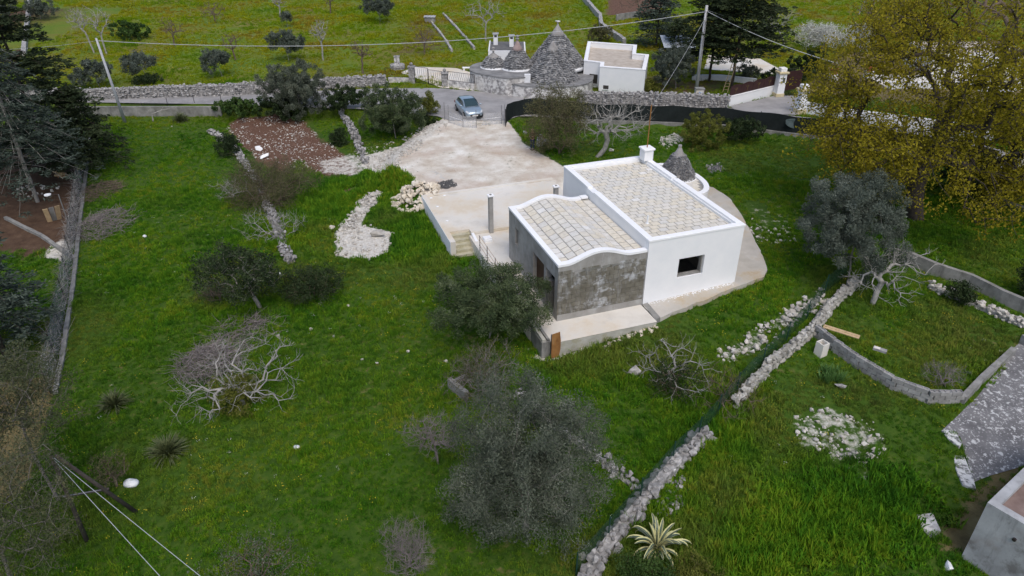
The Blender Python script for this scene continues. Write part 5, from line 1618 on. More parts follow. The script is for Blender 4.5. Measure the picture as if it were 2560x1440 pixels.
heap('heap of cream quarried stones against the terrace wall', [(985, 500), (1010, 470), (1060, 462), (1100, 468), (1090, 488), (1050, 494), (1056, 532), (1010, 528), (985, 520)], 199, .24, .55, stone_cream, 199, height=.55)
heap('white rubble spill on the grass left of the terrace', [(838, 582), (868, 560), (905, 562), (985, 580), (972, 628), (912, 652), (842, 640)], 240, .05, .34, stone_pale, 60)
heap('narrow line of rubble stones leading up from the white spill', [(845, 575), (868, 545), (898, 502), (940, 474), (958, 482), (918, 530), (880, 575)], 300, .08, .36, stone_pale, 60, height=.12)
heap('bank of broken white stones along the left edge of the dirt lot', [(880, 378), (1000, 352), (1065, 308), (1120, 312), (1085, 345), (1012, 394), (985, 428), (965, 430), (900, 405)], 900, .06, .30, stone_pale, 60)
heap('stony scatter on the red soil patch', [(565, 320), (605, 295), (690, 290), (760, 304), (800, 345), (870, 395), (905, 420), (880, 438), (800, 432), (640, 395)], 1300, .05, .20, stone_pale, 0, flat=.5)
heap('strip of tumbled pale stones beside the mortared wall', [(1790, 882), (1850, 850), (2000, 760), (2060, 722), (2066, 756), (1960, 830), (1890, 885), (1800, 908)], 199, .10, .42, stone_pale, 199, height=.12)
heap('broken foundation rubble in the lower right garden', [(1978, 1045), (2060, 1022), (2200, 1062), (2220, 1098), (2180, 1148), (2100, 1150), (2000, 1108)], 150, .06, .30, stone_pale, 60)
heap('stones fallen from the dry wall beside the agave', [(1650, 1210), (1700, 1190), (1720, 1240), (1690, 1285), (1640, 1290)], 60, .12, .34, stone_grey, 60)
heap('rubble and debris below the platform edge', [(1500, 872), (1600, 822), (1640, 812), (1640, 826), (1560, 852), (1510, 880)], 70, .08, .28, stone_cream, 40)
heap('scattered stones on the slope behind the house', [(1850, 560), (1990, 560), (1985, 610), (1900, 606), (1860, 580)], 60, .08, .35, stone_pale, 40)
heap('pile of burnt debris behind the stone cone', [(1762, 416), (1800, 408), (1812, 426), (1780, 436)], 120, .06, .22, stone_grey, 30)
heap('stone heap under the leafless tree behind the house', [(1640, 350), (1690, 335), (1712, 352), (1665, 372)], 60, .1, .34, stone_pale, 30)
heap('charred debris on the dirt lot beside the stone heap', [(1085, 460), (1130, 450), (1142, 466), (1105, 474)], 130, .05, .16, nmat('charred_bits', [(.3, (.03, .03, .032)), (.7, (.16, .155, .15))], 5, 4, .9), 0)
heap('gravel and pebbles strewn on the dirt lot', [(1125, 310), (1255, 310), (1310, 365), (1390, 415), (1390, 445), (1085, 482), (1045, 455), (1000, 420), (1045, 350)], 900, .03, .13, stone_pale, 0, flat=.5)


def boulder(label, u, v, s, mat=None, name='boulder', cat='boulder', sc=None):
    p = P(u, v); o = obj(name, stone_me(mat or stone_pale, R.randrange(len(STONES))), None, None, (p.x, p.y, p.z + s * .22), (R.uniform(-.3, .3), R.uniform(-.3, .3), R.random() * 6), sc or (s, s * .8, s * .7))
    tag(o, label, cat); return o


boulder('pale boulder in the grass beside the fig in front of the platform', 1586, 935, .7)
boulder('white boulder half buried at the end of the rubble spill', 945, 592, 1.1, stone_pale, sc=(1.15, .8, .5))
boulder('round cream boulder at the left end of the rubble line', 832, 574, .55, stone_cream)
boulder('white stone at the foot of the dry wall at the bottom edge', 1456, 1396, .42)
boulder('white rock beside the rooftop at the bottom right', 2368, 1420, .45, white_cap)
boulder('white stone near the ivy stump on the grass', 700, 688, .3, white_cap)
boulder('white stone in the grass below the dark shrub clump', 695, 842, .28)
boulder('flat stone beside the iris clump', 2098, 968, .55, stone_grey, sc=(.7, .35, .2))
boulder('large pale stone under the scrub at the edge of the dirt lot', 1362, 362, .9, stone_grey, sc=(1.2, .8, .7))
boulder('pale stone left of the standing person', 1312, 340, .5, stone_grey, sc=(.7, .6, .8))
boulder('squared white stone block on the red soil', 648, 376, .8, white_cap, sc=(.85, .55, .35))
boulder('white lump of plaster below the squared block on the red soil', 662, 395, .9, white_cap, sc=(1.1, .6, .3))
boulder('pale stone on the grass verge behind the leafless tree', 1528, 378, .5)
FS = 'small pale stones lying in the grass'
for u, v, lb in [(742, 758, 'small pale stone just below the dark shrub clump'), (870, 765, 'small pale stone alone on the mid lawn right of the dark shrub clump'), (905, 900, 'left one of two pale stones on the lawn left of the thorny shrub'), (942, 910, 'right one of two pale stones on the lawn left of the thorny shrub'),
                 (778, 825, 'brownish small stone on the lawn above the leafless fig'), (835, 842, 'tiny pale stone on the open lawn below the white spill'), (1115, 905, 'small pale stone left of the stone trough'), (1260, 1010, 'small pale stone at the upper end of the low tumbled wall'),
                 (890, 462, 'small white stone on the grass bank above the rubble line'), (908, 478, 'small white stone at the top end of the rubble line'), (985, 482, 'white slab-like stone on the grass beside the cream stone heap'), (1880, 548, 'small stone at the outer edge of the apron behind the house'),
                 (1905, 578, 'pale stone on the grass right of the house wall'), (1852, 552, 'reddish pale stone against the right corner of the house'), (2075, 1040, 'single stone at the top of the broken foundation rubble'), (1478, 1085, 'small grey stone in the grass above the low tumbled wall'),
                 (1475, 1190, 'small stone between the large olive and the low tumbled wall'), (1020, 880, 'small stone on the lawn upper left of the thorny shrub'), (560, 335, 'small stone at the upper end of the ruined field wall'), (430, 318, 'small white stone in the grass below the roadside dwarf palm')]:
    boulder(lb, u, v, R.uniform(.14, .26))['group'] = FS
# ------------------------------------------------------------------ neighbours across the road
def zat(u, v, y):
    d = ray(u, v); return CAM_H + y / d.y * d.z


TB = Vector((2.0, 75.0, 0.0))
tr_ = thing('trulli_house', 'old house of four grey dry-stone trulli cones on whitewashed walls', 'house', TB)


def rel(x, y): return (x - TB.x, y - TB.y)


left_poly = [(-3.86, 73.9), (-4.5, 75.2), (-4.2, 77.6), (-2, 79.3), (2.2, 79.3), (2.2, 72.4), (-.2, 71.7), (-.8, 71.8), (-2.4, 72.9)]
right_poly = [(-.25, 71.9), (.4, 76), (1, 80), (8.2, 80.2), (8.6, 75), (7.9, 72.1), (6.2, 70.9), (4, 70.55), (2, 70.8), (.6, 71.3)]


def rounded(poly, k=2):
    for _ in range(k):
        q = []
        for a, b in zip(poly, poly[1:] + poly[:1]):
            q += [(a[0] * .75 + b[0] * .25, a[1] * .75 + b[1] * .25), (a[0] * .25 + b[0] * .75, a[1] * .25 + b[1] * .75)]
        poly = q
    return poly


lp_ = [rel(*p) for p in rounded(left_poly)]; rp_ = [rel(*p) for p in rounded(right_poly)]


def swell(poly, d):
    cx = sum(p[0] for p in poly) / len(poly); cy = sum(p[1] for p in poly) / len(poly)
    return [(p[0] + (p[0] - cx) / math.hypot(p[0] - cx, p[1] - cy) * d, p[1] + (p[1] - cy) / math.hypot(p[0] - cx, p[1] - cy) * d) for p in poly]


MB().prism(lp_, -.3, 1.72).build('base_wall', rubble_wall, tr_)
MB().prism(swell(lp_, .06), 1.722, 1.84).build('roof_shelf', shelf_grey, tr_)
MB().prism(rp_, -.3, 1.15).build('base_wall', rubble_wall, tr_)
MB().prism(swell(rp_, .06), 1.152, 1.26).build('roof_shelf', shelf_grey, tr_)


def trullo(cx, cy, r, z0, h, rt, cap, pin, capmat=trullo_cap, dz=.16, sw=.34):
    x, y = rel(cx, cy)
    MB().lathe([(r + .05, z0 - .35), (r + .03, z0 + .02), (r * .9, z0 + .03)], (x, y, 0), 36).build('drum', white_far if pin != 'none' else shelf_grey, tr_, smooth=True)
    co = obj('cone', scatter_mesh('cone', cone_stones((x, y), r, z0, h, rt, dz, sw, .42)), trullo_stone, tr_); co['kind'] = 'stuff'
    MB().lathe([(r - .12, z0), (rt - .06, z0 + h)], (x, y, 0), 30).build('cone_core', trullo_stone, tr_)
    zc = z0 + h
    if cap:
        c_ = MB().lathe([(rt + .06, zc - .06), (rt * .8, zc + cap * .25), (rt * .45, zc + cap * .62), (.10, zc + cap)], (x, y, 0), 24).build('cone_cap', capmat, tr_, smooth=True)
        zt = zc + cap
        if pin == 'disc':
            MB().lathe([(.10, zt - .02), (.07, zt + .2), (.09, zt + .34), (.28, zt + .36), (.28, zt + .42), (.05, zt + .44)], (x, y, 0), 14).build('pinnacle', rubble_wall, c_)
        elif pin == 'ball':
            MB().lathe([(.10, zt - .02), (.09, zt + .14), (.22, zt + .2), (.10, zt + .28), (.15, zt + .38), (.17, zt + .46), (.10, zt + .56), (.02, zt + .6)], (x, y, 0), 14).build('pinnacle', stone_grey, c_)


trullo(4.75, 77.4, 3.05, 1.9, 2.95, .75, .95, 'disc')
trullo(4.1, 73.9, 2.85, 1.28, 2.75, .62, .85, 'none')
trullo(.55, 75.75, 1.72, 1.98, 1.75, .58, .85, 'ball', trullo_pink)
trullo(-1.95, 76.2, 1.38, 1.95, .95, .62, .40, 'ball')
# buttress-like spur in the big roof and the small white parapet piece
MB().box(*[c for c in (-.95 + .2, -.35 + .2)], -2.9, -2.5, 1.2, 2.05).build('white_parapet', white_far, tr_)
rb = thing('chimney_house', 'small white house with dark flat roof and two white chimneys behind the cones', 'house', (-.6, 82.5, 0))
MB().box(-2.0, 2.1, -2.6, 2.6, -.3, 2.55).build('walls', white_far, rb)
MB().box(-1.85, 1.95, -2.45, 2.45, 2.552, 2.6).build('flat_roof', roof_dark, rb)
for (a, b, c, d) in ((-2.0, -1.86, -2.6, 2.6), (-1.858, 2.1, -2.6, -2.46)): MB().box(a, b, c, d, 2.552, 2.68).build('parapet', white_far, rb)
for x, y in ((-1.25, .9), (.55, -.1)):
    c_ = MB().box(x - .24, x + .24, y - .24, y + .24, 2.6, 3.75).build('chimney', white_far, rb)
    MB().box(x - .15, x + .15, y - .245, y - .235, 3.45, 3.66).build('flue_opening', dark_in, c_)
    MB().box(x - .34, x + .34, y - .34, y + .34, 3.752, 3.84).build('chimney_cap', conc_roof, c_)

# white flat-roofed house
ZF = 2.65
fo = [Wp(u, v, ZF) for u, v in [(1470, 103), (1592, 112), (1589, 133), (1622, 136), (1614, 174), (1500, 166), (1502, 156), (1460, 151)]]
fc = Vector((sum(p.x for p in fo) / 8, sum(p.y for p in fo) / 8, 0))
fh = thing('flat_roofed_house', 'white cubic house with a paved roof terrace and white parapets behind the stone wall', 'house', fc)
fp = [(p.x - fc.x, p.y - fc.y) for p in fo]


def offset_poly(poly, d):
    n = len(poly); A_ = sum(a[0] * b[1] - b[0] * a[1] for a, b in zip(poly, poly[1:] + poly[:1])); sg = 1 if A_ > 0 else -1
    out_ = []
    for i in range(n):
        p0, p1, p2 = Vector(poly[i - 1]), Vector(poly[i]), Vector(poly[(i + 1) % n])
        d1 = (p1 - p0).normalized(); d2 = (p2 - p1).normalized()
        n1 = Vector((-d1.y, d1.x)) * sg; n2 = Vector((-d2.y, d2.x)) * sg
        bs = (n1 + n2); bs = bs / max(.35, bs.dot(n1))
        out_.append((p1 + bs * d)[:])
    return out_


fin = offset_poly(fp, .34)


def ring_wall(name, outer, inner, z0, z1, mat, par):
    mb = MB(); n = len(outer)
    v = [(x, y, z) for z in (z0, z1) for q in (outer, inner) for x, y in q]
    f = []
    for i in range(n):
        j = (i + 1) % n
        f += [(i, j, 2 * n + j, 2 * n + i), (n + j, n + i, 3 * n + i, 3 * n + j), (2 * n + i, 2 * n + j, 3 * n + j, 3 * n + i), (j, i, n + i, n + j)]
    mb.add(v, f)
    o = mb.build(name, mat, par)
    bm = bmesh.new(); bm.from_mesh(o.data); bmesh.ops.recalc_face_normals(bm, faces=bm.faces); bm.to_mesh(o.data); bm.free()
    return o


MB().prism(fp, -.3, ZF - .72).build('walls', white, fh)
ring_wall('parapet_wall', fp, fin, ZF - .718, ZF - .07, white, fh)
MB().prism(offset_poly(fp, .342), ZF - .718, ZF - .60).build('roof_floor', roof_floor, fh)
ring_wall('parapet_cap', offset_poly(fp, -.03), offset_poly(fp, .37), ZF - .068, ZF, white_cap, fh)
# dark openings on the front
for k, (w_, h0, h1, f_) in enumerate([(.9, .0, .95, .55), (.55, .0, .38, .20)]):
    a, b = (Vector(fp[7]), Vector(fp[6])) if k == 0 else (Vector(fp[5]), Vector(fp[4]))
    d = (b - a).normalized(); c = a + (b - a) * (.62 if k == 0 else .16)
    nrm = Vector((d.y, -d.x)); ang = math.atan2(d.y, d.x)
    nrm = nrm if nrm.y < 0 else -nrm
    w0 = MB(); w0.obox((c.x + nrm.x * .015, c.y + nrm.y * .015, (h0 + h1) / 2 + .42), w_, .03, h1 - h0, ang); wo = w0.build('window', dark_in, fh)
    MB().obox((c.x + nrm.x * .05, c.y + nrm.y * .05, h0 + .40), w_ + .1, .08, .05, ang).build('sill', white_cap, wo)

# iron gate between stone pillars
def iron_panel(parent, a, b, z0, z1, name='gate_leaf', n=None, zz=None):
    a = Vector(a); b = Vector(b); L_ = (b - a).length; n = n or int(L_ / .13)
    lf = MB(); lf.tube([(*a, z0), (*b, z0)], .022, 4); lf.tube([(*a, z1), (*b, z1)], .022, 4); lf.tube([(*a, z0), (*a, z1)], .028, 4); lf.tube([(*b, z0), (*b, z1)], .028, 4)
    o = lf.build(name, iron, parent)
    bars = MB()
    for i in range(1, n):
        q = a + (b - a) * i / n; off = .045 * (1 if i % 2 else -1); d = (b - a).normalized() * off
        bars.tube([(q.x, q.y, z0), (q.x + d.x, q.y + d.y, z0 + (z1 - z0) * .33), (q.x - d.x, q.y - d.y, z0 + (z1 - z0) * .66), (q.x, q.y, z1)], .012, 3, cap=False)
    bars.build('wavy_bars', iron, o)
    return o


def stone_pillar(label, u, v, h, w=.55):
    p = Wp(u, v, 0); t = thing('gate_pillar', label, 'pillar', p)
    k = 0; z = -.1
    while z < h - .1:
        MB().box(-w / 2 + R.uniform(-.015, .015), w / 2 + R.uniform(-.015, .015), -w / 2 + R.uniform(-.015, .015), w / 2 + R.uniform(-.015, .015), z, z + .248).build('stone_course', stone_grey, t, bevel=.02); z += .25
    MB().box(-w / 2 - .09, w / 2 + .09, -w / 2 - .09, w / 2 + .09, z, z + .12).build('cap_slab', stone_grey, t, bevel=.03)
    MB().lathe([(.10, z + .121), (.08, z + .18), (.17, z + .28), (.18, z + .36), (.12, z + .46), (.03, z + .5)], (0, 0, 0), 14).build('stone_ball', stone_grey, t, smooth=True)
    return p


pA = stone_pillar('stone gate pillar with ball finial left of the iron gate', 1031, 207, 1.55, .6)
pB = stone_pillar('stone gate pillar with ball finial right of the iron gate', 1113, 217, 1.45, .6)
gt = thing('iron_gate', 'brown wavy-barred double iron gate between stone pillars', 'gate', ((pA.x + pB.x) / 2, (pA.y + pB.y) / 2, 0)); g0 = gt.location.copy()
a_ = Vector((pA.x + .33 - g0.x, pA.y - .05 - g0.y)); c_ = Vector((pB.x - .33 - g0.x, pB.y - g0.y)); m_ = (a_ + c_) / 2
iron_panel(gt, a_, m_ - Vector((.03, 0)), .08, 1.75); iron_panel(gt, m_ + Vector((.03, 0)), c_, .08, 1.6)
pE = Wp(1188, 226, 0)
fe = thing('iron_fence', 'wavy-barred iron fence on a low plastered wall beside the trulli house', 'fence', pB); f0 = fe.location.copy()
a_ = Vector((.33, -.05)); c_ = Vector((pE.x - f0.x - .05, pE.y - f0.y - .05)); ang = math.atan2((c_ - a_).y, (c_ - a_).x)
MB().obox(((a_.x + c_.x) / 2, (a_.y + c_.y) / 2, .25), (c_ - a_).length, .3, .9, ang).build('low_wall', rubble_wall, fe)
iron_panel(fe, a_, c_, .73, 1.62, 'railing')
pL = Wp(965, 205, 0)
fe = thing('iron_fence', 'wavy-barred iron fence left of the gate above the roadside wall', 'fence', pL); f0 = fe.location.copy()
iron_panel(fe, Vector((0, 0)), Vector((pA.x - f0.x - .33, pA.y - f0.y)), .5, 1.5, 'railing')
MB().obox(((pA.x - f0.x) / 2, (pA.y - f0.y) / 2, .15), (Vector((pA.x, pA.y)) - f0.xy).length - .6, .35, .7, math.atan2(pA.y - f0.y, pA.x - f0.x)).build('low_wall', rubble_wall, fe)
p = P(994, 172); t = thing('stone_well', 'small stone well head with pillar beside the iron fence', 'well', p)
MB().lathe([(.85, -.1), (.85, .5), (.7, .55)], (0, 0, 0), 16).build('basin', stone_grey, t); MB().box(-.28, .28, -.2, .2, .5, 1.35).build('pillar', rubble_wall, t); MB().box(-.33, .33, -.25, .25, 1.352, 1.45).build('slab', stone_grey, t)
p = P(1075, 55); t = thing('garden_shed', 'tiny stone shed with corrugated lid at the head of the garden beds', 'shed', p)
MB().box(-.75, .75, -.6, .6, -.1, .75).build('walls', conc_old, t)
for i in range(7): MB().box(-.85 + i * .245, -.85 + i * .245 + .23, -.75, .75, .752 + .03 * (i % 2), .80 + .03 * (i % 2)).build('roof_sheet', conc_roof, t)
p = P(1172, 178); t = thing('white_bench', 'small white stone bench in the trulli courtyard', 'bench', p)
MB().box(-.7, .7, -.2, .2, .36, .44).build('seat', white_cap, t); MB().box(-.6, -.45, -.17, .17, -.02, .358).build('support', white_cap, t); MB().box(.45, .6, -.17, .17, -.02, .358).build('support', white_cap, t)

# villa entrance to the right -----------------------------------------------
def white_pillar(label, u, v, h, w=.75):
    p = Wp(u, v, 0); t = thing('gate_post', label, 'pillar', p, .2)
    MB().box(-w / 2 - .06, w / 2 + .06, -w / 2 - .06, w / 2 + .06, -.1, .42).build('plinth', ochre_trim, t, bevel=.02)
    MB().box(-w / 2, w / 2, -w / 2, w / 2, .422, h - .55).build('shaft', white, t)
    MB().box(-w / 2 - .14, w / 2 + .14, -w / 2 - .14, w / 2 + .14, h - .548, h - .36).build('cornice', ochre_trim, t, bevel=.03)
    MB().box(-w / 2 + .05, w / 2 - .05, -w / 2 + .05, w / 2 - .05, h - .358, h).build('cap', white_cap, t, bevel=.03)
    return t, p


t, pv = white_pillar('white gate post with a dark letterbox left of the dark metal gate', 1944, 242, 2.9)
lb = MB().box(.0, .24, -.40, -.376, 1.5, 1.98).build('letterbox', plain('blue_grey_letterbox', (.05, .07, .09), .5), t)
MB().box(.06, .18, -.412, -.4, 1.80, 1.86).build('slot', iron, lb)
t, pv2 = white_pillar('white gate post half hidden behind oak leaves right of the dark gate', 1998, 283, 2.7)
q0, q1 = Wp(1819, 266, 0), Wp(1930, 238, 0)
vw = thing('villa_wall', 'low white villa wall topped by dark brown tree-pattern panels', 'wall', q0); b = vw.location.copy()
d = (q1 - q0).to_2d(); L_ = d.length; ang = math.atan2(d.y, d.x); dn = d.normalized()
MB().obox((d.x / 2, d.y / 2, .42), L_, .3, 1.05, ang).build('wall_body', white, vw)
MB().obox((d.x / 2, d.y / 2, .975), L_ + .02, .38, .055, ang).build('coping', white_cap, vw)
for i in range(4):
    c = dn * L_ * (i + .5) / 4; w_ = L_ / 4 - .05
    mb = MB(); n = 10; top = [(-w_ / 2 + w_ * k / n, 1.85 + .16 * math.sin(math.pi * k / n)) for k in range(n + 1)]
    pts = [(-w_ / 2, 1.02), (w_ / 2, 1.02)] + top[::-1]
    cs, sn = math.cos(ang), math.sin(ang)
    V = [(c.x + x * cs, c.y + x * sn, z) for x, z in pts]; V2 = [(x - sn * -.03, y + cs * -.03, z) for x, y, z in V]; m_n = len(V)
    mb.add(V + V2, [tuple(range(m_n))[::-1], tuple(range(m_n, 2 * m_n))] + [(i_, (i_ + 1) % m_n, (i_ + 1) % m_n + m_n, i_ + m_n) for i_ in range(m_n)])
    pnl = mb.build('fence_panel', dark_paint, vw)
    # cut-out tree motif
    tm = MB()
    fx = lambda x: (c.x + x * cs + sn * .045, c.y + x * sn - cs * .045)
    tm.tube([(*fx(0), 1.1), (*fx(0), 1.45)], .02, 4)
    for a in (-.9, -.5, 0, .5, .9): tm.tube([(*fx(0), 1.42), (*fx(math.sin(a) * .22), 1.5 + .17 * math.cos(a)), (*fx(math.sin(a) * .3), 1.5 + .2 * math.cos(a))], .014, 4)
    tm.build('tree_motif', nmat('brass_motif', [(.3, (.10, .07, .03)), (.7, (.17, .12, .05))], 3, 3, .6), pnl)
    MB().tube([(c.x + dn.x * (w_ / 2 + .02), c.y + dn.y * (w_ / 2 + .02), 1.0), (c.x + dn.x * (w_ / 2 + .02), c.y + dn.y * (w_ / 2 + .02), 2.0)], .03, 6).build('post', dark_paint, vw)
g0, g1 = Wp(1957, 243, 0), Wp(1992, 238, 0); g1 = g0 + (g1 - g0).normalized() * 2.0
dg = thing('metal_gate', 'tall dark brown sheet-metal driveway gate with lattice foot', 'gate', g0); d = (g1 - g0).to_2d(); ang = math.atan2(d.y, d.x); L_ = d.length
MB().obox((d.x / 2, d.y / 2, 1.62), L_, .05, 1.85, ang).build('sheet', dark_paint, dg)
fr = MB(); n_ = 12
for i in range(n_):
    for s in (0, 1):
        x0, x1 = (i / n_, (i + 1) / n_) if s == 0 else ((i + 1) / n_, i / n_)
        fr.tube([(d.x * x0, d.y * x0, .12), (d.x * x1, d.y * x1, .66)], .012, 4, cap=False)
fr.build('lattice', iron, dg)
f2 = MB(); f2.tube([(0, 0, .08), (0, 0, 2.6)], .04, 6); f2.tube([(d.x, d.y, .08), (d.x, d.y, 2.6)], .04, 6); f2.tube([(0, 0, .1), (d.x, d.y, .1)], .03, 4); f2.tube([(0, 0, .68), (d.x, d.y, .68)], .03, 4); f2.tube([(0, 0, 2.75), (d.x, d.y, 2.72)], .015, 4); f2.build('frame', iron, dg)
plain_wall('white villa boundary wall behind the oak branches', [(2003, 282), (2100, 300), (2330, 330), (2480, 352)], 1.1, .3, white_far, z=0, name='villa_boundary_wall')
plain_wall('white garden kerb under the cypresses', [(1730, 200), (1800, 200), (1890, 210)], .55, .3, white_far, z=0, name='garden_kerb')
# villa house and white cars/covers glimpsed through the oak
vh = thing('villa', 'white villa terrace walls glimpsed through the oak crown', 'house', Wp(2440, 225, 0)); b = vh.location.copy()
MB().box(-2, 9, 6, 12, -.3, 2.2).build('walls', white_far, vh); MB().box(-2.1, 9.1, 5.9, 12.1, 2.202, 2.4).build('roof_edge', white_cap, vh); MB().box(-1.9, 8.9, 6.1, 11.9, 2.402, 2.44).build('flat_roof', roof_floor, vh)
for x in (0, 3, 6.5):
    w_ = MB().box(x - .5, x + .5, 5.96, 5.995, .8, 2.0).build('window', dark_in, vh); MB().box(x - .58, x + .58, 5.9, 5.958, .72, .8).build('sill', white_cap, w_)
MB().box(-9, 10, .5, 5.8, -.2, .10).build('paved_terrace', conc_pale, vh)
MB().box(-9, 10, .1, .48, -.2, .75).build('terrace_wall', white_far, vh)
t = thing('white_parasol', 'white square garden parasol glimpsed through the oak crown', 'parasol', Wp(2455, 268, 0))
mb = MB(); mb.add([(-1.6, -1.6, 1.9), (1.6, -1.6, 1.9), (1.6, 1.6, 1.9), (-1.6, 1.6, 1.9), (0, 0, 2.5)], [(0, 1, 4), (1, 2, 4), (2, 3, 4), (3, 0, 4), (3, 2, 1, 0)]); mb.build('canopy', white_cap, t); MB().tube([(0, 0, 0), (0, 0, 2.45)], .04, 8).build('pole', iron, t)
for u, v, lb in ((2080, 188, 'terracotta pot on the villa wall left of the oak trunk'), (2170, 180, 'terracotta pot glimpsed behind the oak leaves')):
    p = Wp(u, v + 14, 0); t = thing('terracotta_pot', lb, 'pot', p); MB().box(-.4, .4, -.4, .4, -.1, .7).build('plinth', white_far, t); MB().lathe([(.30, .7), (.42, 1.2), (.46, 1.2), (.46, 1.3), (.38, 1.3), (.36, 1.15)], (0, 0, 0), 16).build('pot', terracotta, t)
    mb = MB(); rosette(mb, 26, .6, .08, random.Random(int(u)), .5, 1.3, .5, 3); mb.build('plant', leaf_palm, t, loc=(0, 0, 1.15))
# grey metal roof and ladder
p = Wp(1690, 150, 0); t = thing('metal_roof_shed', 'open shed with a pale corrugated metal roof among dark conifers', 'shed', p)
for i in range(9): MB().add([(-1.9 + .42 * i, -1.6, 1.75), (-1.9 + .42 * i + .40, -1.6, 1.75), (-1.9 + .42 * i + .40, 1.6, 2.5), (-1.9 + .42 * i, 1.6, 2.5), (-1.9 + .42 * i, -1.6, 1.80), (-1.9 + .42 * i + .40, -1.6, 1.80), (-1.9 + .42 * i + .40, 1.6, 2.55), (-1.9 + .42 * i, 1.6, 2.55)],
                              [(0, 3, 2, 1), (4, 5, 6, 7), (0, 1, 5, 4), (1, 2, 6, 5), (2, 3, 7, 6), (3, 0, 4, 7)]).build('roof_sheet', nmat('metal_roof_%d' % i, [(.3, (.34, .38, .42)), (.7, (.46, .50, .54))], 1, 3, .45), t)
for x in (-1.8, 1.7):
    for y, h_ in ((-1.5, 1.75), (1.5, 2.45)): MB().tube([(x, y, 0), (x, y, h_)], .05, 6).build('post', iron, t)
p = Wp(1812, 232, 0); t = thing('ladder', 'long pale wooden ladder leaning on a conifer trunk', 'ladder', p)
A0, A1 = Vector((-.25, 0, 0)), Vector((.25, 0, 0)); B0, B1 = Vector((.95, 1.2, 4.2)), Vector((1.25, 1.2, 4.2))
MB().tube([A0, B0], .035, 5).build('stile', plank, t); MB().tube([A1, B1], .035, 5).build('stile', plank, t)
for i in range(1, 14): f = i / 14; MB().tube([A0 + (B0 - A0) * f, A1 + (B1 - A1) * f], .022, 5).build('rung', plank, t)
# meter box with a small blue tile sign on the stone wall
p = Wp(1744, 262, 0); t = thing('meter_box', 'small pale meter box with blue mark beside the utility pole', 'meter box', p)
MB().box(-.38, .38, -.3, .3, -.1, 1.55).build('box', conc_pale, t); MB().box(-.44, .44, -.36, .36, 1.552, 1.64).build('lid', conc_old, t); MB().box(-.22, .22, -.312, -.302, .75, 1.35).build('blue_plate', nmat('blue_white_plate', [(.42, (.10, .24, .48)), (.55, (.60, .64, .68))], 6, 3, .5), t)

# ------------------------------------------------------------------ utility poles and cables
pr = Wp(1740, 232, 0)
t = thing('utility_pole', 'round grey concrete utility pole behind the stone wall', 'utility pole', pr)
MB().tube([(0, 0, -.3), (-.06, 0, 8.45)], [.20, .13], 12).build('shaft', pole_conc, t, smooth=True)
MB().tube([(-.22, -.08, 7.9), (.2, -.08, 7.9)], .05, 6).build('bracket', iron, t); MB().tube([(.0, -.16, 7.9), (-.02, -.18, 5.5), (-.01, -.2, 2.0)], .02, 5).build('down_cable', cable_d, t)
topR = pr + Vector((-.05, -.1, 7.9))
pl_ = P(313, 306); t = thing('utility_pole', 'slim grey steel utility pole at the left in front of the road wall', 'utility pole', pl_)
zl = zat(240, 95, pl_.y) - pl_.z; xl = (ray(240, 95).x / ray(240, 95).y) * pl_.y - pl_.x
MB().tube([(0, 0, -.3), (xl, 0, zl)], [.15, .09], 12).build('shaft', plain('pale_grey_paint', (.42, .43, .46), .5), t, smooth=True)
MB().tube([(xl * .97 - .1, 0, zl * .97), (xl * .97 + .1, 0, zl * .97)], .03, 6).build('bracket', iron, t)
topL = pl_ + Vector((xl * .97, 0, zl * .97))


def wire(label, a, b, sag, r=.022, mat=None, name='overhead_cable', n=18):
    a = Vector(a); b = Vector(b); mb = MB()
    mb.tube([a + (b - a) * (i / n) - Vector((0, 0, sag * 4 * (i / n) * (1 - i / n))) - a for i in range(n + 1)], r, 5)
    o = mb.build(name, mat or cable, None, loc=a); tag(o, label, 'cable'); return o


wire('thick overhead cable strung between the two utility poles over the road', topL, topR, 1.55, .028, n=40)
wire('overhead cable from the concrete pole into the great oak', topR + Vector((.1, 0, 0)), Wp(2100, 160, 4.5), .35, .03)
wire('thinner cable from the concrete pole towards the far lawn', topR + Vector((.1, .1, .1)), Wp(2180, 120, 3.0), .5, .014)
wire('slanting stay cable from the concrete pole down to the road wall', topR + Vector((-.05, -.05, -.6)), Wp(1632, 262, .6), .25, .016)
wire('faint cable running left from the slim pole', topL, topL + Vector((-14, -1, -.6)), .3, .012)
# timber pole with strut close to the camera
s0 = P(345, 1277); v0 = P(217, 1352)
hp = thing('timber_pole', 'dark timber pole with slanted strut and crossbar in the lower left', 'utility pole', v0)
def up_to(base, u, v):
    return Vector((ray(u, v).x / ray(u, v).y * base.y, base.y, zat(u, v, base.y)))
vt_ = up_to(v0, 128, 1140); st_ = vt_ + Vector((.05, .12, -.1))
MB().tube([Vector((0, 0, -.3)), vt_ - v0], [.085, .065], 8).build('pole', wood_dark, hp, smooth=True)
MB().tube([s0 - v0 - Vector((0, 0, .2)), st_ - v0], [.08, .065], 8).build('strut', wood_dark, hp, smooth=True)
cm_ = (vt_ - v0) * .55; cn_ = (s0 - v0) + (st_ - s0) * .42
MB().tube([cm_ + (cm_ - cn_) * .12, cn_ + (cn_ - cm_) * .08], .05, 6).build('crossbar', wood_dark, hp)
MB().tube([cm_ + (cm_ - cn_) * .12 + Vector((0, -.05, .06)), cn_ + Vector((0, -.05, .06))], .018, 5).build('steel_tie', steel, hp)
for k, (u, v) in enumerate(((398, 1434), (470, 1412))):
    e = Wp(u, v, vt_.z - 1.0)
    e2 = vt_ + (e - vt_) * 2.2
    wire(['left of the two pale wires running from the timber pole to the bottom edge', 'right of the two pale wires running from the timber pole to the bottom edge'][k], vt_ + Vector((.05 * k, 0, -.05)), e2, .12, .010)

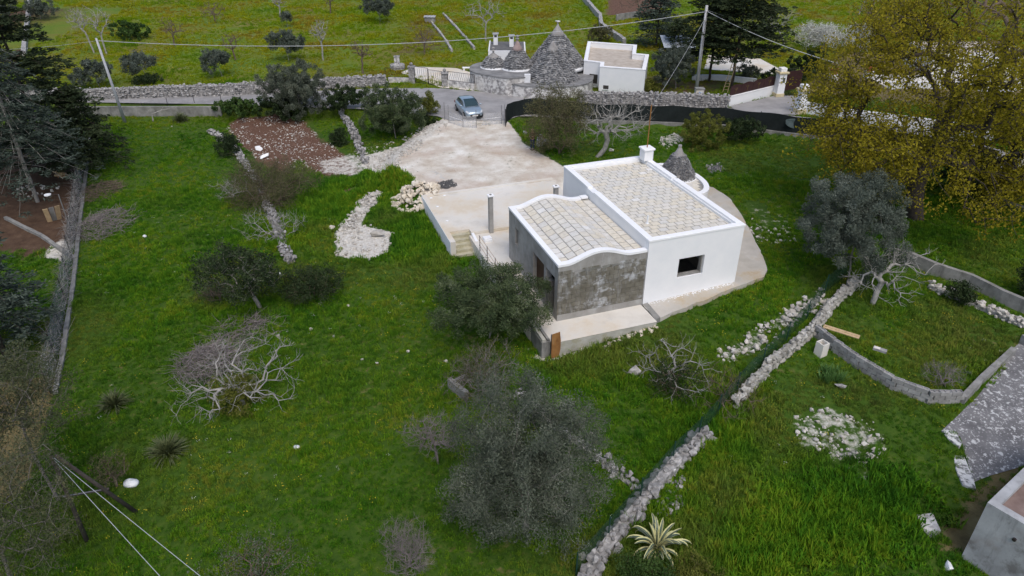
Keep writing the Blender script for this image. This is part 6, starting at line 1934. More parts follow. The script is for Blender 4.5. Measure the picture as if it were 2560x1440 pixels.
# ------------------------------------------------------------------ gate of wire mesh on the lot entrance
gl = Wp(1118, 303, 0)
mg = thing('mesh_gate', 'improvised pale wire mesh gate leaf standing in front of the car', 'gate', gl); b = mg.location.copy()
q = [Wp(u, v, .02) - b for u, v in [(1122, 306), (1158, 318), (1191, 320)]]
for a, c in zip(q, q[1:]):
    MB().add([tuple(a), tuple(c), (c.x, c.y, 1.05), (a.x, a.y, 1.05)], [(0, 1, 2, 3)]).build('mesh_panel', net_pale, mg)
for p_ in q + [Wp(1112, 300, .0) - b]: MB().tube([(p_.x, p_.y, -.1), (p_.x, p_.y, 1.65)], .025, 6).build('post', steel, mg)
MB().tube([(q[0].x, q[0].y, .62), (q[1].x, q[1].y, .6), (q[2].x, q[2].y, .62)], .015, 5).build('rail', white_plastic, mg)
gr = Wp(1206, 312, 0)
mg = thing('mesh_gate', 'second pale wire mesh gate leaf swung open beside the shade net', 'gate', gr); b = mg.location.copy()
q = [Wp(u, v, .02) - b for u, v in [(1203, 314), (1254, 309)]]
MB().add([tuple(q[0]), tuple(q[1]), (q[1].x, q[1].y, 1.1), (q[0].x + .35, q[0].y, 1.1)], [(0, 1, 2, 3)]).build('mesh_panel', net_pale, mg)
MB().tube([(q[0].x, q[0].y, .6), (q[1].x, q[1].y, .62)], .015, 5).build('rail', white_plastic, mg)
for p_ in [q[1], Wp(1262, 308, 0) - b]: MB().tube([(p_.x, p_.y, -.1), (p_.x, p_.y, 1.7)], .025, 6).build('post', steel, mg)

# ------------------------------------------------------------------ car
cpos = Wp(1172, 284, .06)
car = thing('parked_car', 'silver-grey hatchback parked on the road behind the mesh gate', 'car', cpos, math.atan2(-.93, .34))
cm1, nt, N, L, P_ = new_mat('silver_blue_paint'); P_.inputs['Base Color'].default_value = (.36, .44, .50, 1); P_.inputs['Metallic'].default_value = .55; P_.inputs['Roughness'].default_value = .3; P_.inputs['Coat Weight'].default_value = .5
glass_m, nt, N, L, P_ = new_mat('car_glass'); P_.inputs['Base Color'].default_value = (.02, .045, .05, 1); P_.inputs['Roughness'].default_value = .08; P_.inputs['Specular IOR Level'].default_value = .8
rubber = plain('tyre_rubber', (.015, .015, .015), .8); alloy = plain('alloy_rim', (.35, .35, .36), .35, .5, .7); lampm = plain('headlamp_lens', (.55, .57, .58), .15, .8); plate_m = plain('number_plate', (.75, .75, .73), .5)
# sections: x, half width, z bottom, z shoulder, z top
sec = [(-2.02, .62, .42, .62, .78), (-1.95, .76, .30, .70, .90), (-1.6, .85, .22, .78, .95), (-.9, .885, .20, .82, .97), (0, .89, .20, .82, .97), (.75, .89, .20, .80, .96), (1.25, .87, .20, .76, .90), (1.65, .83, .22, .68, .80), (1.92, .72, .26, .58, .68), (2.03, .55, .34, .50, .56)]
mb = MB(); v = []
for x, w_, zb, zs, zt in sec:
    v += [(x, -w_ * .9, zb), (x, -w_, (zb + zs) / 2), (x, -w_ * .985, zs), (x, -w_ * .80, zt), (x, 0, zt + .025), (x, w_ * .80, zt), (x, w_ * .985, zs), (x, w_, (zb + zs) / 2), (x, w_ * .9, zb)]
n = 9; f = []
for i in range(len(sec) - 1):
    for k in range(n): f.append((i * n + k, i * n + (k + 1) % n, (i + 1) * n + (k + 1) % n, (i + 1) * n + k))
f += [tuple(range(n))[::-1], tuple((len(sec) - 1) * n + k for k in range(n))]
mb.add(v, f); body = mb.build('body', cm1, car, smooth=True)
gh = [(-1.72, .66, .93, .99), (-1.25, .70, .95, 1.36), (-.6, .72, .96, 1.46), (.05, .72, .96, 1.45), (.42, .70, .96, 1.34), (1.05, .70, .92, .96)]
mb = MB(); v = []
for x, w_, zb, zt in gh:
    k = (zt - zb) / .5; wt = w_ * (1 - .20 * k)
    v += [(x, -w_ * 1.04, zb), (x, -wt, zt - .05 * k), (x, -wt * .8, zt), (x, wt * .8, zt), (x, wt, zt - .05 * k), (x, w_ * 1.04, zb)]
f = []
for i in range(len(gh) - 1):
    for k in range(5): f.append((i * 6 + k, i * 6 + k + 1, (i + 1) * 6 + k + 1, (i + 1) * 6 + k))
mb.add(v, f); mb.build('roof', cm1, body, smooth=True)
def quadp(name, pts, mat, par, off=(0, 0, 0)):
    m_ = MB(); m_.add([tuple(Vector(p) + Vector(off)) for p in pts], [tuple(range(len(pts)))]); o = m_.build(name, mat, par); s = o.modifiers.new('t', 'SOLIDIFY'); s.thickness = .012; return o
quadp('windscreen', [(1.02, -.64, .99), (1.02, .64, .99), (.46, .56, 1.335), (.10, .53, 1.44), (.10, -.53, 1.44), (.46, -.56, 1.335)], glass_m, car, (.02, 0, .018))
quadp('rear_window', [(-1.66, -.5, 1.03), (-1.3, -.5, 1.34), (-1.3, .5, 1.34), (-1.66, .5, 1.03)], glass_m, car, (-.02, 0, .02))
for s in (-1, 1):
    quadp('side_window', [(.80, s * .745, .99), (.30, s * .655, 1.33), (-.55, s * .63, 1.40), (-.55, s * .745, .99)], glass_m, car, (0, s * .015, 0))
    quadp('side_window', [(-.62, s * .745, .99), (-.62, s * .63, 1.40), (-1.15, s * .64, 1.32), (-1.45, s * .72, 1.0)], glass_m, car, (0, s * .015, 0))
    MB().obox((.72, s * .93, 1.02), .12, .2, .13, 0).build('mirror', cm1, car, bevel=.03)
    quadp('headlight', [(1.62, s * .80, .70), (1.90, s * .70, .60), (1.97, s * .50, .56), (1.93, s * .50, .66), (1.62, s * .68, .79)], lampm, car, (.03, s * .02, .02))
    quadp('tail_light', [(-1.98, s * .72, .62), (-1.98, s * .72, .85), (-1.9, s * .78, .88), (-1.9, s * .8, .64)], plain('tail_lens_%d' % s, (.25, .02, .02), .2), car, (-.03, s * .02, 0))
    for x in (-1.28, 1.30):
        w_ = MB(); w_.lathe([(.20, -.10), (.30, -.10), (.325, -.06), (.325, .06), (.30, .10), (.20, .10)], (0, 0, 0), 20); wo = w_.build('wheel', rubber, car, loc=(x, s * .80, .30), rot=(math.pi / 2, 0, 0), smooth=False)
        MB().lathe([(.205, -.105), (.205, .105)], (0, 0, 0), 12).build('rim', alloy, wo)
MB().obox((2.02, 0, .42), .05, .95, .16, 0).build('grille', iron, car, bevel=.02)
MB().obox((2.05, 0, .40), .03, .52, .11, 0).build('number_plate', plate_m, car)
MB().obox((1.98, 0, .30), .12, 1.25, .08, 0).build('front_bumper', rubber, car, bevel=.02)

# ------------------------------------------------------------------ person standing at the edge of the lot
pp = P(1331, 374)
per = thing('person', 'person in brown jacket and blue jeans standing by the scrub', 'person', pp, math.radians(-115))


def skin(name, joints, edges, mat, par, sub=2):
    me = bpy.data.meshes.new(name); me.from_pydata([j[0] for j in joints], edges, []); o = obj(name, me, mat, par)
    o.modifiers.new('skin', 'SKIN'); s_ = o.modifiers.new('sub', 'SUBSURF'); s_.levels = 1; s_.render_levels = sub
    lay = me.skin_vertices[0] if len(me.skin_vertices) else None
    if lay is None:
        bm = bmesh.new(); bm.from_mesh(me); bm.verts.layers.skin.verify(); bm.to_mesh(me); bm.free(); lay = me.skin_vertices[0]
    for i, j in enumerate(joints): lay.data[i].radius = (j[1], j[1] if len(j) < 3 else j[2]); lay.data[i].use_root = (i == 0)
    return o


skin_m = plain('skin', (.46, .28, .20), .6); jacket_m = nmat('brown_jacket', [(.3, (.085, .045, .024)), (.7, (.15, .08, .045))], 6, 4, .85); jean_m = nmat('blue_jeans', [(.3, (.018, .028, .06)), (.7, (.035, .055, .11))], 6, 4, .9); hair_m = plain('dark_hair', (.02, .015, .012), .7); shoe_m = plain('brown_shoe', (.05, .03, .02), .7)
# x forward, y left
J = [((0, 0, .95), .125, .11), ((0, 0, 1.15), .125, .10), ((0, 0, 1.35), .15, .11), ((0, 0, 1.48), .07), ((.02, 0, 1.56), .055), ((.03, 0, 1.64), .085, .09), ((.02, 0, 1.74), .085, .095), ((.02, 0, 1.80), .05)]
E_ = [(0, 1), (1, 2), (2, 3), (3, 4), (4, 5), (5, 6), (6, 7)]
for s in (-1, 1):
    i = len(J); J += [((0, s * .19, 1.40), .065), ((.02, s * .25, 1.14), .048), ((.24, s * .13, 1.18), .038), ((.31, s * .09, 1.19), .032)]; E_ += [(2, i), (i, i + 1), (i + 1, i + 2), (i + 2, i + 3)]
    hnd = i + 3
    for k, (dy, ln) in enumerate(((-.03, .06), (-.01, .075), (.01, .08), (.03, .07))):
        i = len(J); J += [((.345, s * .09 + dy, 1.195), .010), ((.345 + ln * .7, s * .09 + dy - s * .01, 1.18), .009), ((.345 + ln * .75, s * .09 + dy - s * .02, 1.155), .008)]; E_ += [(hnd, i), (i, i + 1), (i + 1, i + 2)]
    i = len(J); J += [((.32, s * .05, 1.215), .011), ((.36, s * .03, 1.225), .009)]; E_ += [(hnd, i), (i, i + 1)]
    i = len(J); J += [((0, s * .09, .88), .095), ((.02, s * .10, .50), .062), ((0, s * .11, .10), .045), ((.05, s * .115, .04), .042), ((.16, s * .12, .03), .035)]; E_ += [(0, i), (i, i + 1), (i + 1, i + 2), (i + 2, i + 3), (i + 3, i + 4)]
skin('body', J, E_, skin_m, per)
JJ = [((0, 0, .90), .155, .135), ((0, 0, 1.10), .15, .125), ((0, 0, 1.33), .175, .13), ((0, 0, 1.47), .095)]; EE = [(0, 1), (1, 2), (2, 3)]
for s in (-1, 1):
    i = len(JJ); JJ += [((0, s * .19, 1.40), .083), ((.02, s * .25, 1.14), .066), ((.22, s * .14, 1.18), .052)]; EE += [(2, i), (i, i + 1), (i + 1, i + 2)]
skin('jacket', JJ, EE, jacket_m, per)
JJ = [((0, 0, .96), .145, .125)]; EE = []
for s in (-1, 1):
    i = len(JJ); JJ += [((0, s * .09, .86), .11), ((.02, s * .10, .50), .078), ((0, s * .11, .10), .066)]; EE += [(0, i), (i, i + 1), (i + 1, i + 2)]
skin('jeans', JJ, EE, jean_m, per)
for s in (-1, 1): skin('shoe', [((-.03, s * .11, .05), .05), ((.06, s * .115, .045), .05), ((.17, s * .12, .035), .042)], [(0, 1), (1, 2)], shoe_m, per)
skin('hair', [((-.02, 0, 1.66), .075), ((-.02, 0, 1.76), .098), ((.02, 0, 1.81), .075)], [(0, 1), (1, 2)], hair_m, per)
MB().lathe([(.006, 0), (.014, .01), (.010, .035), (.003, .045)], (0, 0, 0), 8).build('nose', skin_m, per, loc=(.115, 0, 1.64), rot=(0, .9, 0))
for s in (-1, 1): MB().lathe([(.004, -.006), (.011, 0), (.004, .006)], (0, 0, 0), 8).build('eye', hair_m, per, loc=(.105, s * .034, 1.672), rot=(0, 1.57, 0))
for s in (-1, 1): MB().lathe([(.008, -.008), (.026, 0), (.008, .008)], (0, 0, 0), 8).build('ear', skin_m, per, loc=(.02, s * .092, 1.665), rot=(1.57, 0, 0))
MB().obox((.112, 0, 1.612), .012, .05, .012).build('mouth', plain('lips', (.35, .14, .11), .6), per)
ctl = thing('remote_control', 'small dark remote controller held by the person', 'remote control', pp + Vector((0, 0, 1.19)), math.radians(-115)); MB().obox((.39, 0, .02), .11, .17, .04).build('housing', iron, ctl, bevel=.01); MB().obox((.43, 0, .05), .015, .12, .07).build('screen', glass_m, ctl)
for k, (du, dv, sc) in enumerate(((1314, 336, (.45, .35, .35)), (1348, 350, (.5, .4, .9)))):
    pass
p = P(1350, 366); t = thing('white_sack', 'upright pale sack behind the standing person', 'sack', p); mb = MB(); mb.lathe([(.24, 0), (.30, .15), (.29, .6), (.22, .82), (.10, .9), (.16, 1.0)], (0, 0, 0), 14); mb.build('bag', plain('pale_sack', (.62, .63, .60), .8), t, smooth=True); MB().lathe([(.11, .88), (.12, .91), (.11, .94)], (0, 0, 0), 12).build('tie', rust, t)

# ------------------------------------------------------------------ odds and ends
def sack(label, u, v, s, name='plastic_sack'):
    p = P(u, v); t = thing(name, label, 'sack', p, R.random() * 6)
    mb = MB(); rg_ = random.Random(u); pr_ = [(.30, 0), (.42, .10), (.40, .25), (.24, .38), (.05, .44)]
    for r_, z in [(1, 1)]: pass
    mb.lathe([(a * s, z * s) for a, z in pr_], (0, 0, 0), 12); mb.v = [(x * (1.35 + rg_.uniform(-.12, .12)), y + rg_.uniform(-.05, .05) * s, z + rg_.uniform(-.04, .04) * s) for x, y, z in mb.v]; mb.build('bag', white_plastic, t, smooth=True)
    MB().lathe([(.03 * s, .40 * s), (.07 * s, .52 * s), (.02 * s, .54 * s)], (.05 * s, 0, 0), 8).build('knot', white_plastic, t)


sack('white plastic sack on the lawn right of the slanted pole strut', 328, 1212, .55)
sack('small white plastic scrap on the lawn above the brown shrub', 742, 1120, .28)
sack('small white litter bag beside the boundary brush', 362, 592, .3)
p = P(2050, 886); t = thing('concrete_bin', 'hollow square concrete bin standing by the block wall', 'bin', p, .5)
ring_wall('walls', [(-.22, -.22), (.22, -.22), (.22, .22), (-.22, .22)], [(-.17, -.17), (.17, -.17), (.17, .17), (-.17, .17)], -.05, .72, conc_pale, t); MB().box(-.169, .169, -.169, .169, -.05, .2).build('base', conc_old, t)
p = P(2095, 858); t = thing('plank', 'sawn timber plank lying on the block wall', 'plank', (p.x, p.y, p.z + .68), -.62); MB().box(-.85, .85, -.16, .16, 0, .05).build('board', plank, t, bevel=.008)
MB().box(-.8, .75, -.05, .0, .051, .075).build('batten', plank, t)
p = P(2190, 905); t = thing('loose_block', 'loose concrete block resting on top of the block wall', 'block', (p.x, p.y, p.z + .67), -.6); MB().box(-.3, .3, -.12, .12, 0, .12).build('block', block_grey, t, bevel=.01); MB().box(-.28, .0, -.10, .1, .121, .13).build('mortar', conc_pale, t)
# lichened slabs at the edge of the path
for lb, px in (('large white lichened slab at the edge of the lichened path', [(2382, 1132), (2408, 1130), (2432, 1200), (2438, 1228), (2405, 1215), (2390, 1180)]), ('smaller lichened slab at the tip of the lichened path', [(2352, 1078), (2380, 1064), (2405, 1110), (2398, 1122), (2370, 1100)]), ('pale tongue of crushed stone between lawn and rooftop building', [(2290, 1288), (2330, 1285), (2352, 1330), (2330, 1348), (2310, 1330)])):
    pts = [P(*q) for q in px]; c = sum(pts, Vector()) / len(pts); t = thing('stone_slab', lb, 'slab', c); MB().prism([(q.x - c.x, q.y - c.y) for q in pts], -.1, .06).build('slab', slab_white if 'tongue' not in lb else rubble_wall, t, bevel=.02)
# rooftop building at the bottom right
b0 = P(2402, 1394)
hgt_b = zat(2478, 1256, b0.y + .0)
c0 = Vector((b0.x, b0.y)); zt = hgt_b
e1 = Wp(2600, 1130, zt); e2 = Wp(2700, 1408, zt)
d1 = (e1.xy - c0).normalized(); d2 = Vector((d1.y, -d1.x)); d2 = d2 if d2.x > 0 else -d2
bd = thing('concrete_outbuilding', 'grey concrete outbuilding with sunken brown roof at the bottom right corner', 'building', (c0.x, c0.y, b0.z - .2)); zz = zt - b0.z + .2
Lb, Wb = 7.0, 5.0
po = [(0, 0), (d1 * Lb)[:], (d1 * Lb + d2 * Wb)[:], (d2 * Wb)[:]]
MB().prism(po, -.5, zz - .30).build('walls', conc_roof, bd)
ring_wall('parapet', po, offset_poly(po, .30), zz - .298, zz, conc_roof, bd)
MB().prism(offset_poly(po, .302), zz - .298, zz - .22).build('sunken_roof', nmat('brown_roof_screed', [(.3, (.15, .10, .085)), (.7, (.27, .20, .175))], 1.5, 6, .95), bd)
ww_ = d2 * 1.1
mb = MB(); mb.tube([(ww_.x - d1.x * .08, ww_.y - d1.y * .08, zz - .75), (ww_.x + d1.x * .02, ww_.y + d1.y * .02, zz - .75)], .06, 10); mb.build('drain_pipe', iron, bd)
# brush piles and yard junk
def brush(label, box, n, mat, u, v, h):
    p = P(u, v); D = (p - cam.location).length; w_ = (box[2] - box[0]) / 2 * D / FPX; dd = (box[3] - box[1]) / 2 * D / FPX / .62
    t = thing('brush_pile', label, 'brush pile', p); rg_ = np.random.default_rng(int(u)); 
    for part_ in range(2):
        mb = MB()
        for i in range(n // 2):
            a = rg_.uniform(0, 6.28); rr = math.sqrt(rg_.random()); x, y = rr * w_ * math.cos(a), rr * dd * math.sin(a); z = h * (1 - rr * rr) * rg_.random() + .03
            a2 = rg_.uniform(0, 6.28); L2 = rg_.uniform(.3, 1.0); q = Vector((x, y, z)); dv = Vector((math.cos(a2), math.sin(a2), rg_.uniform(-.25, .35))) * L2
            mid = q + dv * .5 + Vector((rg_.normal(0, .08), rg_.normal(0, .08), rg_.normal(0, .06)))
            mb.tube([q, mid, q + dv], [.014, .010, .004], 3, cap=False)
        mb.v = [(x, y, max(z, -.05)) for x, y, z in mb.v]
        o = mb.build(['thick_branches', 'thin_branches'][part_], mat, t); o['kind'] = 'stuff'


brush('purplish pile of cut branches beside the leafless fig on the lawn', (452, 858, 592, 950), 900, twig_grey, 522, 910, .8)
brush('grey pile of cut branches inside the boundary fence', (205, 500, 320, 600), 900, twig_grey, 262, 560, .6)
brush('upper pile of dry branches along the boundary wall', (208, 440, 290, 510), 500, bark_brown, 250, 480, .5)
brush('dead dark brush fallen below the ivy-clad stump', (540, 770, 690, 870), 420, twig_grey, 612, 830, .25)
t = thing('dead_vines', 'grey dead vines tangled in the chain-link fence at the left', 'vines', P(196, 600)); b = t.location.copy()
vp = resample([Vector((p_.x, p_.y)) for p_ in [P(*q) for q in [(206, 470), (188, 600), (168, 760), (128, 985)]]], .12)
for part_ in range(2):
    mb = MB()
    for q in vp:
        for _ in range(4):
            z = zt_(q.x, q.y) - b.z + R.uniform(.1, 1.6); a = Vector((q.x - b.x + R.gauss(0, .06), q.y - b.y, z)); dv = Vector((R.gauss(-.1, .22), R.gauss(0, .45), R.gauss(-.05, .35)))
            mb.tube([a, a + dv * .5 + Vector((R.gauss(0, .06), 0, R.gauss(0, .06))), a + dv], [.009, .007, .004], 3, cap=False)
    o = mb.build(['stems', 'tendrils'][part_], [twig_grey, bark_pale][part_], t); o['kind'] = 'stuff'
p = P(450, 298)
for lb, u, v, rz in (('grey broken fence rail lying near the dwarf palm', 400, 302, .3),):
    q = P(u, v); t = thing('fallen_branch', lb, 'branch', q, rz); MB().tube([(-.6, 0, .02), (-.55, 0, .7), (.3, .1, .95), (1.1, .15, 1.05)], [.07, .06, .05, .03], 6).build('branch', bark_pale, t); MB().tube([(.3, .1, .95), (.6, .3, 1.3)], [.03, .012], 5).build('twig', bark_pale, t)
q = P(1146, 985); t = thing('stone_trough', 'broken concrete trough edge under the bare thorny shrub', 'trough', q, .7); MB().box(-.12, .12, -.7, .7, -.1, .55).build('side_slab', conc_old, t, bevel=.02); MB().box(.13, .9, .5, .7, -.1, .35).build('end_slab', conc_old, t, bevel=.02)
# yard behind the boundary fence
q = P(172, 560); t = thing('lamp_post', 'short metal pole with a white lamp head in the left yard', 'lamp', q); MB().tube([(0, 0, -.2), (0, 0, 2.2)], .035, 8).build('post', steel, t); MB().tube([(0, 0, 2.2), (-1.3, -.1, 2.2)], .02, 6).build('arm', iron, t); MB().lathe([(.05, 0), (.22, .02), (.22, .08), (.05, .12)], (-.7, -.05, 2.14), 14).build('lamp_head', white_plastic, t)
q = P(138, 555); t = thing('junk_boards', 'leaning worn boards in the left yard', 'boards', q, .5)
for k in range(3): MB().obox((k * .32 - .3, .1 * k, .55), .30, .04, 1.2, .2 * k, tilt=(.35, 0)).build('board', [plank, conc_old, plank][k], t)
q = P(150, 445); t = thing('wood_pile', 'small pile of orange-brown split logs in the left yard', 'wood pile', q)
for k in range(9): MB().tube([(R.uniform(-.7, .5), R.uniform(-.3, .3), .12 + .16 * (k // 4)), (R.uniform(.0, .9), R.uniform(-.3, .3), .12 + .16 * (k // 4))], .10, 8).build('log', terracotta if k % 3 == 0 else plank, t)
q = P(85, 480); t = thing('rubble_heap', 'scatter of pale rubble under the conifers in the left yard', 'rubble', q)
for k in range(26): put_stone(t, stone_pale, (R.uniform(-1.6, 1.6), R.uniform(-1.2, 1.2), .06), (R.uniform(.12, .35),) * 3, (0, 0, R.random() * 6))
# ------------------------------------------------------------------ grass and wild flowers (one mass each)
def tuft(name, n, h, w, spread, seed, mat, lean=.5):
    rg_ = random.Random(seed); mb = MB()
    for i in range(n):
        a = rg_.uniform(0, 6.283); r_ = spread * math.sqrt(rg_.random()); x, y = r_ * math.cos(a), r_ * math.sin(a)
        b = rg_.uniform(0, 6.283); hh = h * rg_.uniform(.55, 1.15); l_ = lean * hh * rg_.uniform(.2, 1)
        dx, dy = math.cos(b), math.sin(b); sx, sy = -dy * w / 2, dx * w / 2
        p1 = (x + dx * l_ * .35, y + dy * l_ * .35, hh * .62); p2 = (x + dx * l_, y + dy * l_, hh)
        mb.add([(x - sx, y - sy, -.03), (x + sx, y + sy, -.03), (p1[0] + sx * .8, p1[1] + sy * .8, p1[2]), (p1[0] - sx * .8, p1[1] - sy * .8, p1[2]), p2], [(0, 1, 2, 3), (3, 2, 4)])
    me = bpy.data.meshes.new(name); me.from_pydata(mb.v, [], mb.f); me.materials.append(mat); me.update()
    o = bpy.data.objects.new(name, me)
    return o


lib = bpy.data.collections.new('tuft_library')          # not linked to the scene: only instanced
for k, (n, h, w, sp, ln) in enumerate(((28, .16, .018, .16, .8), (24, .22, .018, .14, .7), (30, .10, .026, .20, 1.1), (18, .30, .020, .12, .6), (22, .09, .055, .22, 1.5), (26, .13, .045, .17, 1.3))):
    lib.objects.link(tuft('grass_tuft', n, h, w, sp, k, grass_m, ln))


def flower(name, mat, seed, n=5):
    rg_ = random.Random(seed); mb = MB()
    for i in range(n):
        x, y, z = rg_.uniform(-.15, .15), rg_.uniform(-.15, .15), rg_.uniform(.12, .24); s = .022
        mb.add([(x - s, y, z), (x, y - s, z + .008), (x + s, y, z), (x, y + s, z + .008), (x, y, z - .01)], [(0, 1, 4), (1, 2, 4), (2, 3, 4), (3, 0, 4)])
    me = bpy.data.meshes.new(name); me.from_pydata(mb.v, [], mb.f); me.materials.append(mat); return bpy.data.objects.new(name, me)


libf = bpy.data.collections.new('flower_library'); libf.objects.link(flower('yellow_flowers', flower_y, 1)); libf.objects.link(flower('yellow_flowers', flower_y, 2, 3))
libw = bpy.data.collections.new('daisy_library'); libw.objects.link(flower('white_flowers', flower_w, 3, 4))


def instance_mass(name, label, cat, pos, scale, rot, dry, col):
    me = bpy.data.meshes.new(name); me.vertices.add(len(pos)); me.vertices.foreach_set('co', np.asarray(pos, np.float32).ravel())
    for nm, arr in (('isc', scale), ('irz', rot), ('dry', dry)):
        a = me.attributes.new(nm, 'FLOAT', 'POINT'); a.data.foreach_set('value', np.asarray(arr, np.float32))
    o = obj(name, me); tag(o, label, cat, kind='stuff')
    ng = bpy.data.node_groups.new(name, 'GeometryNodeTree')
    ng.interface.new_socket('Geometry', in_out='INPUT', socket_type='NodeSocketGeometry'); ng.interface.new_socket('Geometry', in_out='OUTPUT', socket_type='NodeSocketGeometry')
    N = ng.nodes; L = ng.links
    i_ = N.new('NodeGroupInput'); o_ = N.new('NodeGroupOutput')
    ci = N.new('GeometryNodeCollectionInfo'); ci.inputs['Collection'].default_value = col; ci.inputs['Separate Children'].default_value = True; ci.inputs['Reset Children'].default_value = True
    ip = N.new('GeometryNodeInstanceOnPoints'); ip.inputs['Pick Instance'].default_value = True
    def na(nm):
        n = N.new('GeometryNodeInputNamedAttribute'); n.data_type = 'FLOAT'; n.inputs['Name'].default_value = nm; return n.outputs['Attribute']
    m2p = N.new('GeometryNodeMeshToPoints')
    L.new(i_.outputs[0], m2p.inputs['Mesh'])
    L.new(m2p.outputs[0], ip.inputs['Points']); L.new(ci.outputs[0], ip.inputs['Instance'])
    cx = N.new('ShaderNodeCombineXYZ'); L.new(na('irz'), cx.inputs[2]); L.new(cx.outputs[0], ip.inputs['Rotation'])
    cs = N.new('ShaderNodeCombineXYZ'); s_ = na('isc')
    for k in range(3): L.new(s_, cs.inputs[k])
    L.new(cs.outputs[0], ip.inputs['Scale'])
    rv = N.new('FunctionNodeRandomValue'); rv.data_type = 'INT'; rv.inputs[4].default_value = 0; rv.inputs[5].default_value = 50
    L.new(rv.outputs[2], ip.inputs['Instance Index'])
    L.new(ip.outputs[0], o_.inputs[0])
    md = o.modifiers.new('scatter', 'NODES'); md.node_group = ng
    return o


# where turf grows: not on lot, road, paving, house, soil
def grid_at(M_, x, y):
    i = np.clip(np.searchsorted(_gx, x) - 1, 0, len(_gx) - 2); j = np.clip(np.searchsorted(_gy, y) - 1, 0, len(_gy) - 2)
    return M_[j, i]


bare_mask = mx(m_lot, m_soil * 1.2, m_rub * 1.15, m_char_shade, m_ash * .8, m_brown * .75, np.where(m_dry > .7, m_dry, m_dry * .2))
blk_ = np.zeros(GX.shape)
for pl in ([hl(*p).xy for p in [(-8.1, 18.2), (3.2, 18.3), (5.8, 13.0), (5.8, 10.5), (-8.1, 9.9)]], [hl(*p).xy for p in apron_poly[:11] + [(5.6, 13.4), (-8.0, 18.0), (-8.0, 9.9), (-6.5, 9.2), (-6.5, -1.8), (-.2, -1.8)]], px_poly([(2545, 868), (2620, 900), (2640, 1100), (2560, 1160), (2480, 1180), (2440, 1195), (2400, 1090), (2365, 1085), (2355, 1075), (2392, 1045), (2440, 1000), (2530, 880)], -.85), [Vector((x, y)) for x, y in left_poly], [Vector((x, y)) for x, y in right_poly], [Vector((p.x, p.y)) for p in fo],
           [Vector((c0.x + x, c0.y + y)) for x, y in po], px_poly([(1760, 175), (1980, 190), (1900, 150), (1770, 140)], 0), px_poly([(1120, 205), (1100, 220), (1180, 228), (1190, 205), (1185, 188), (1140, 172), (1040, 165), (1000, 180)], 0), px_poly([(1822, 268), (1935, 242), (2003, 243), (1995, 290), (1850, 284)], 0), [Vector((-2.6, 79.9)), Vector((1.5, 79.9)), Vector((1.5, 85.1)), Vector((-2.6, 85.1))]):
    blk_ = np.maximum(blk_, (poly_sd(GX, GY, pl) > -.05).astype(float))
_ysg = np.interp(GX, _sx, _sy); _yng = np.interp(GX, [Wp(u, v, 0).x for u, v in road_n], [Wp(u, v, 0).y for u, v in road_n])
blk_ = np.maximum(blk_, ((GY > _ysg - .1) & (GY < _yng - .35)).astype(float))


def seed_points(y0, y1, dens, rg_):
    hw = lambda y: y * 0.80 + 6
    n = int((y1 - y0) * 2 * hw((y0 + y1) / 2) * dens)
    y = rg_.uniform(y0, y1, n); x = rg_.uniform(-1, 1, n) * hw(y1)
    k = np.abs(x) < hw(y); x, y = x[k], y[k]
    b = grid_at(bare_mask, x, y) + (fbm(x, y, 1.2, 77) - .5) * .7
    k = (b < .42) & (grid_at(blk_, x, y) < .5)
    return x[k], y[k]


gr_ = np.random.default_rng(5)
XS, YS, SC = [], [], []
for y0, y1, dn, sc in ((12, 24, 46, .9), (24, 36, 38, 1.0), (36, 50, 27, 1.15), (50, 68, 16, 1.35), (68, 90, 7.5, 1.7), (90, 135, 4, 2.3)):
    x, y = seed_points(y0, y1, dn, gr_)
    lush = fbm(x, y, 4.5, 55)
    XS.append(x); YS.append(y); clump = fbm(x, y, 1.1, 58)
    SC.append(sc * (.35 + .9 * lush ** 1.3 + .55 * np.maximum(0, clump - .45) * 2.2) * gr_.uniform(.7, 1.3, len(x)) * (1 if y1 < 68 else .7))
X_ = np.concatenate(XS); Y_ = np.concatenate(YS); S_ = np.concatenate(SC)
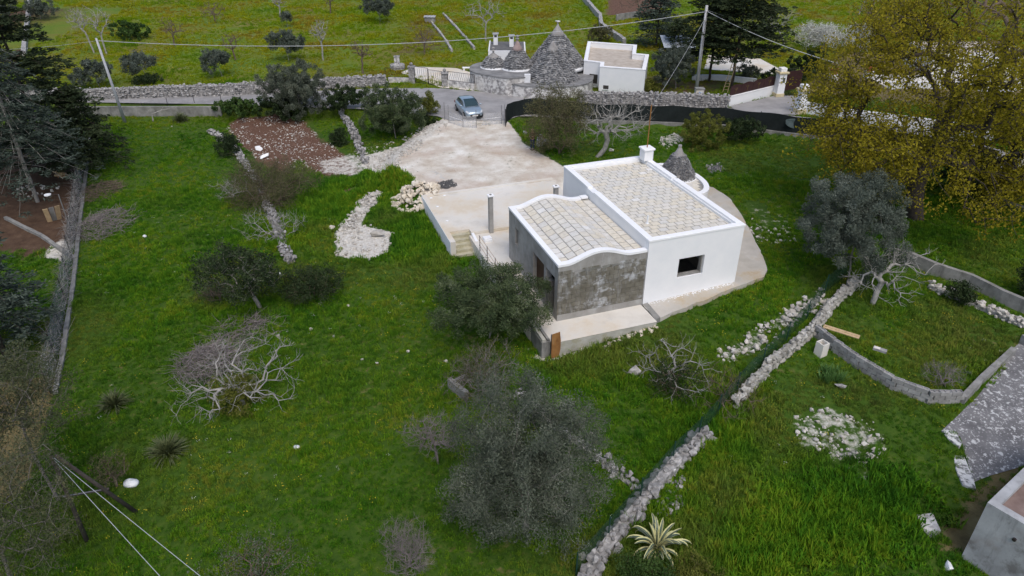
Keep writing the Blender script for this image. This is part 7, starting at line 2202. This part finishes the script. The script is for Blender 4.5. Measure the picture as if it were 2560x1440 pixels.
# taller growth along the walls and on the banks
for u0, v0, u1, v1, n_, s_ in ((740, 600, 840, 470, 900, 1.9), (840, 480, 960, 430, 700, 1.9), (980, 470, 1030, 430, 500, 1.8), (1000, 560, 1110, 660, 700, 1.9), (1650, 1420, 2250, 1250, 1500, 1.9), (1420, 900, 1560, 900, 500, 1.7), (1260, 330, 1330, 340, 500, 1.8), (1480, 1440, 1760, 1100, 900, 1.2), (1770, 1080, 1850, 1000, 600, 1.6)):
    a, b = P(u0, v0), P(u1, v1); t_ = gr_.random(n_); w_ = gr_.normal(0, 1.1, (n_, 2)); x = a.x + (b.x - a.x) * t_ + w_[:, 0]; y = a.y + (b.y - a.y) * t_ + w_[:, 1]
    k = (grid_at(bare_mask, x, y) < .35) & (grid_at(blk_, x, y) < .5); X_ = np.concatenate([X_, x[k]]); Y_ = np.concatenate([Y_, y[k]]); S_ = np.concatenate([S_, s_ * gr_.uniform(.7, 1.2, k.sum())])
dry_ = np.clip(smoothstep(.5, .75, fbm(X_, Y_, 6, 91)) * .55 * (Y_ < 60) + grid_at(m_dry, X_, Y_) * .35 + grid_at(m_brown, X_, Y_) * .5, 0, .85) * gr_.uniform(.4, 1, len(X_))
instance_mass('grass', 'short green spring grass covering the lawns and meadow', 'grass', np.stack([X_, Y_, gz(X_, Y_)], -1), S_, gr_.uniform(0, 6.28, len(X_)), dry_, lib)


def flowers(name, label, col, n_try, thr, seed, sc):
    rg_ = np.random.default_rng(seed); x, y = [], []
    for y0, y1, dn in ((12, 40, n_try), (40, 66, n_try * .6), (68, 125, n_try * .35)):
        a, b = seed_points(y0, y1, dn, rg_); x.append(a); y.append(b)
    x = np.concatenate(x); y = np.concatenate(y)
    k = fbm(x, y, 5.5, seed + 3) + rg_.uniform(-.12, .12, len(x)) > thr; x, y = x[k], y[k]
    instance_mass(name, label, 'flowers', np.stack([x, y, gz(x, y)], -1), sc * rg_.uniform(.7, 1.3, len(x)) * (1 + .8 * (y > 66)), rg_.uniform(0, 6.28, len(x)), np.zeros(len(x)), col)


flowers('yellow_wildflowers', 'yellow wild flowers speckling the grass and meadow', libf, 1.5, .58, 31, .85)
flowers('white_wildflowers', 'tiny white daisies speckling the grass', libw, .8, .60, 47, .7)
